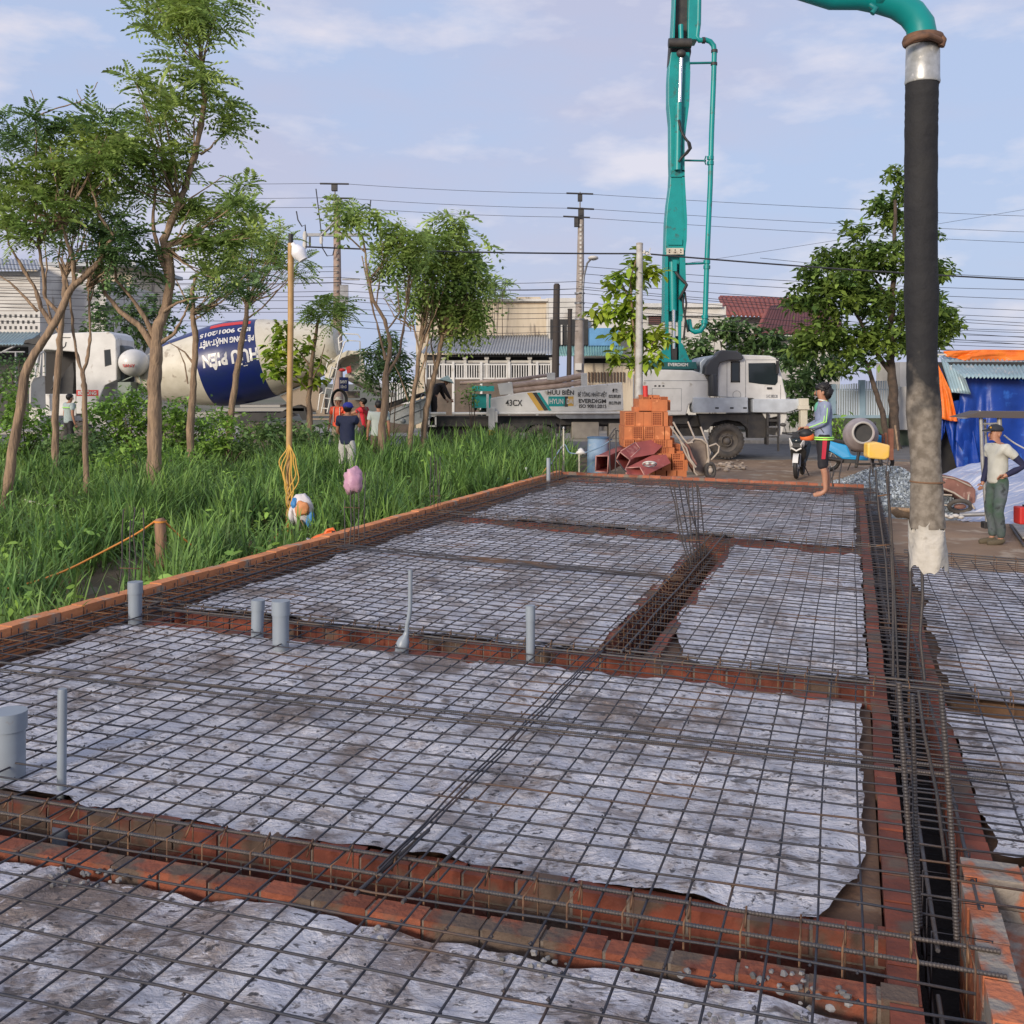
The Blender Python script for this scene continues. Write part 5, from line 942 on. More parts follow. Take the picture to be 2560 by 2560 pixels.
part('window', mat('brown_shutter', (.12, .05, .045), .6), h6, lambda b: [b.rpx(1623, 792+i*5, 1651, 795.5+i*5, DC+.95, .06) for i in range(4)]); part('window_frame', m_dark, h6, lambda b: b.rpx(1621, 790, 1653, 812, DC+.97, .02))
h7 = thing('building', 'house with red and maroon tiled roofs left of the large tree', 'building', P(1900, 1080, DC+6))
corr('roof', m_redroof, h7, [P(1800, 745, DC+10), P(2060, 752, DC+10), P(2060, 800, DC+6), P(1824, 790, DC+6)], 22, .07, .08)
corr('roof', m_redroof2, h7, [P(1922, 768, DC+6.5), P(2080, 752, DC+9), P(2110, 838, DC+4), P(1890, 836, DC+4)], 26, .05, .08)
part('ridge', m_redroof, h7, lambda b: (b.tpx([(1800, 744, DC+10), (2060, 752, DC+10)], .12, 8), b.tpx([(1922, 766, DC+6.4), (1890, 836, DC+3.9)], .10, 8), b.tpx([(1800, 745, DC+9.9), (1822, 790, DC+5.9)], .10, 8)))
part('fascia', m_white, h7, lambda b: (b.rpx(1884, 838, 2110, 846, DC+4, .2), b.prism([P(1798, 750, DC+9.8), P(1806, 750, DC+9.8), P(1826, 794, DC+5.8), P(1818, 796, DC+5.8)], (0, .1, 0))))
part('wall', m_wallw, h7, lambda b: (b.rpx(1822, 792, 2060, 1080, DC+7, 5), b.rpx(1895, 846, 2100, 1080, DC+4.6, 3)))
gt = thing('gate', 'pale blue barred gate with solid posts behind the small concrete mixer', 'gate', P(2150, 1060, 37))
mg = mat('pale_blue_gate_paint', (.30, .42, .50), .5, col2=(.24, .35, .42), scale=3)
part('gate_post', mg, gt, lambda b: (b.rpx(2150, 950, 2164, 1048, 37, .2), b.rpx(2076, 960, 2090, 1048, 37, .2)))
part('bars', mat('white_blue_bar_paint', (.52, .60, .66), .5), gt, lambda b: [b.rpx(x, 958+3*abs(math.sin(x*.05)), x+3.2, 1042, 37.05, .05) for x in range(2092, 2150, 6)]+[b.rpx(x, 952, x+3.2, 1042, 37.05, .05) for x in range(2166, 2232, 6)])
part('rail', mg, gt, lambda b: (b.rpx(2088, 1038, 2232, 1045, 36.98, .1), b.rpx(2088, 972, 2232, 975, 37.1, .05)))
lw = thing('low_wall', 'dark low wall under the pale blue gate', 'wall', P(2150, 1100, 37)); part('wall_body', mat('mossy_wall', (.10, .12, .08), .9, col2=(.06, .08, .05), scale=3), lw, lambda b: b.rpx(2060, 1046, 2300, P_y(37, 2150, -.45), 37, .2))
gp_ = thing('gate_pillar', 'rounded pale pillar right of the blue gate, half hidden by the hose', 'pillar', P(2255, 1100, 36.5)); part('pillar_body', m_wallw, gp_, lambda b: b.pxp([(2244, 1075), (2244, 990), (2248, 974), (2256, 966), (2300, 966), (2300, 1075)], 36.5, .4), .02)
ww = thing('building', 'distant pale wall behind the tarpaulin hut', 'building', P(2450, 1080, 46)); part('wall', m_wallw, ww, lambda b: b.rpx(2250, 905, 2800, 1080, 46, 3))
# ================================================================= POLES AND WIRES
def upole(label, x, yb_, yt, D, r0, r1, m, name='utility_pole', xt=None, grp='utility poles', lads=True):
    t = thing(name, label, 'pole', P(x, P_y(D, x, -.45), D), grp)
    part('shaft', m, t, lambda b: b.tube([P(x, P_y(D, x, -.5), D), P(xt or x, yt, D)], [r0, r1], 12))
    return t
u1 = upole('tall concrete utility pole with crossarms behind the mixer drum', 846, 0, 500, 38.5, .21, .12, mat('pole_concrete', (.36, .27, .22), .9, col2=(.27, .2, .16), scale=4), xt=842)
part('steps', m_concrete, u1, lambda b: [b.ell(P(843, y, 38.35), .04, .05, .06, 0, 6, 4) for y in range(600, 860, 16)])
part('steel_mast', m_grey, u1, lambda b: b.tpx([(838, 520, 38.4), (837, 470, 38.4)], .03, 6))
part('crossarm', m_grey, u1, lambda b: (b.rpx(757, 583, 925, 590, 38.2, .15), b.tpx([(800, 592, 38.2), (838, 553, 38.2)], .06, 6)))
part('insulator', m_dark, u1, lambda b: (b.rpx(828, 458, 842, 476, 38.3, .2), b.rpx(838, 494, 852, 512, 38.3, .2), b.rpx(772, 592, 776, 617, 38.1, .1)))
part('insulator_arm', m_dark, u1, lambda b: (b.tpx([(800, 459, 38.3), (872, 460, 38.3)], .035, 6), b.tpx([(810, 495, 38.3), (883, 496, 38.3)], .035, 6), b.tpx([(825, 518, 38.3), (895, 521, 38.3)], .035, 6)))
part('fuse_link', m_wallw, u1, lambda b: (b.lathe(P(762, 622, 38.2), (0, 0, 1), [(0, .06), (.15, .09), (.3, .06), (.5, .09), (.65, .05)], 10), b.lathe(P(803, 610, 38.2), (0, 0, 1), [(0, .05), (.15, .07), (.3, .05)], 8)))
part('jumper_lead', m_wire, u1, lambda b: (b.tpx([(741, 528, 38.2), (745, 550, 38.2), (755, 566, 38.2), (763, 562, 38.2), (764, 580, 38.2)], .025, 5), b.tpx([(790, 472, 38.2), (796, 520, 38.2), (803, 580, 38.2), (806, 620, 38.2), (818, 640, 38.2), (832, 638, 38.2), (838, 610, 38.2)], .022, 5), b.tpx([(927, 500, 38.2), (924, 530, 38.2), (922, 580, 38.2)], .022, 5)))
part('cable_bracket', m_grey, u1, lambda b: (b.rpx(855, 696, 898, 700, 38.2, .1), b.rpx(850, 712, 870, 760, 38.2, .1)))
u2 = upole('utility pole carrying the street lamp, right of the two dark poles', 1445, 0, 520, 39, .23, .11, mat('pole_concrete_pale', (.34, .30, .27), .9, col2=(.25, .21, .18), scale=4), xt=1453)
part('steps', m_wallw, u2, lambda b: [b.rpx(1449, y, 1454, y+6, 38.85, .05) for y in range(560, 760, 11)]); part('steel_mast', m_grey, u2, lambda b: b.tpx([(1450, 525, 38.9), (1450, 480, 38.9)], .03, 6))
part('insulator', m_dark, u2, lambda b: (b.rpx(1445, 484, 1456, 502, 38.8, .2), b.rpx(1446, 520, 1459, 539, 38.8, .2), b.rpx(1436, 543, 1446, 566, 38.8, .2)))
part('insulator_arm', m_dark, u2, lambda b: (b.tpx([(1416, 483, 38.8), (1483, 485, 38.8)], .035, 6), b.tpx([(1418, 520, 38.8), (1485, 523, 38.8)], .035, 6), b.tpx([(1408, 541, 38.8), (1475, 544, 38.8)], .035, 6)))
part('lamp_arm', m_grey, u2, lambda b: b.tpx([(1456, 790, 38.8), (1456, 740, 38.8), (1460, 690, 38.8), (1468, 658, 38.7), (1477, 648, 38.5)], .04, 7))
part('lamp_head', m_wallw, u2, lambda b: b.ell(P(1483, 645, 38.3), .2, .3, .09), .0); part('junction_box', m_wallw, u2, lambda b: (b.rpx(1438, 908, 1454, 925, 38.6, .2),))
part('pole_band', m_grey, u2, lambda b: [b.lathe(P(1449, y, 39), (0, 0, 1), [(0, .2), (.06, .2)], 12) for y in (735, 760, 800)])
m_dpole = mat('dark_timber_pole', (.05, .04, .035), .8)
u3 = upole('thick dark pole left of the street lamp pole', 1386, 0, 712, 41, .16, .13, m_dpole, xt=1392); u4 = upole('thin dark pole close to the street lamp pole', 1420, 0, 775, 41.5, .11, .09, m_dpole, xt=1425)
for u in (u3, u4): part('cap', m_dpole, u, lambda b: b.lathe(P(1392 if u is u3 else 1425, 712 if u is u3 else 775, 41), (0, 0, 1), [(0, .1), (.05, .1)], 8))
u5 = upole('white round pole rising through the yellow green tree', 1596, 0, 612, 24, .095, .078, mat('white_pole_paint', (.50, .49, .47), .7, col2=(.36, .34, .32), scale=6, col3=(.24, .2, .18), s3=9, t3=.62), xt=1599)
part('cap', m_concrete, u5, lambda b: b.lathe(P(1599, 612, 24), (0, 0, 1), [(0, .082), (.04, .08), (.05, .05)], 14)); part('insulator', m_wallw, u5, lambda b: (b.ell(P(1611, 630, 23.95), .03, .03, .05), b.ell(P(1618, 634, 23.95), .03, .03, .04), b.tpx([(1606, 632, 23.95), (1627, 636, 23.95)], .015, 6), b.tpx([(1622, 636, 23.95), (1626, 620, 23.95)], .012, 5)))
bp_ = thing('bamboo_lamp_pole', 'yellow bamboo pole with a white lamp and loops of yellow cord, standing in the grass', 'pole', P(722, 1380, 13.6))
part('bamboo', mat('bamboo_skin', (.48, .30, .12), .6, col2=(.38, .23, .09), scale=8), bp_, lambda b: b.tpx([(722, 1385, 13.6), (722, 1200, 13.6), (724, 1000, 13.6), (727, 800, 13.6), (727, 608, 13.6)], .040, 10) or b.tpx([(722, 1385, 13.6), (722, 1200, 13.6), (724, 1000, 13.6), (727, 800, 13.6), (727, 608, 13.6)], .034, 10))
part('pole_top', m_black, bp_, lambda b: (b.tpx([(727, 610, 13.6), (727, 585, 13.6)], .032, 8), b.lathe(P(725, 1250, 13.6), (0, 0, 1), [(0, .044), (.03, .044)], 10)))
part('lamp', mat('white_lamp_plastic', (.75, .75, .77), .4), bp_, lambda b: (b.tube([P(737, 615, 13.5), P(744, 627, 13.5), P(749, 634, 13.5), P(756, 645, 13.5), P(759, 650, 13.5)], [.05, .095, .10, .07, .066], 18), b.lathe(P(731, 608, 13.55), (.5, 0, -.7), [(0, .03), (.07, .04)], 12)))
cordm = mat('yellow_cord', (.60, .36, .07), .6)
part('cord', cordm, bp_, lambda b: [b.tube([P(722+a*math.sin(PI*i/12)+3*math.sin(i), y0+(y1-y0)*i/12, 13.5) for i in range(13)], .009, 5) for a, y0, y1 in ((-22, 1112, 1215), (-16, 1115, 1240), (16, 1112, 1230), (24, 1116, 1250), (10, 1115, 1290), (-10, 1118, 1270), (5, 1110, 1330))])
wires = [((-100, 452), (842, 458), 38.3), ((842, 458), (1450, 484), 38.3), ((1450, 484), (2700, 545), 38.3), ((-100, 488), (846, 494), 38.3), ((846, 494), (1452, 521), 38.3), ((1452, 521), (2700, 585), 38.3), ((-100, 508), (860, 518), 38.3), ((860, 518), (1442, 543), 38.3), ((1442, 543), (2700, 612), 38.3),
 ((764, 617), (1598, 634), 24), ((1611, 634), (2700, 706), 24), ((-100, 690), (846, 706), 38), ((846, 706), (1445, 722), 38), ((1445, 722), (2700, 815), 38), ((1900, 645), (2700, 700), 44), ((1500, 690), (2700, 500), 60)]
for i in range(11): y = 660+i*14+random.uniform(-4, 4); wires.append(((-100, y-4), (846, y+6+i*.6), 38.2)); wires.append(((846, y+6+i*.6), (1446, y+14+i*1.5+random.uniform(-6, 6)), 38.2)) if i > 1 else None
for i in range(8): y = 668+i*17+random.uniform(-4, 4); wires.append(((1446, y), (2700, y+62+i*7), 38.2+i*.1))
for i in range(8): y = 812+i*9; wires.append(((2000, y-20), (2700, y+14), 40))
wn = ['highest', 'second highest', 'third highest']
for i, (a, b_, D) in enumerate(wires):
    th = .019 if i in (9, 10) else (.008 if i < 9 else .010); sag = 5 if i < 9 else random.uniform(4, 12)
    mb = MB(); mb.tube([P(a[0]+(b_[0]-a[0])*k/14, a[1]+(b_[1]-a[1])*k/14+sag*4*(k/14)*(1-k/14), D) for k in range(15)], th, 4)
    if i < 9: lb, g_ = f'{wn[i//3]} thin wire in the sky, '+('left of the tall concrete pole', 'between the two poles with crossarms', 'right of the street lamp pole')[i % 3], 'overhead wires'
    elif i == 9: lb, g_ = 'thick black cable from the lamp height crossarm to the white round pole', 'overhead wires'
    elif i == 10: lb, g_ = 'thick black cable crossing in front of the teal boom to the right edge', 'overhead wires'
    elif i == 15: lb, g_ = 'thin wire rising to the right against the slope of all the others', 'overhead wires'
    else: lb, g_ = 'black cable, one of the many strung low along the road', 'cables strung low along the road'
    tag(mb.build('overhead_wire', m_wire), lb, 'wire', g_)
# ================================================================= THINGS ABOUT THE SITE
# brick stack
st_ = thing('brick_stack', 'tall leaning stack of orange hollow bricks in front of the pump truck', 'brick stack', P(1640, 1205, 19.6))
m_ob = mat('new_hollow_brick', (.52, .175, .065), .85, col2=(.40, .13, .05), scale=5, island=.22, col3=(.70, .28, .12), s3=6, t3=.62, bump=.2, bscale=30); m_hole = mat('brick_hole_shade', (.16, .035, .015), .95)
def hbrick(b, x, y, w_, h_, D, face, d=.35):
    b.rpx(x, y, x+w_, y+h_, D, d)
    if face:
        nx, ny = (5, 6) if h_ > w_ else (5, 4)
        for i in range(nx):
            for j in range(ny): b.rpx(x+w_*(.10+i*.82/nx), y+h_*(.07+j*.88/ny), x+w_*(.10+(i+.66)*.82/nx), y+h_*(.07+(j+.66)*.88/ny), D-.004, .02, 1)  # raised dark boxes, the shade of open holes put into their colour
rows = [(988, 16, [(1612, 20, 0), (1632, 18, 0)], 19.9), (998, 30, [(1598, 24, 0), (1622, 30, 0)], 19.75), (1000, 30, [(1630, 40, 0)], 19.7), (1030, 36, [(1562, 26, 1), (1588, 21, 0), (1609, 21, 0), (1630, 28, 1), (1659, 12, 0)], 19.6), (1066, 34, [(1561, 21, 0), (1582, 28, 1), (1610, 27, 1), (1637, 24, 0), (1662, 14, 0)], 19.5), (1100, 19, [(1560, 26, 1), (1587, 22, 1), (1609, 26, 1), (1636, 32, 1), (1668, 14, 0)], 19.45), (1119, 17, [(1640, 30, 1), (1671, 16, 0)], 19.4), (1134, 22, [(1634, 22, 0), (1657, 22, 0), (1680, 24, 1), (1704, 8, 0)], 19.35), (1150, 28, [(1655, 24, 0), (1681, 30, 1), (1711, 9, 0)], 19.3), (1176, 30, [(1640, 26, 0), (1668, 24, 0), (1693, 24, 0)], 19.25), (1128, 24, [(1683, 26, 0)], 19.5), (1110, 18, [(1684, 18, 1)], 19.6)]
for y, h_, bl_, D in rows:
    for x, w_, fc in bl_:
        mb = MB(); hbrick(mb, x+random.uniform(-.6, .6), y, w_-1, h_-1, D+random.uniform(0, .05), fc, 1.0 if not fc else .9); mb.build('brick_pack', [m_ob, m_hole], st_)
for x, y, w_, h_ in ((1606, 992, 18, 9), (1650, 992, 20, 10), (1668, 1000, 8, 26), (1672, 1040, 9, 50), (1676, 1095, 10, 34), (1586, 1018, 12, 12), (1630, 994, 18, 8)):
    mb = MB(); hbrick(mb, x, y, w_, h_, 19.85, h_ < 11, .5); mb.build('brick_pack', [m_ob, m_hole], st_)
part('red_tube_end', m_red, st_, lambda b: b.tpx([(1614, 992, 19.9), (1613, 964, 19.9)], .05, 12))
# painted steel shutters / box sections
m_box = mat('red_oxide_paint', (.36, .085, .07), .55, col2=(.28, .065, .055), scale=3, col3=(.42, .16, .13), s3=5, t3=.6)
def boxsec(label, q, lg, wl=.012, name='steel_box_section'):      # q: four corners of the open end, lg: vector along
    t = thing(name, label, 'steel box', q[3], 'red steel box sections in front of the bricks'); lg = Vector(lg); q = [Vector(a) for a in q]
    mb = MB()
    for i in range(4):
        a, b2 = q[i], q[(i+1) % 4]; c_ = (q[0]+q[1]+q[2]+q[3])/4; ia, ib = a.lerp(c_, .07), b2.lerp(c_, .07)
        mb.add([a, b2, b2+lg, a+lg, ia, ib, ib+lg, ia+lg], [(0, 1, 2, 3), (7, 6, 5, 4), (0, 4, 5, 1), (3, 2, 6, 7)])
    mb.build('shell', m_box, t); mb = MB()
    for i in range(4): mb.tube([q[i], q[(i+1) % 4]], .012, 5)
    mb.build('rim', mat('pink_worn_edge', (.52, .26, .22), .6), t); return t
v_ = lambda a, b2: P(*a)-P(*b2)
boxsec('left red steel box with its square open end facing the viewer', [P(1490, 1140, 18.9), P(1521, 1140, 18.9), P(1519, 1181, 18.9), P(1489, 1178, 18.9)], v_((1582, 1112, 20.6), (1521, 1140, 18.9)))
boxsec('middle red steel box, tilted, with a dark open end', [P(1550, 1130, 18.85), P(1575, 1150, 18.8), P(1562, 1176, 18.8), P(1540, 1150, 18.85)], v_((1630, 1108, 20), (1560, 1135, 18.85)))
boxsec('right red steel box lying flat with white cups on it', [P(1564, 1170, 18.7), P(1600, 1168, 18.7), P(1612, 1190, 18.6), P(1566, 1188, 18.6)], v_((1655, 1140, 19.2), (1590, 1172, 18.7)))
boxsec('long red steel sheet box sloping up to the bricks', [P(1552, 1128, 19.0), P(1588, 1106, 19.3), P(1600, 1122, 19.2), P(1574, 1146, 18.9)], v_((1648, 1118, 19.3), (1588, 1128, 19.0)))
t = thing('cup_tray', 'white bowls in a pale tray on the red steel boxes', 'bowls', P(1622, 1160, 18.6))
part('bowl', m_white, t, lambda b: (b.ell(P(1619, 1158, 18.55), .045, .05, .04), b.ell(P(1632, 1158, 18.55), .045, .05, .035), b.tube([P(1624+17*math.cos(a), 1160+6*math.sin(a), 18.6+.1*math.sin(a)) for a in [2*PI*i/18 for i in range(18)]], .014, 5, closed=True)))
t = thing('rust_frame_bars', 'bent bars standing at the slab edge in front of the red steel boxes', 'steel bars', P(1532, 1190, 18.4))
for q in ([(1526, 1186), (1524, 1150), (1524, 1090), (1534, 1075), (1540, 1070)], [(1538, 1186), (1540, 1130), (1540, 1075), (1548, 1078)], [(1543, 1150), (1556, 1170), (1566, 1180)], [(1524, 1100), (1536, 1085)]): part('bent_bar', m_rebar2, t, lambda b: b.tpx([(*p, 18.45) for p in q], .014, 6))
t = thing('blue_drum', 'faded blue drum beside the red steel boxes', 'drum', P(1495, 1180, 19.8)); dmm = mat('faded_blue_plastic', (.16, .27, .42), .6, col2=(.24, .34, .46), scale=5, col3=(.35, .40, .45), s3=4, t3=.58)
part('shell', dmm, t, lambda b: b.lathe(Vector((P(1495, 1185, 19.9).x, 19.9, -.45)), (0, 0, 1), [(0, .2), (.02, .215), (.3, .215), (.32, .222), (.34, .215), (.6, .215), (.62, .222), (.64, .215), (1.03, .21)], 26)); part('lid_rim', mat('dark_blue_rim', (.06, .12, .2), .6), t, lambda b: b.lathe(Vector((P(1495, 1185, 19.9).x, 19.9, .575)), (0, 0, 1), [(0, .222), (.03, .222), (.035, .19)], 26))
# line of posts and cord at the far left corner
for x, y0, y1, lb in ((1409, 1170, 1070, 'thin pale post nearest the bar cluster at the far corner'), (1448, 1178, 1130, 'thin post with a white rag tied on top beside the blue drum')):
    t = thing('marker_post', lb, 'post', P(x, y0+10, 19.2)); part('post', m_cream, t, lambda b: b.tpx([(x, y0+10, 19.2), (x, y1, 19.2)], .016, 7)); part('rag' if x > 1440 else 'tip', m_white, t, lambda b: b.ell(P(x+(4 if x > 1440 else 0), y1, 19.2), .09 if x > 1440 else .02, .06, .06 if x > 1440 else .02, 0, 9, 6, lambda a, b2, c_: (a*(1+.4*math.sin(c_*9)), b2, c_*(1+.4*math.cos(a*9)))))
def cordo(label, pts, r, m, cat='cord', name='cord'):
    pts = [P(*p) for p in pts]; q = []
    for i in range(len(pts)-1):
        a, b2, c_, d_ = pts[max(0, i-1)], pts[i], pts[i+1], pts[min(len(pts)-1, i+2)]
        for k in range(6): s = k/6; q.append(.5*((2*b2)+(c_-a)*s+(2*a-5*b2+4*c_-d_)*s*s+(3*b2-a-3*c_+d_)*s**3))
    q.append(pts[-1]); mb = MB(); mb.tube(q, r, 6); return tag(mb.build(name, m), label, cat)
cordo('pale blue cord sagging from the thin posts to the red steel boxes', [(1378, 1160, 19.2), (1409, 1112, 19.2), (1425, 1132, 19.2), (1460, 1132, 19.2), (1500, 1118, 18.8), (1530, 1098, 18.5)], .012, dmm)
orc = mat('orange_cord_plastic', (.70, .27, .05), .5)
cordo('orange cord strung from the left edge to the wooden stake', [(-30, 1482, 9), (60, 1462, 9.3), (160, 1428, 9.6), (260, 1378, 9.9), (340, 1335, 10.1), (392, 1300, 10.25)], .010, orc)
cordo('orange cord sagging from the wooden stake along the brick edge to the bamboo pole', [(408, 1300, 10.25), (450, 1340, 10.4), (500, 1374, 10.6), (560, 1396, 11), (620, 1388, 11.6), (680, 1348, 12.5), (724, 1308, 13.5)], .010, orc)
cordo('pale grey cable running along the brick edge behind the red hand machine', [(752, 1325, 12.9), (790, 1318, 13), (830, 1300, 13.2), (862, 1272, 13.6), (900, 1265, 14.5), (950, 1256, 15.5), (996, 1245, 16.5), (1050, 1268, 17)], .013, mat('pale_cable', (.36, .34, .31), .6), 'cable')
cordo('bundle of pale blue hose lying on the brick edge', [(1254, 1216, 17.6), (1262, 1204, 17.6), (1272, 1197, 17.6), (1284, 1202, 17.6), (1278, 1206, 17.5)], .014, mat('pale_blue_hose', (.35, .50, .62), .5), 'hose', 'hose')
cordo('white plastic tube leaning in the grass by the brick edge', [(1315, 1170, 18.2), (1327, 1196, 18)], .022, m_white, 'tube', 'plastic_tube')
cordo('thin yellow tube leaning right of the white plastic tube', [(1366, 1170, 18.2), (1352, 1190, 18)], .013, cordm, 'tube', 'plastic_tube')
cordo('bare pale branch lying in the grass at the left', [(62, 1250, 15), (90, 1258, 14.8), (140, 1266, 14.8)], .02, m_cream, 'branch', 'fallen_branch')
t = thing('wooden_stake', 'split old wooden stake holding the orange cord', 'stake', GP(400, 1455, -.1)); D = 10.25
part('stake', mat('weathered_wood', (.30, .17, .10), .9, col2=(.18, .10, .065), scale=9, bump=.8, bscale=30, stretch=(1, 1, .2)), t, lambda b: b.tube([P(402, 1475, D), P(401, 1420, D), P(403, 1350, D), P(400, 1302, D), P(399, 1296, D)], [.062, .06, .056, .058, .04], 7)); part('cord_knot', orc, t, lambda b: b.lathe(P(401, 1306, D), (0, 0, 1), [(0, .062), (.018, .064)], 9))
t = thing('stump', 'short pale cut stump in the grass beside the thin bars', 'stump', P(323, 1290, 13)); part('wood', mat('pale_cut_wood', (.50, .38, .24), .9, col2=(.36, .25, .15), scale=9), t, lambda b: b.tube([P(322, 1300, 13), P(325, 1264, 13)], [.07, .055], 9)); part('bark', m_bark, t, lambda b: b.tube([P(320, 1345, 13), P(322, 1285, 13)], [.085, .073], 9))
def blobm(mb, c, rx, ry, rz, sd=0, am=.25, mi=0, nu=20, nv=13): mb.ell(c, rx, ry, rz, mi, nu, nv, lambda x, y, z: tuple(Vector((x, y, z))*(1+am*noise.fractal(Vector((x*1.6+sd, y*1.6, z*1.6)), 1, 2, 3))))
t = thing('plastic_bag', 'crumpled pink bag pulled over the tops of upright bars', 'bag', P(880, 1205, 12.9)); mb = MB(); blobm(mb, P(882, 1202, 12.9), .13, .1, .165, 3, .35); mb.build('bag', mat('pink_plastic', (.58, .33, .42), .5, col2=(.46, .25, .36), scale=6, bump=.6, bscale=14), t)
t = thing('cement_sack', 'white sack printed blue and orange tied on the bamboo pole', 'sack', P(755, 1290, 12.9)); mb = MB(); blobm(mb, P(754, 1275, 12.95), .15, .1, .20, 8, .2); blobm(mb, P(776, 1300, 12.9), .055, .06, .12, 2, .2, 1); blobm(mb, P(728, 1292, 12.9), .04, .05, .12, 4, .2, 0); blobm(mb, P(756, 1272, 12.86), .09, .05, .10, 9, .35, 2); blobm(mb, P(736, 1258, 12.9), .04, .05, .07, 5, .3, 1)
mb.build('sack', [mat('white_sack_plastic', (.62, .58, .58), .6, bump=.4, bscale=12), mat('blue_print', (.05, .22, .50), .6), mat('orange_print', (.60, .25, .10), .6)], t); part('tie', m_rust, t, lambda b: (b.tpx([(748, 1300, 12.85), (740, 1330, 12.9), (730, 1345, 12.95)], .012, 5), b.tpx([(752, 1300, 12.85), (770, 1330, 12.9), (780, 1345, 12.95)], .012, 5)))
t = thing('hand_machine', 'orange red hand held vibrator motor lying on the brick edge', 'power tool', SL(-5.0, 9.2, .065)); D = SL(-5, 9.2).y
part('body', m_orange, t, lambda b: (b.tube([P(782, 1356, D), P(795, 1352, D), P(812, 1347, D), P(834, 1340, D)], [.05, .062, .062, .055], 16),)); part('handle', m_orange, t, lambda b: b.tpx([(812, 1335, D), (818, 1326, D), (832, 1322, D), (838, 1332, D), (836, 1348, D)], .017, 8)); part('drive_neck', m_grey, t, lambda b: b.tube([P(766, 1346, D), P(775, 1352, D), P(782, 1355, D)], [.012, .022, .03], 10)); part('end_cap', m_black, t, lambda b: b.lathe(P(833, 1340, D), (1, 0, .25), [(0, .057), (.03, .056), (.035, .02)], 16))
# wheelbarrows
m_barrow = mat('rusty_barrow_tray', (.27, .13, .10), .75, col2=(.18, .085, .065), scale=5, col3=(.40, .27, .22), s3=7, t3=.6); m_tub = mat('pale_tube_paint', (.46, .40, .33), .6, col2=(.34, .28, .22), scale=8)
t = thing('wheelbarrow', 'rusty wheelbarrow tipped over on the white tarpaulin', 'wheelbarrow', P(2395, 1290, 16.4), 'wheelbarrows'); D = 16.4
mb = MB(); mb.prism([P(2345, 1200, D), P(2380, 1190, D), P(2425, 1206, D), P(2441, 1225, D), P(2440, 1262, D), P(2420, 1262, D), P(2380, 1235, D), P(2346, 1222, D)], (0, .45, .0)); mb.build('tray', m_barrow, t, bevel=.03)
part('wheel', m_tyre, t, lambda b: b.tube([P(2400+27*math.cos(a), 1266+14*math.sin(a), D-.15+.1*math.sin(a)) for a in [2*PI*i/24 for i in range(24)]], .035, 8, closed=True)); part('hub', m_barrow, t, lambda b: b.ell(P(2400, 1266, D-.12), .10, .04, .045))
part('frame_tube', m_tub, t, lambda b: (b.tpx([(2345, 1216, D-.1), (2385, 1232, D-.15), (2430, 1262, D-.2), (2436, 1272, D-.2)], .016, 7), b.tpx([(2345, 1236, D-.1), (2380, 1238, D-.15)], .014, 7), b.tpx([(2346, 1260, D-.1), (2372, 1264, D-.15)], .014, 7), b.tpx([(2422, 1236, D-.18), (2420, 1254, D-.18)], .014, 6), b.tpx([(2345, 1190, D-.02), (2385, 1196, D-.02), (2428, 1216, D-.02)], .012, 6)))
t = thing('wheelbarrow', 'upended wheelbarrow with its tray side on, right of the brick stack', 'wheelbarrow', P(1765, 1200, 19.4), 'wheelbarrows'); D = 19.5
part('tray', mat('dull_tray_steel', (.24, .19, .15), .7, col2=(.17, .13, .1), scale=5), t, lambda b: b.pxp([(1724, 1108), (1735, 1099), (1752, 1100), (1766, 1110), (1770, 1150), (1764, 1190), (1745, 1190), (1732, 1170), (1726, 1130)], D, .5), .03); part('tray_rim', m_tub, t, lambda b: b.tpx([(1724, 1108, D-.02), (1736, 1097, D-.02), (1754, 1099, D-.02), (1768, 1110, D-.02), (1772, 1150, D-.02), (1765, 1192, D-.02)], .022, 7))
part('handle', m_tub, t, lambda b: b.tpx([(1720, 1055, D+.4), (1730, 1080, D+.2), (1738, 1098, D)], .018, 7)); part('handle', m_tub, t, lambda b: b.tpx([(1752, 1068, D+.4), (1762, 1095, D+.2), (1768, 1110, D)], .018, 7))
part('leg_frame', m_tub, t, lambda b: (b.tpx([(1772, 1116, D), (1790, 1109, D), (1798, 1116, D), (1796, 1130, D), (1778, 1150, D)], .017, 7), b.tpx([(1768, 1112, D), (1776, 1130, D), (1766, 1160, D), (1772, 1190, D)], .017, 7))); part('wheel', m_tyre, t, lambda b: b.tube([P(1775+11*math.cos(a), 1176+17*math.sin(a), D+.05*math.cos(a)) for a in [2*PI*i/22 for i in range(22)]], .04, 8, closed=True)); part('hub', m_tub, t, lambda b: b.ell(P(1775, 1176, D), .06, .04, .06))
t = thing('wheelbarrow', 'wheelbarrow stood on end with long handles leaning on the brick stack', 'wheelbarrow', P(1700, 1200, 18.9), 'wheelbarrows'); D = 19.0
part('handle', m_tub, t, lambda b: b.tpx([(1683, 1055, D), (1694, 1075, D), (1708, 1096, D), (1718, 1108, D), (1732, 1106, D)], .018, 7)); part('handle', m_tub, t, lambda b: b.tpx([(1676, 1065, D), (1690, 1084, D), (1706, 1108, D), (1716, 1120, D), (1724, 1146, D), (1740, 1168, D)], .018, 7)); part('leg_frame', m_tub, t, lambda b: b.tpx([(1700, 1100, D), (1712, 1130, D), (1720, 1146, D), (1734, 1164, D), (1736, 1180, D), (1743, 1188, D)], .016, 7)); part('tray', m_barrow, t, lambda b: b.pxp([(1712, 1108), (1722, 1110), (1733, 1140), (1744, 1160), (1738, 1176), (1722, 1150)], D+.06, .45), .02)
mb = MB()
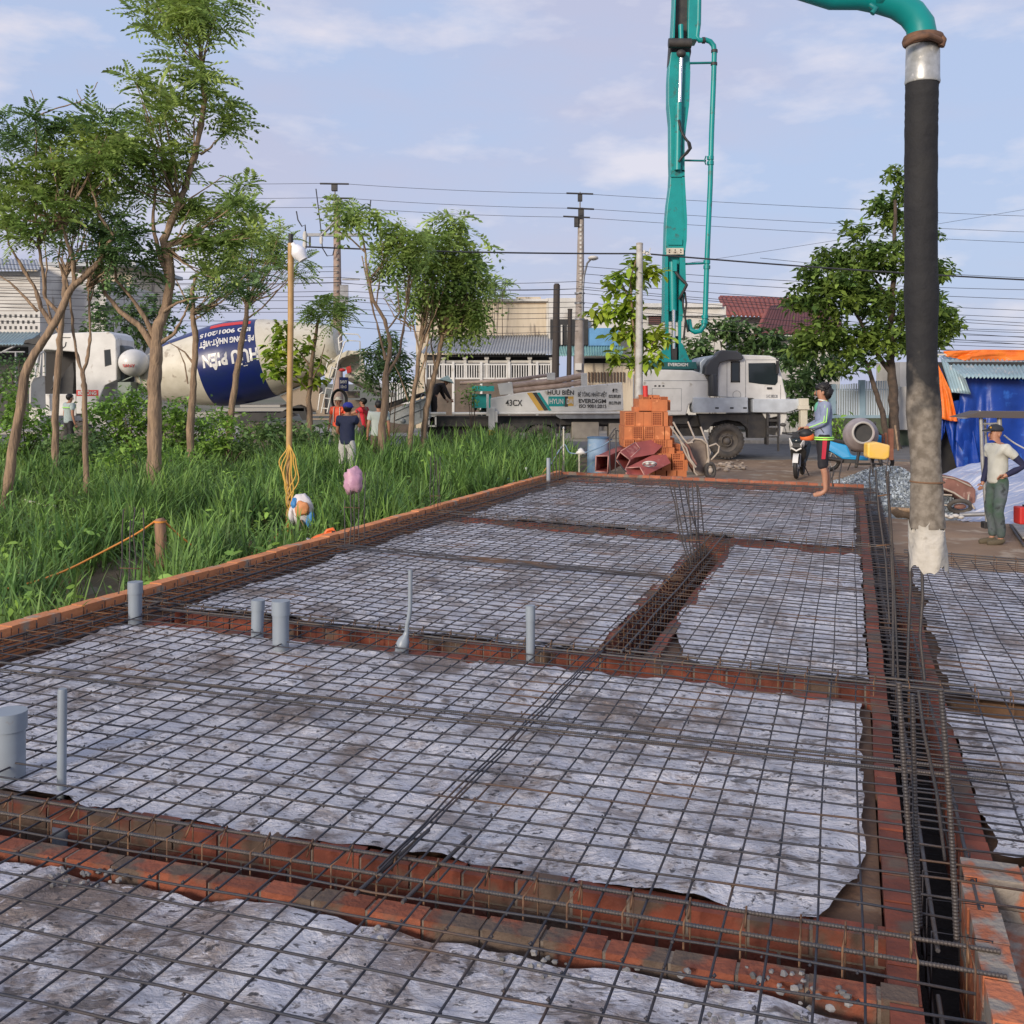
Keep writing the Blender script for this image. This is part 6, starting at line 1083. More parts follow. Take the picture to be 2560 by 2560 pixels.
for i in range(60):
    g = GP(random.gauss(1818, 22), random.gauss(1166, 5), -.45); s = random.uniform(.03, .09); mb.ell((g.x, g.y, g.z+s*.3), s, s*.8, s*.45, 0, 5, 4)
mb.sm = [False]*len(mb.sm); tag(mb.build('rubble', mat('tan_rubble', (.38, .31, .24), .9, col2=(.26, .21, .17), scale=8, island=.25)), 'flat scatter of pale rubble near the front wheel of the pump truck', 'rubble', kind='stuff')
# gravel
def mound(name, label, cx, cy, rx, ry, h, m, stones, sm, seed, cat, kind=None, sz=(.012, .035)):
    def zf(x, y): q = ((x-cx)/rx)**2+((y-cy)/ry)**2; return -.47+max(0, 1-q)**.8*h*(1+.18*nz(x, y, 2.2, seed))+.02*nz(x, y, 7)
    o = grid(name, cx-rx*1.05, cx+rx*1.05, cy-ry*1.05, cy+ry*1.05, 60, 50, zf, m, None, lambda x, y: ((x-cx)/rx)**2+((y-cy)/ry)**2 < 1.05, kind); tag(o, label, cat, kind=kind)
    if stones:
        k = stones; a = rng.uniform(0, 2*PI, k); q = np.sqrt(rng.random(k))*.98; X = cx+rx*q*np.cos(a); Y = cy+ry*q*np.sin(a); Z = np.array([zf(x, y) for x, y in zip(X, Y)])
        oc = np.array([(1, 0, 0), (0, 1, 0), (-1, 0, 0), (0, -1, 0), (0, 0, .8), (0, 0, -.8)])*np.array([1, .7, .7]); of = np.array([(0, 1, 4), (1, 2, 4), (2, 3, 4), (3, 0, 4)])
        V, Fc = place(oc, of, np.stack([X, Y, Z+.01], -1), rng.uniform(0, 6.3, k), rng.uniform(-1, 1, k), rng.uniform(*sz, k), rng.uniform(0, 6.3, k)); s_ = npmesh('stones', V, Fc, sm, o); s_['kind'] = 'stuff'
    return o
m_gr = mat('blue_grey_gravel', (.22, .25, .28), .9, col2=(.12, .14, .16), scale=22, bump=.8, bscale=40); m_st = mat('gravel_stone', (.30, .34, .37), .85, island=.55)
mound('gravel_heap', 'heap of blue grey gravel left of and behind the hanging hose', 6.75, 17.9, 1.45, 1.7, .64, m_gr, 9000, m_st, 2, 'gravel', 'stuff', (.015, .042))
m_tarp = mat('white_blue_striped_tarp', (.42, .46, .58), .5, col2=(.22, .30, .50), scale=5, bump=1.0, bscale=4, col3=(.60, .60, .64), s3=5, t3=.52, stretch=(.6, 4, 1))
mound('white_tarpaulin', 'crumpled white and blue tarpaulin spread over a heap in front of the blue hut', 9.0, 17.6, 2.3, 2.2, .85, m_tarp, 0, None, 6, 'tarpaulin')
t = thing('log', 'dark broken log lying left of the sacking wrap', 'log', P(2245, 1290, 13.9)); mb = MB(); mb.tube([P(2222, 1280, 16.6), P(2245, 1283, 16.4), P(2300, 1288, 16.2)], [.07, .10, .08], 10); mb.build('wood', mat('dark_wood', (.13, .09, .06), .9, col2=(.07, .05, .035), scale=8, bump=.7), t); part('bark_flake', m_bark, t, lambda b: b.tpx([(2224, 1272, 16.5), (2280, 1276, 16.2)], .04, 6))
t = thing('steel_tube', 'grey steel tube lying on the soil beside the scaffold post', 'tube', P(2430, 1286, 15.7)); part('tube', m_grey, t, lambda b: b.tpx([(2400, 1287, 15.8), (2466, 1285, 15.6)], .035, 10)); part('rag', m_wallw, t, lambda b: [blobm(b, P(x, 1289+y, 15.7), .06, .05, .03, x, .4, 0, 10, 7) for x, y in ((2362, 0), (2376, 3), (2390, 0), (2402, 4))])
t = thing('jerrycan', 'red plastic can at the right edge of the picture', 'can', P(2556, 1312, 14)); part('body', m_red, t, lambda b: b.rpx(2550, 1268, 2592, 1312, 14, .2), .02); part('cap', m_black, t, lambda b: b.rpx(2560, 1262, 2568, 1269, 14.05, .05))
t = thing('board', 'pale board lying on the soil at the right edge', 'board', P(2560, 1330, 13)); mb = MB(); a, b2, c_, d_ = GP(2530, 1318), GP(2600, 1312), GP(2620, 1360), GP(2556, 1352); mb.prism([a+Vector((0, 0, .03)), b2+Vector((0, 0, .03)), c_+Vector((0, 0, .03)), d_+Vector((0, 0, .03))], (0, 0, .025)); mb.build('plank', m_concrete, t); part('edge_bar', m_dark, t, lambda b: b.tube([GP(2526, 1316)+Vector((0, 0, .02)), GP(2560, 1368)+Vector((0, 0, .02))], .02, 6))
# small concrete mixer
t = thing('concrete_mixer', 'small grey pear shaped concrete mixer with its mouth open, in front of the blue gate', 'mixer', P(2165, 1130, 23.5)); D = 23.5
part('drum', mat('grey_pink_drum_paint', (.38, .33, .33), .6, col2=(.28, .24, .24), scale=5), t, lambda b: b.lathe(P(2158, 1082, D-.22), (.22, 1, -.14), [(.12, .2), (0, .225), (-.01, .25), (.04, .265), (.25, .36), (.45, .395), (.6, .395), (.85, .33), (1.0, .2)], 30, 0, False))
part('drum_mouth', m_black, t, lambda b: b.lathe(P(2158, 1082, D-.16), (.22, 1, -.14), [(0, .225), (.02, .225)], 24)); part('drum_rim', mat('worn_rim', (.42, .40, .38), .5), t, lambda b: b.tube([P(2158+26*math.cos(a), 1082+26*math.sin(a), D-.23) for a in [2*PI*i/28 for i in range(28)]], .03, 6, closed=True))
part('stand', m_dark, t, lambda b: (b.tpx([(2150, 1115, D+.3), (2140, 1168, D+.1)], .04, 6), b.tpx([(2190, 1115, D+.4), (2205, 1168, D+.3)], .04, 6), b.tpx([(2140, 1160, D+.1), (2205, 1160, D+.3)], .03, 6), b.rpx(2138, 1110, 2190, 1130, D+.35, .3)))
t = thing('timber_posts', 'two reddish timber posts and a leaning pole behind the yellow jug', 'posts', P(2230, 1150, 24)); part('post', mat('red_brown_timber', (.26, .11, .07), .8, col2=(.18, .075, .05), scale=6), t, lambda b: (b.rpx(2224, 1072, 2234, 1150, 24, .12), b.rpx(2213, 1082, 2217, 1150, 24.1, .06), b.rpx(2206, 1085, 2210, 1150, 24.1, .06))); part('leaning_pole', m_bark, t, lambda b: b.tpx([(2238, 1064, 23.8), (2246, 1126, 23.4)], .025, 6))
t = thing('yellow_jug', 'yellow plastic jug upside down on bars above the gravel', 'jug', P(2197, 1148, 12.4)); D = 12.4
part('body', mat('yellow_translucent_plastic', (.78, .48, .05), .45, col2=(.74, .50, .22), scale=3), t, lambda b: b.prism([P(2169, 1142, D), P(2170, 1108, D), P(2193, 1105, D), P(2226, 1113, D), P(2224, 1144, D), P(2213, 1150, D), P(2175, 1146, D)], (0, .16, 0)), .02); part('wire_loop', m_rebar2, t, lambda b: (b.tube([P(2205+22*math.cos(a), 1178-22*math.sin(a), D+.1) for a in [PI*i/12 for i in range(13)]], .006, 5), b.tpx([(2176, 1148, D), (2180, 1168, D), (2183, 1190, D)], .008, 5), b.tpx([(2222, 1146, D), (2216, 1168, D), (2214, 1190, D)], .008, 5)))
# hut of tarpaulins
m_blue = mat('blue_tarp', (.006, .05, .32), .45, col2=(.005, .035, .22), scale=1.6, bump=1.0, bscale=3.5, col3=(.03, .14, .55), s3=3, t3=.6)
m_otarp = mat('orange_tarp', (.80, .20, .02), .5, col2=(.65, .13, .015), scale=3, bump=.8, bscale=8)
ht = thing('tarpaulin_hut', 'hut of blue tarpaulin under a pale blue corrugated roof with an orange cover', 'hut', P(2450, 1200, 21)); D = 20.5
def curtain(poly_top, poly_bot, D, m, name, n=40, amp=.12, seed=1):
    V = []; Fc = []; ny = 26
    def lp(pl, s): k = s*(len(pl)-1); i = min(int(k), len(pl)-2); f_ = k-i; return (pl[i][0]+(pl[i+1][0]-pl[i][0])*f_, pl[i][1]+(pl[i+1][1]-pl[i][1])*f_)
    for i in range(ny+1):
        for j in range(n+1):
            s, t_ = j/n, i/ny; a, b2 = lp(poly_top, s), lp(poly_bot, s); x, y = a[0]+(b2[0]-a[0])*t_, a[1]+(b2[1]-a[1])*t_; V.append(P(x, y, D+amp*(noise.fractal(Vector((s*5, t_*1.6, seed)), 1, 2, 3)+.25*math.sin(s*19+t_*2.5+seed))*(.25+t_)))
    for i in range(ny):
        for j in range(n): a = i*(n+1)+j; Fc.append((a, a+1, a+n+2, a+n+1))
    mb = MB(); mb.add(V, Fc, 0, True); o = mb.build(name, m, ht); md = o.modifiers.new('thick', 'SOLIDIFY'); md.thickness = .006; return o
curtain([(2405, 938), (2480, 942), (2700, 946)], [(2388, 1100), (2470, 1220), (2700, 1230)], D, m_blue, 'tarpaulin_front', 50, .16, 1)
curtain([(2335, 915), (2352, 920), (2368, 960)], [(2337, 1180), (2350, 1110), (2362, 1080)], D+.1, m_blue, 'tarpaulin_side', 14, .08, 2)
curtain([(2352, 1010), (2396, 1000), (2420, 1010)], [(2372, 1100), (2392, 1170), (2460, 1210)], D+.05, m_blue, 'tarpaulin_flap', 20, .10, 4)
curtain([(2340, 900), (2352, 925), (2376, 975)], [(2346, 1044), (2372, 1052), (2394, 1054)], D-.12, m_otarp, 'orange_flap', 16, .08, 3)
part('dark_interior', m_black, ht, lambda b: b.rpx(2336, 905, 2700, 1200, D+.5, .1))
corr('roof', m_tin, ht, [P(2352, 890, D+1.2), P(2700, 896, D+1.2), P(2700, 948, D-.4), P(2410, 944, D-.4)], 30, .025, .01)
corr('roof_flap', m_tin, ht, [P(2350, 892, D+.6), P(2412, 942, D-.38), P(2428, 986, D-.3), P(2377, 981, D-.1)], 7, .02, .01)
curtain([(2358, 878), (2460, 874), (2700, 876)], [(2362, 890), (2420, 903), (2700, 898)], D+.9, m_otarp, 'orange_cover', 60, .10, 7)
part('roof_pole', m_cream, ht, lambda b: b.tpx([(2340, 887, D+.8), (2362, 886, D+.8), (2372, 893, D+.8)], .02, 6))
sc = thing('scaffold_frame', 'pale steel scaffold frame with a dark plank on top, beside the worker in the cap', 'scaffold', P(2465, 1318, 14.3)); D = 14.3
m_sc = mat('pale_galvanised_tube', (.42, .42, .40), .45, .4, col2=(.30, .29, .27), scale=9)
part('upright', m_sc, sc, lambda b: (b.tpx([(2452, 1045, D), (2456, 1150, D), (2468, 1305, D)], .026, 10), b.tpx([(2462, 1048, D+.15), (2466, 1150, D+.15), (2471, 1230, D+.15)], .020, 8))); part('upright', m_sc, sc, lambda b: b.tpx([(2498, 1032, D), (2499, 1078, D)], .033, 10)); part('brace', m_sc, sc, lambda b: (b.tpx([(2458, 1060, D), (2496, 1058, D)], .014, 6), b.tpx([(2460, 1078, D), (2494, 1076, D)], .014, 6), b.tpx([(2475, 1058, D), (2475, 1078, D)], .01, 6), b.tpx([(2486, 1058, D), (2486, 1078, D)], .01, 6))); part('plank', mat('dark_steel_plank', (.09, .075, .07), .7), sc, lambda b: b.pxp([(2398, 1044), (2452, 1028), (2720, 1030), (2720, 1048)], D-.1, .35), .005); part('foot', m_black, sc, lambda b: b.rpx(2461, 1305, 2479, 1322, D-.05, .12), .01)
cordo('white rope from the orange flap to the scaffold plank', [(2394, 1044, 17), (2415, 1045, 16), (2440, 1036, 14.8), (2450, 1028, 14.3)], .012, m_white, 'rope', 'rope'); cordo('white rope slanting down to the right edge from the cap of the worker', [(2510, 1088, 15), (2540, 1110, 15), (2600, 1140, 15)], .012, m_white, 'rope', 'rope')
# scooters
def scooter(label, loc, rz, body, body2, group='scooters'):
    t = thing('scooter', label, 'scooter', loc, group, rz)       # own frame: +x is the front
    def pt_(name, m, fn, bevel=0): mb = MB(); fn(mb); o = mb.build(name, m, t, bevel=bevel); return o
    def ring(b, cx, cz, r, w_, n=26): b.tube([(cx+r*math.cos(a), 0, cz+r*math.sin(a)) for a in [2*PI*i/n for i in range(n)]], w_, 10, closed=True)
    for cx in (.62, -.62):
        pt_('wheel', m_black, lambda b: ring(b, cx, .28, .235, .048)); pt_('wheel_rim', m_white, lambda b: (ring(b, cx, .28, .19, .012), b.tube([(cx, -.06, .28), (cx, .06, .28)], .05, 10), [b.tube([(cx, 0, .28), (cx+.19*math.cos(a), 0, .28+.19*math.sin(a))], .011, 5) for a in [2*PI*i/5 for i in range(5)]]))
    pt_('fork', m_grey, lambda b: (b.tube([(.62, .07, .28), (.50, .07, .62)], .022, 8), b.tube([(.62, -.07, .28), (.50, -.07, .62)], .022, 8)))
    pt_('front_fender', body2, lambda b: b.add([(.62+.30*math.cos(a), s*.06, .28+.30*math.sin(a)) for a in [R(20)+R(130)*i/10 for i in range(11)] for s in (-1, 1)], [(2*i, 2*i+2, 2*i+3, 2*i+1) for i in range(10)], 0, True))
    pt_('front_shield', body, lambda b: (b.prism([(.56, -.10, .60), (.68, -.13, .72), (.60, -.16, .92), (.45, -.15, .96), (.36, -.17, .60), (.30, -.14, .36), (.40, -.12, .40)], (0, .28, 0)),), .03)
    pt_('shield_trim', body2, lambda b: (b.prism([(.60, -.175, .92), (.70, -.10, .78), (.62, -.14, .66), (.58, -.165, .78)], (0, .02, 0)), b.prism([(.60, .155, .92), (.70, .08, .78), (.62, .12, .66), (.58, .145, .78)], (0, .02, 0)), b.tube([(.685, -.11, .70), (.70, 0, .64), (.685, .11, .70)], .022, 6)))
    pt_('headlamp', m_glass, lambda b: b.ell((.60, 0, .86), .07, .13, .06)); pt_('windshield', m_black, lambda b: b.prism([(.60, -.10, .93), (.50, -.12, 1.06), (.47, -.12, 1.04), (.54, -.10, .92)], (0, .22, 0)))
    pt_('handlebar', m_black, lambda b: (b.tube([(.36, -.36, 1.02), (.42, -.2, 1.0), (.46, 0, .98), (.42, .2, 1.0), (.36, .36, 1.02)], .018, 8),)); pt_('mirror', m_dark, lambda b: (b.tube([(.42, -.25, 1.0), (.44, -.30, 1.18)], .008, 5), b.ell((.44, -.33, 1.21), .02, .07, .045))); pt_('mirror', m_dark, lambda b: (b.tube([(.42, .25, 1.0), (.44, .30, 1.18)], .008, 5), b.ell((.44, .33, 1.21), .02, .07, .045)))
    pt_('body_shell', body, lambda b: (b.prism([(.30, -.13, .30), (.28, -.13, .40), (-.10, -.15, .42), (-.20, -.15, .66), (-.75, -.12, .80), (-.86, -.08, .76), (-.60, -.13, .50), (-.30, -.15, .32)], (0, .28, 0)),), .04); pt_('seat', m_black, lambda b: (b.prism([(-.12, -.13, .70), (-.15, -.13, .76), (-.45, -.13, .80), (-.80, -.11, .88), (-.82, -.11, .82), (-.40, -.13, .70)], (0, .26, 0)),), .03)
    pt_('engine', m_dark, lambda b: (b.box(-.45, .0, -.10, .10, .22, .42), b.tube([(-.3, -.14, .28), (-.75, -.16, .34)], .05, 10), b.tube([(-.1, .1, .25), (-.18, .2, .02)], .012, 6))); pt_('tail_lamp', m_red, lambda b: b.ell((-.84, 0, .78), .03, .09, .03)); return t
g = GP(1985, 1196, -.45); scooter('white and black scooter facing the viewer, left of the person on the slab', (g.x+.25, g.y+.45, -.45), R(-112), m_black, m_white)
g = GP(2135, 1182, -.45); scooter('bright blue scooter half hidden behind the gravel heap', (g.x+.1, g.y+.2, -.45), R(-18), mat('bright_blue_paint', (.02, .30, .62), .35), mat('bright_blue_paint', (0, 0, 0)))
# ================================================================= PEOPLE
def skin(name, nodes, edges, m, parent, sub=3, root='pelvis', extra=None):
    ks = list(nodes); idx = {k: i for i, k in enumerate(ks)}
    me = bpy.data.meshes.new(name); me.from_pydata([nodes[k][:3] for k in ks], [(idx[a], idx[b]) for a, b in edges if a in idx and b in idx], []); me.update()
    o = bpy.data.objects.new(name, me); COL.objects.link(o)
    o.modifiers.new('skin', 'SKIN'); me.skin_vertices or None
    if not me.skin_vertices: pass
    for i, k in enumerate(ks):
        sv = me.skin_vertices[0].data[i]; r = nodes[k][3]; sv.radius = r if isinstance(r, tuple) else (r, r); sv.use_root = (k == root)
    s = o.modifiers.new('sub', 'SUBSURF'); s.levels = sub; s.render_levels = sub
    bpy.context.view_layer.update(); ev = o.evaluated_get(bpy.context.evaluated_depsgraph_get()); nm = bpy.data.meshes.new_from_object(ev)
    bpy.data.objects.remove(o); bm_ = bmesh.new(); bm_.from_mesh(nm)
    if extra:
        mb = MB(); extra(mb); vs = [bm_.verts.new(p) for p in mb.v]
        for f in mb.f:
            try: bm_.faces.new([vs[i] for i in f])
            except ValueError: pass
    if name in ('shirt', 'trousers'):
        bm_.normal_update()
        for v in bm_.verts: v.co += v.normal*(.009*nz(v.co.x*1.6+v.co.z*.8, v.co.y*1.6+v.co.z*.5, 8, 3)+.005*nz(v.co.x+v.co.z*.9, v.co.y-v.co.z*.6, 15, 7))
    bm_.to_mesh(nm); bm_.free(); nm.materials.clear(); nm.materials.append(m)
    for p in nm.polygons: p.use_smooth = True; p.material_index = 0
    ob = bpy.data.objects.new(name, nm); COL.objects.link(ob); ob.parent = parent; return ob
BASE = dict(pelvis=(0, 0, .92, (.14, .10)), waist=(0, 0, 1.06, (.13, .095)), chest=(0, 0, 1.24, (.155, .105)), upper=(0, -.005, 1.34, (.11, .08)), neck=(0, .0, 1.42, .048), jaw=(0, .035, 1.475, (.058, .062)), head=(0, .02, 1.545, (.075, .088)), crown=(0, .005, 1.60, (.062, .072)), crowntip=(0, .0, 1.635, .03),
 ls=(-.175, 0, 1.35, .055), le=(-.235, -.02, 1.09, .040), lw=(-.245, .04, .86, .026), lh=(-.245, .06, .81, (.018, .032)), rs=(.175, 0, 1.35, .055), re=(.235, -.02, 1.09, .040), rw=(.245, .04, .86, .026), rh=(.245, .06, .81, (.018, .032)),
 lt=(-.095, 0, .84, .082), lk=(-.10, .02, .47, .052), lc=(-.10, -.01, .33, .050), la=(-.10, -.015, .09, .033), lf=(-.10, .06, .035, (.036, .026)), lo=(-.105, .15, .022, (.034, .018)), rt=(.095, 0, .84, .082), rk=(.10, .02, .47, .052), rc=(.10, -.01, .33, .050), ra=(.10, -.015, .09, .033), rf=(.10, .06, .035, (.036, .026)), ro=(.105, .15, .022, (.034, .018)))
ED = [('pelvis', 'waist'), ('waist', 'chest'), ('chest', 'upper'), ('upper', 'neck'), ('neck', 'jaw'), ('jaw', 'head'), ('head', 'crown'), ('crown', 'crowntip')]+[e for s in 'lr' for e in (('upper', s+'s'), (s+'s', s+'e'), (s+'e', s+'w'), (s+'w', s+'h'), ('pelvis', s+'t'), (s+'t', s+'k'), (s+'k', s+'c'), (s+'c', s+'a'), (s+'a', s+'f'), (s+'f', s+'o'))]
def hands(b, n):
    for s in 'lr':
        w_ = Vector(n[s+'w'][:3]); h = Vector(n[s+'h'][:3]); d = (h-w_).normalized(); sd = 1 if s == 'r' else -1; side = Vector((0, 1, 0)); side = (side-d*side.dot(d)).normalized(); dn = d.cross(side)
        for i, ln in enumerate((.058, .068, .063, .05)):
            a = h+d*.012+side*(.024-.016*i); b.tube([a, a+d*ln*.5, a+d*ln*.8+dn*.012*sd, a+d*ln*.95+dn*.026*sd], [.0095, .009, .008, .006], 7)
        a = h-d*.012+side*.026; b.tube([a, a+side*.026+d*.018, a+side*.034+d*.045], [.011, .010, .007], 7)
def face(b, n):
    h = Vector(n['head'][:3]); j = Vector(n['jaw'][:3])
    b.tube([h+Vector((0, .085, .015)), h+Vector((0, .098, -.012)), h+Vector((0, .103, -.03)), h+Vector((0, .088, -.036))], [.007, .010, .014, .008], 8)
    for s in (-1, 1): b.ell(h+Vector((s*.078, -.005, -.012)), .012, .02, .031, 0, 8, 6)
def person(label, loc, face_deg, over={}, scale=1, shirt=None, sleeves='short', pants=None, plen='long', shoes=None, hair=True, extra=None, up_inf=.022, group=None):
    t = thing('person', label, 'person', loc, group, R(face_deg)); t.scale = (scale,)*3
    n = dict(BASE); n.update(over)
    skin('body', n, ED, m_skin, t, extra=lambda b: (hands(b, n), face(b, n)))
    def infl(k, e): r = n[k][3]; r = r if isinstance(r, tuple) else (r, r); return (*n[k][:3], (r[0]+e, r[1]+e))
    if shirt:
        ks = ['waist', 'chest', 'upper']; nn = {k: infl(k, up_inf) for k in ks}; nn['upper'] = infl('upper', up_inf*1.25); nn['neckb'] = (*(Vector(n['upper'][:3]).lerp(Vector(n['neck'][:3]), .45)), .066)
        pv = Vector(n['pelvis'][:3]); dn = (pv-Vector(n['waist'][:3])).normalized(); r_ = infl('pelvis', up_inf)[3]; nn['hem'] = (*(pv+dn*.09), (r_[0]+.006, r_[1]+.016))
        ed = [e for e in ED if e[0] in ks and e[1] in ks]+[('upper', 'neckb'), ('waist', 'hem')]
        for s in 'lr':
            nn[s+'s'] = infl(s+'s', up_inf*.95); nn[s+'e'] = infl(s+'e', up_inf*.8); ed.append(('upper', s+'s'))
            if sleeves == 'short': v = Vector(n[s+'s'][:3]).lerp(Vector(n[s+'e'][:3]), .62); nn[s+'m'] = (*v, .058); ed.append((s+'s', s+'m')); del nn[s+'e']
            else: nn[s+'w'] = infl(s+'w', .012); ed += [(s+'s', s+'e'), (s+'e', s+'w')]
        skin('shirt', nn, ed, shirt, t, root='waist')
    if pants:
        nn = {'pelvis': infl('pelvis', .010), 'pw': (*(Vector(n['pelvis'][:3]).lerp(Vector(n['waist'][:3]), .6)), (.14, .10))}; ed = [('pelvis', 'pw')]
        for s in 'lr':
            nn[s+'t'] = infl(s+'t', .016); nn[s+'k'] = infl(s+'k', .026); ed += [('pelvis', s+'t'), (s+'t', s+'k')]
            if plen == 'long': nn[s+'c'] = infl(s+'c', .022); nn[s+'a'] = infl(s+'a', .026); ed += [(s+'k', s+'c'), (s+'c', s+'a')]
            else: v = Vector(n[s+'k'][:3]).lerp(Vector(n[s+'c'][:3]), .45); nn[s+'kk'] = (*v, .074); ed.append((s+'k', s+'kk'))
        skin('trousers', nn, ed, pants, t)
    if shoes:
        for s in 'lr': mb = MB(); a, f_, o_ = (Vector(n[s+q][:3]) for q in ('a', 'f', 'o')); mb.tube([a+Vector((0, -.03, -.02)), a+Vector((0, 0, -.035)), f_, o_, o_+(o_-f_)*.25], [.035, .045, .045, .042, .022], 12); mb.build('shoe', shoes, t)
    h = Vector(n['head'][:3])
    if hair: mb = MB(); mb.ell(h+Vector((0, -.012, .038)), .090, .104, .085, 0, 26, 18, lambda x, y, z: tuple(Vector((x, y, z*(1 if z > 0 else (1.25 if y < .25 else .1))))*(1+.10*nz(x*3, y*3, 2, z*3)))); mb.build('hair', m_hair, t)
    mb = MB(); [mb.ell(h+Vector((s*.028, .086, .012)), .011, .007, .006, 0, 8, 5) for s in (-1, 1)]; mb.build('eyes', mat('dark_eyes', (.015, .01, .01), .3), t)
    mb = MB(); mb.tube([h+Vector((-.02, .090, -.058)), h+Vector((0, .097, -.056)), h+Vector((.02, .090, -.058))], .0055, 6); mb.build('lips', mat('lips', (.30, .10, .08), .5), t)
    if extra: extra(t, n)
    return t
def ch(t, name, m, fn, bevel=0): mb = MB(); fn(mb); return mb.build(name, m, t, bevel=bevel)
# person standing on the slab, seen from the side, looking left
pp = SL(-.40, 15.95, .005)
mj = mat('grey_blue_jacket', (.24, .28, .40), .7, col2=(.19, .23, .33), scale=7); mlime = mat('lime_trim', (.42, .85, .16), .5); mgj = mat('green_yoke', (.13, .42, .27), .7)
OV1 = dict(le=(-.20, .02, 1.10, .042), lw=(-.10, .23, 1.02, .028), lh=(-.06, .29, 1.01, (.02, .033)), re=(.20, .02, 1.10, .042), rw=(.10, .23, 1.00, .028), rh=(.06, .29, .99, (.02, .033)), head=(0, .025, 1.545, (.078, .09)), lt=(-.085, 0, .84, .082), rt=(.085, 0, .84, .082), lk=(-.085, .02, .47, .052), lc=(-.085, -.02, .33, .05), la=(-.085, -.03, .09, .033), lf=(-.085, .05, .035, (.036, .026)), lo=(-.09, .15, .022, (.034, .018)), rk=(.07, -.02, .47, .052), rc=(.07, -.07, .33, .05), ra=(.07, -.09, .09, .033), rf=(.07, -.01, .035, (.036, .026)), ro=(.075, .09, .022, (.034, .018)))
def ex1(t, n):
    for s in (-1, 1):
        S_, E_, W_ = Vector(n['ls' if s < 0 else 'rs'][:3]), Vector(n['le' if s < 0 else 're'][:3]), Vector(n['lw' if s < 0 else 'rw'][:3])
        for k in (-.022, .012): ch(t, 'sleeve_stripe', mlime, lambda b: b.tube([Vector((s*.10, k, 1.415)), S_+Vector((s*.045, k, .042)), S_.lerp(E_, .4)+Vector((s*.062, k, .0)), E_+Vector((s*.064, k, .01)), E_.lerp(W_, .5)+Vector((s*.052, k*.6, .0)), W_+Vector((s*.036, -.01, .0))], .008, 6))
    ch(t, 'chest_yoke', mgj, lambda b: b.ell((0, .072, 1.30), .125, .058, .10)); ch(t, 'chest_emblem', m_white, lambda b: [b.box(.02+i*.022, .032+i*.022, .142, .15, 1.27-i*.004, 1.31+i*.008) for i in range(3)])
    ch(t, 'hair_tufts', m_hair, lambda b: [b.tube([Vector((.085*math.sin(a)*math.cos(e_), .095*math.cos(a)*math.cos(e_)-.01, 1.60+.08*math.sin(e_))), Vector((.12*math.sin(a)*math.cos(e_), .13*math.cos(a)*math.cos(e_)-.02, 1.61+.12*math.sin(e_)-.03))], [.014, .003], 5) for a, e_ in [(random.uniform(0, 6.28), random.uniform(-.3, 1.4)) for _ in range(60)] if not (math.cos(a) > .5 and e_ < .3)])
    for z in (.845, .875): ch(t, 'hem_stripe', mlime, lambda b: b.tube([(.176*math.cos(a), .147*math.sin(a), z) for a in [2*PI*i/32 for i in range(32)]], .011, 6, closed=True))
    ch(t, 'collar', m_white, lambda b: b.tube([(.07*math.cos(a), .062*math.sin(a)+.004, 1.415+.012*math.sin(a)) for a in [2*PI*i/24 for i in range(24)]], .015, 6, closed=True)); ch(t, 'back_piping', m_white, lambda b: b.tube([(.10, -.10, 1.38), (.135, -.115, 1.2), (.13, -.115, 1.0), (.12, -.11, .9)], .008, 5))
    ch(t, 'trouser_stripe', mat('crimson', (.45, .015, .04), .6), lambda b: b.prism([(-.168, -.035, .88), (-.168, .03, .88), (-.162, .045, .56), (-.160, -.01, .56)], (-.008, 0, 0))); ch(t, 'pocket_slit', m_dark, lambda b: b.tube([(-.165, .07, 1.02), (-.17, .02, .95)], .006, 5))
    ch(t, 'hair_fringe', m_hair, lambda b: ([b.ell(c_, *r_, 0, 24, 16, lambda x, y, z: tuple(Vector((x, y, z))*(1+.28*nz(x*2+c_[2]*9, y*2, 2.2, z*3)))) for c_, r_ in (((0, .065, 1.605), (.085, .055, .040)), ((0, -.06, 1.55), (.088, .070, .105)), ((0, .0, 1.62), (.095, .105, .065)))]))
person('person in grey blue jacket with lime stripes and black knee shorts, standing on the mesh', pp, 82, OV1, 1.0, mj, 'long', mat('black_shorts', (.015, .014, .018), .8), 'knee', None, True, ex1, .034)
hm = thing('helmet', 'orange and black helmet held at the waist of the person on the slab', 'helmet', (0, 0, 0)); WL[hm.name] = Vector((0, 0, 0)); c = P(2018, 1092, pp.y-.02); mb = MB(); mb.ell(c, .105, .105, .10, 0, 18, 12, lambda x, y, z: (x, y, z if z > -.5 else -.5)); mb.ell(c+Vector((-.03, -.02, .05)), .105, .1, .07, 1, 16, 10); mb.build('shell', [m_orange, m_black], hm); ch(hm, 'peak', m_dark, lambda b: b.prism([c+Vector((-.16, -.05, .06)), c+Vector((-.06, -.07, .11)), c+Vector((-.06, .07, .11)), c+Vector((-.16, .05, .06))], (0, 0, .012)))
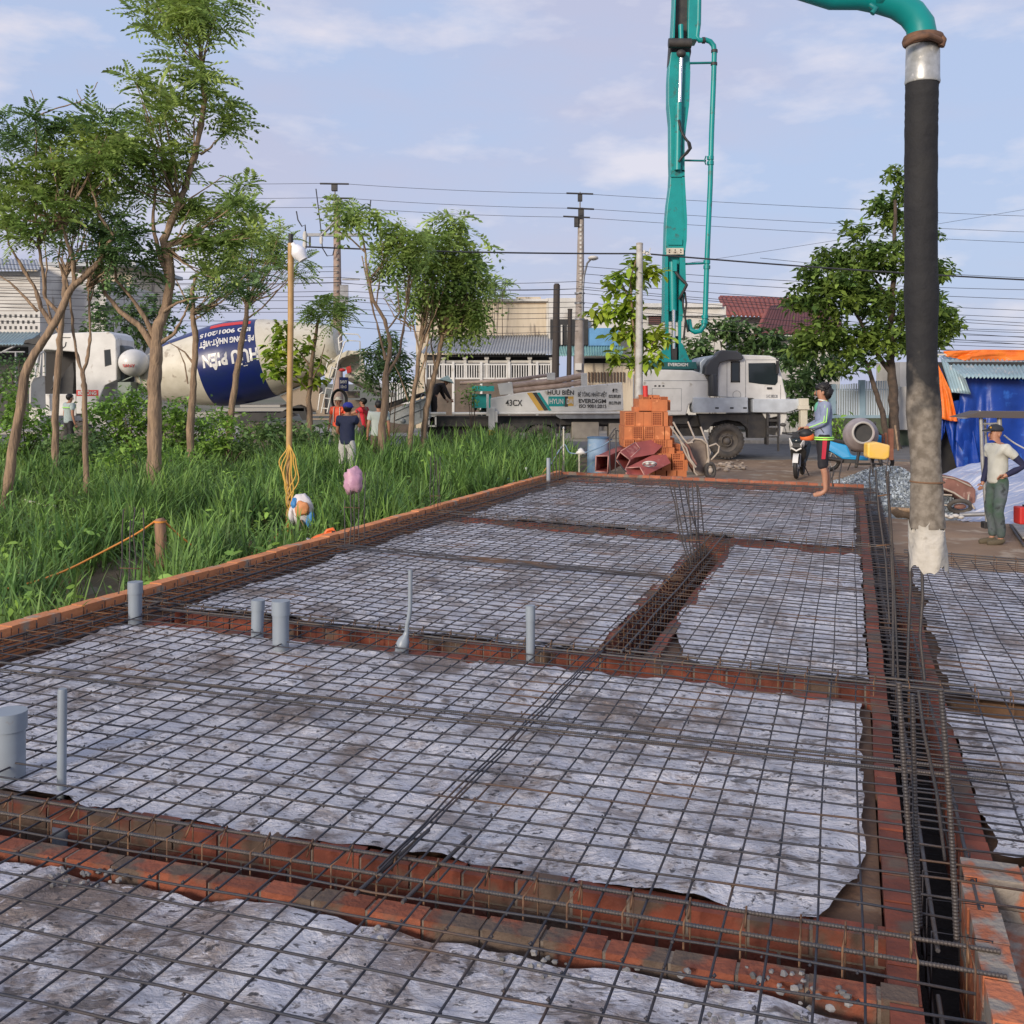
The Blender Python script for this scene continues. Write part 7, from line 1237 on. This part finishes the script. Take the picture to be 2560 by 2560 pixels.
# worker in the cap, hand on hip
g = GP(2492, 1362, -.45); OV2 = dict(le=(-.29, -.19, 1.12, .040), lw=(-.20, .01, .99, .027), lh=(-.17, .06, .97, (.02, .032)), re=(.22, -.01, 1.09, .04), rw=(.20, .08, .86, .026), rh=(.20, .10, .81, (.018, .03)), lk=(-.08, .05, .47, .055), la=(-.02, -.06, .09, .033), lc=(-.06, 0, .31, .05), lf=(-.0, .02, .035, (.036, .026)), lo=(.02, .11, .022, (.034, .018)), rk=(.12, .02, .47, .055), ra=(.14, -.04, .09, .033), rc=(.13, -.02, .31, .05), rf=(.15, .04, .035, (.036, .026)), ro=(.17, .13, .022, (.034, .018)), jaw=(.012, .04, 1.475, (.058, .062)), head=(.02, .03, 1.545, (.076, .088)))
def ex2(t, n):
    h = Vector(n['head'][:3]); ch(t, 'cap', mat('dark_cap', (.02, .022, .03), .8), lambda b: (b.ell(h+Vector((0, -.005, .062)), .096, .108, .075, 0, 18, 10, lambda x, y, z: (x, y, max(z, -.3))), b.prism([h+Vector((-.075, .07, .055)), h+Vector((-.05, .175, .035)), h+Vector((.05, .175, .035)), h+Vector((.075, .07, .055))], (0, 0, .012)))); ch(t, 'cap_badge', m_yellow, lambda b: b.box(h.x-.04, h.x-.02, h.y+.09, h.y+.10, h.z+.08, h.z+.10))
    for s in 'lr': S_, E_, W_ = (Vector(n[s+q][:3]) for q in 'sew'); ch(t, 'arm_sleeve', mat('navy_arm_sleeve', (.012, .014, .05), .8), lambda b: b.tube([S_.lerp(E_, .5), E_, E_.lerp(W_, .5), W_], [.055, .053, .046, .036], 12))
    ch(t, 'collar', mat('cream_shirt', (.52, .52, .46), .8), lambda b: b.tube([(.068*math.cos(a)+.004, .062*math.sin(a)+.004, 1.405) for a in [2*PI*i/20 for i in range(20)]], .016, 6, closed=True))
person('worker in dark cap, cream shirt and green trousers standing with hand on hip', g, 102, OV2, .955, mat('cream_shirt', (.52, .52, .46), .8, col2=(.44, .44, .38), scale=6), 'short', mat('muddy_green_trousers', (.04, .085, .05), .85, col2=(.13, .14, .17), scale=3, col3=(.03, .04, .04), s3=6), 'long', mat('muddy_shoe', (.10, .08, .05), .9), False, ex2, .026)
# workers in the grass
def cap_(m):
    def f(t, n): h = Vector(n['head'][:3]); ch(t, 'cap', m, lambda b: (b.ell(h+Vector((0, -.005, .055)), .10, .112, .085, 0, 18, 10, lambda x, y, z: (x, y, max(z, -.4))), b.prism([h+Vector((-.07, .07, .05)), h+Vector((-.045, .17, .03)), h+Vector((.045, .17, .03)), h+Vector((.07, .07, .05))], (0, 0, .012))))
    return f
q = P(868, 1100, 20); person('worker in a navy shirt, blue cap and white trousers, back turned, in the grass', (q.x, 20, -.46), -18, dict(re=(.24, .10, 1.20, .04), rw=(.14, .20, 1.42, .028), rh=(.12, .22, 1.47, (.018, .03)), le=(-.24, .04, 1.10, .04), lw=(-.18, .2, 1.0, .028), lh=(-.16, .24, .98, (.018, .03))), 1.0, mat('navy_shirt', (.015, .022, .06), .8), 'short', mat('white_trousers', (.55, .53, .49), .8), 'long', m_dark, True, cap_(mat('blue_cap', (.03, .04, .30), .7)), .03)
q = P(946, 1100, 23.4); person('worker in a pale shirt standing behind the stout tree trunk', (q.x, 23.4, -.46), 10, {}, 1.0, mat('pale_grey_green_shirt', (.42, .47, .44), .8), 'short', mat('brown_trousers', (.12, .08, .06), .8), 'long', m_dark, True, None, .05)
q = P(845, 1100, 27.6); person('worker in an orange red vest at the rear of the mixer truck, facing the viewer', (q.x, 27.6, -.46), 170, dict(le=(-.26, .05, 1.08, .04)), 1.0, mat('orange_red_vest', (.80, .10, .04), .6), 'short', mat('beige_trousers', (.35, .30, .22), .8), 'long', m_dark, True, lambda t, n: (ch(t, 'hat', m_cream, lambda b: (b.ell((0, .02, 1.60), .13, .13, .03), b.ell((0, .02, 1.63), .085, .09, .06))), ch(t, 'vest_stripe', m_cream, lambda b: (b.tube([(-.08, .12, 1.40), (-.09, .15, 1.2), (-.08, .14, 1.0)], .014, 5), b.tube([(.08, .12, 1.40), (.09, .15, 1.2), (.08, .14, 1.0)], .014, 5)))), .03)
q = P(908, 1100, 27.3); person('worker in a crimson shirt reaching left behind the navy shirted worker', (q.x, 27.3, -.46), 75, dict(le=(-.20, .24, 1.25, .04), lw=(-.14, .46, 1.22, .028), lh=(-.12, .51, 1.21, (.018, .03)), re=(.22, .2, 1.22, .04), rw=(.12, .40, 1.20, .028), rh=(.1, .45, 1.2, (.018, .03))), 1.0, mat('crimson_shirt', (.62, .02, .04), .7), 'short', mat('dark_trousers', (.06, .05, .06), .8), 'long', m_dark, True, None, .03)
q = P(1095, 1030, 29.5); zt = q.z
OVH = dict(chest=(0, .16, 1.16, (.155, .105)), upper=(0, .24, 1.22, (.11, .08)), waist=(0, .06, 1.03, (.13, .095)), neck=(0, .32, 1.25, .048), jaw=(0, .39, 1.25, (.058, .062)), head=(0, .42, 1.31, (.075, .088)), crown=(0, .43, 1.37, (.062, .07)), crowntip=(0, .43, 1.40, .03), ls=(-.17, .25, 1.21, .055), rs=(.17, .25, 1.21, .055), le=(-.2, .36, .98, .04), lw=(-.16, .46, .78, .027), lh=(-.15, .5, .74, (.018, .03)), re=(.2, .36, .98, .04), rw=(.16, .50, .80, .027), rh=(.15, .54, .76, (.018, .03)))
person('worker in dark clothes and a pale conical hat bending over the pump hopper', (q.x-.15, 29.6, zt-.38), -65, OVH, .95, mat('dark_brown_clothes', (.03, .022, .02), .85), 'long', mat('dark_brown_clothes', (0, 0, 0)), 'long', m_dark, False, lambda t, n: ch(t, 'conical_hat', mat('pale_green_hat', (.48, .58, .46), .6), lambda b: b.lathe((0, .42, 1.33), (.0, .25, 1), [(0, .24), (.012, .235), (.2, .01)], 26)), .03)
q = P(1150, 1030, 29.9); person('crouching worker in dark clothes seen past the leaves on the pump truck', (q.x+.75, 30.2, zt-.55), 40, {**OVH, 'lk': (-.12, .30, .60, .052), 'rk': (.12, .30, .60, .052)}, .75, mat('dark_green_clothes', (.02, .04, .035), .85), 'long', mat('dark_green_clothes', (0, 0, 0)), 'long', m_dark, True, None, .03)
q = P(172, 1100, 28.3); person('man in pale shirt with lime band beside the open door of the mixer truck', (q.x, 28.3, -.46), -40, {}, 1.0, mat('pale_green_shirt', (.42, .50, .48), .8), 'short', m_dark, 'long', m_dark, True, lambda t, n: ch(t, 'reflective_band', mlime, lambda b: b.tube([(.20*math.cos(a), .15*math.sin(a), 1.28) for a in [2*PI*i/28 for i in range(28)]], .018, 6, closed=True)), .04)
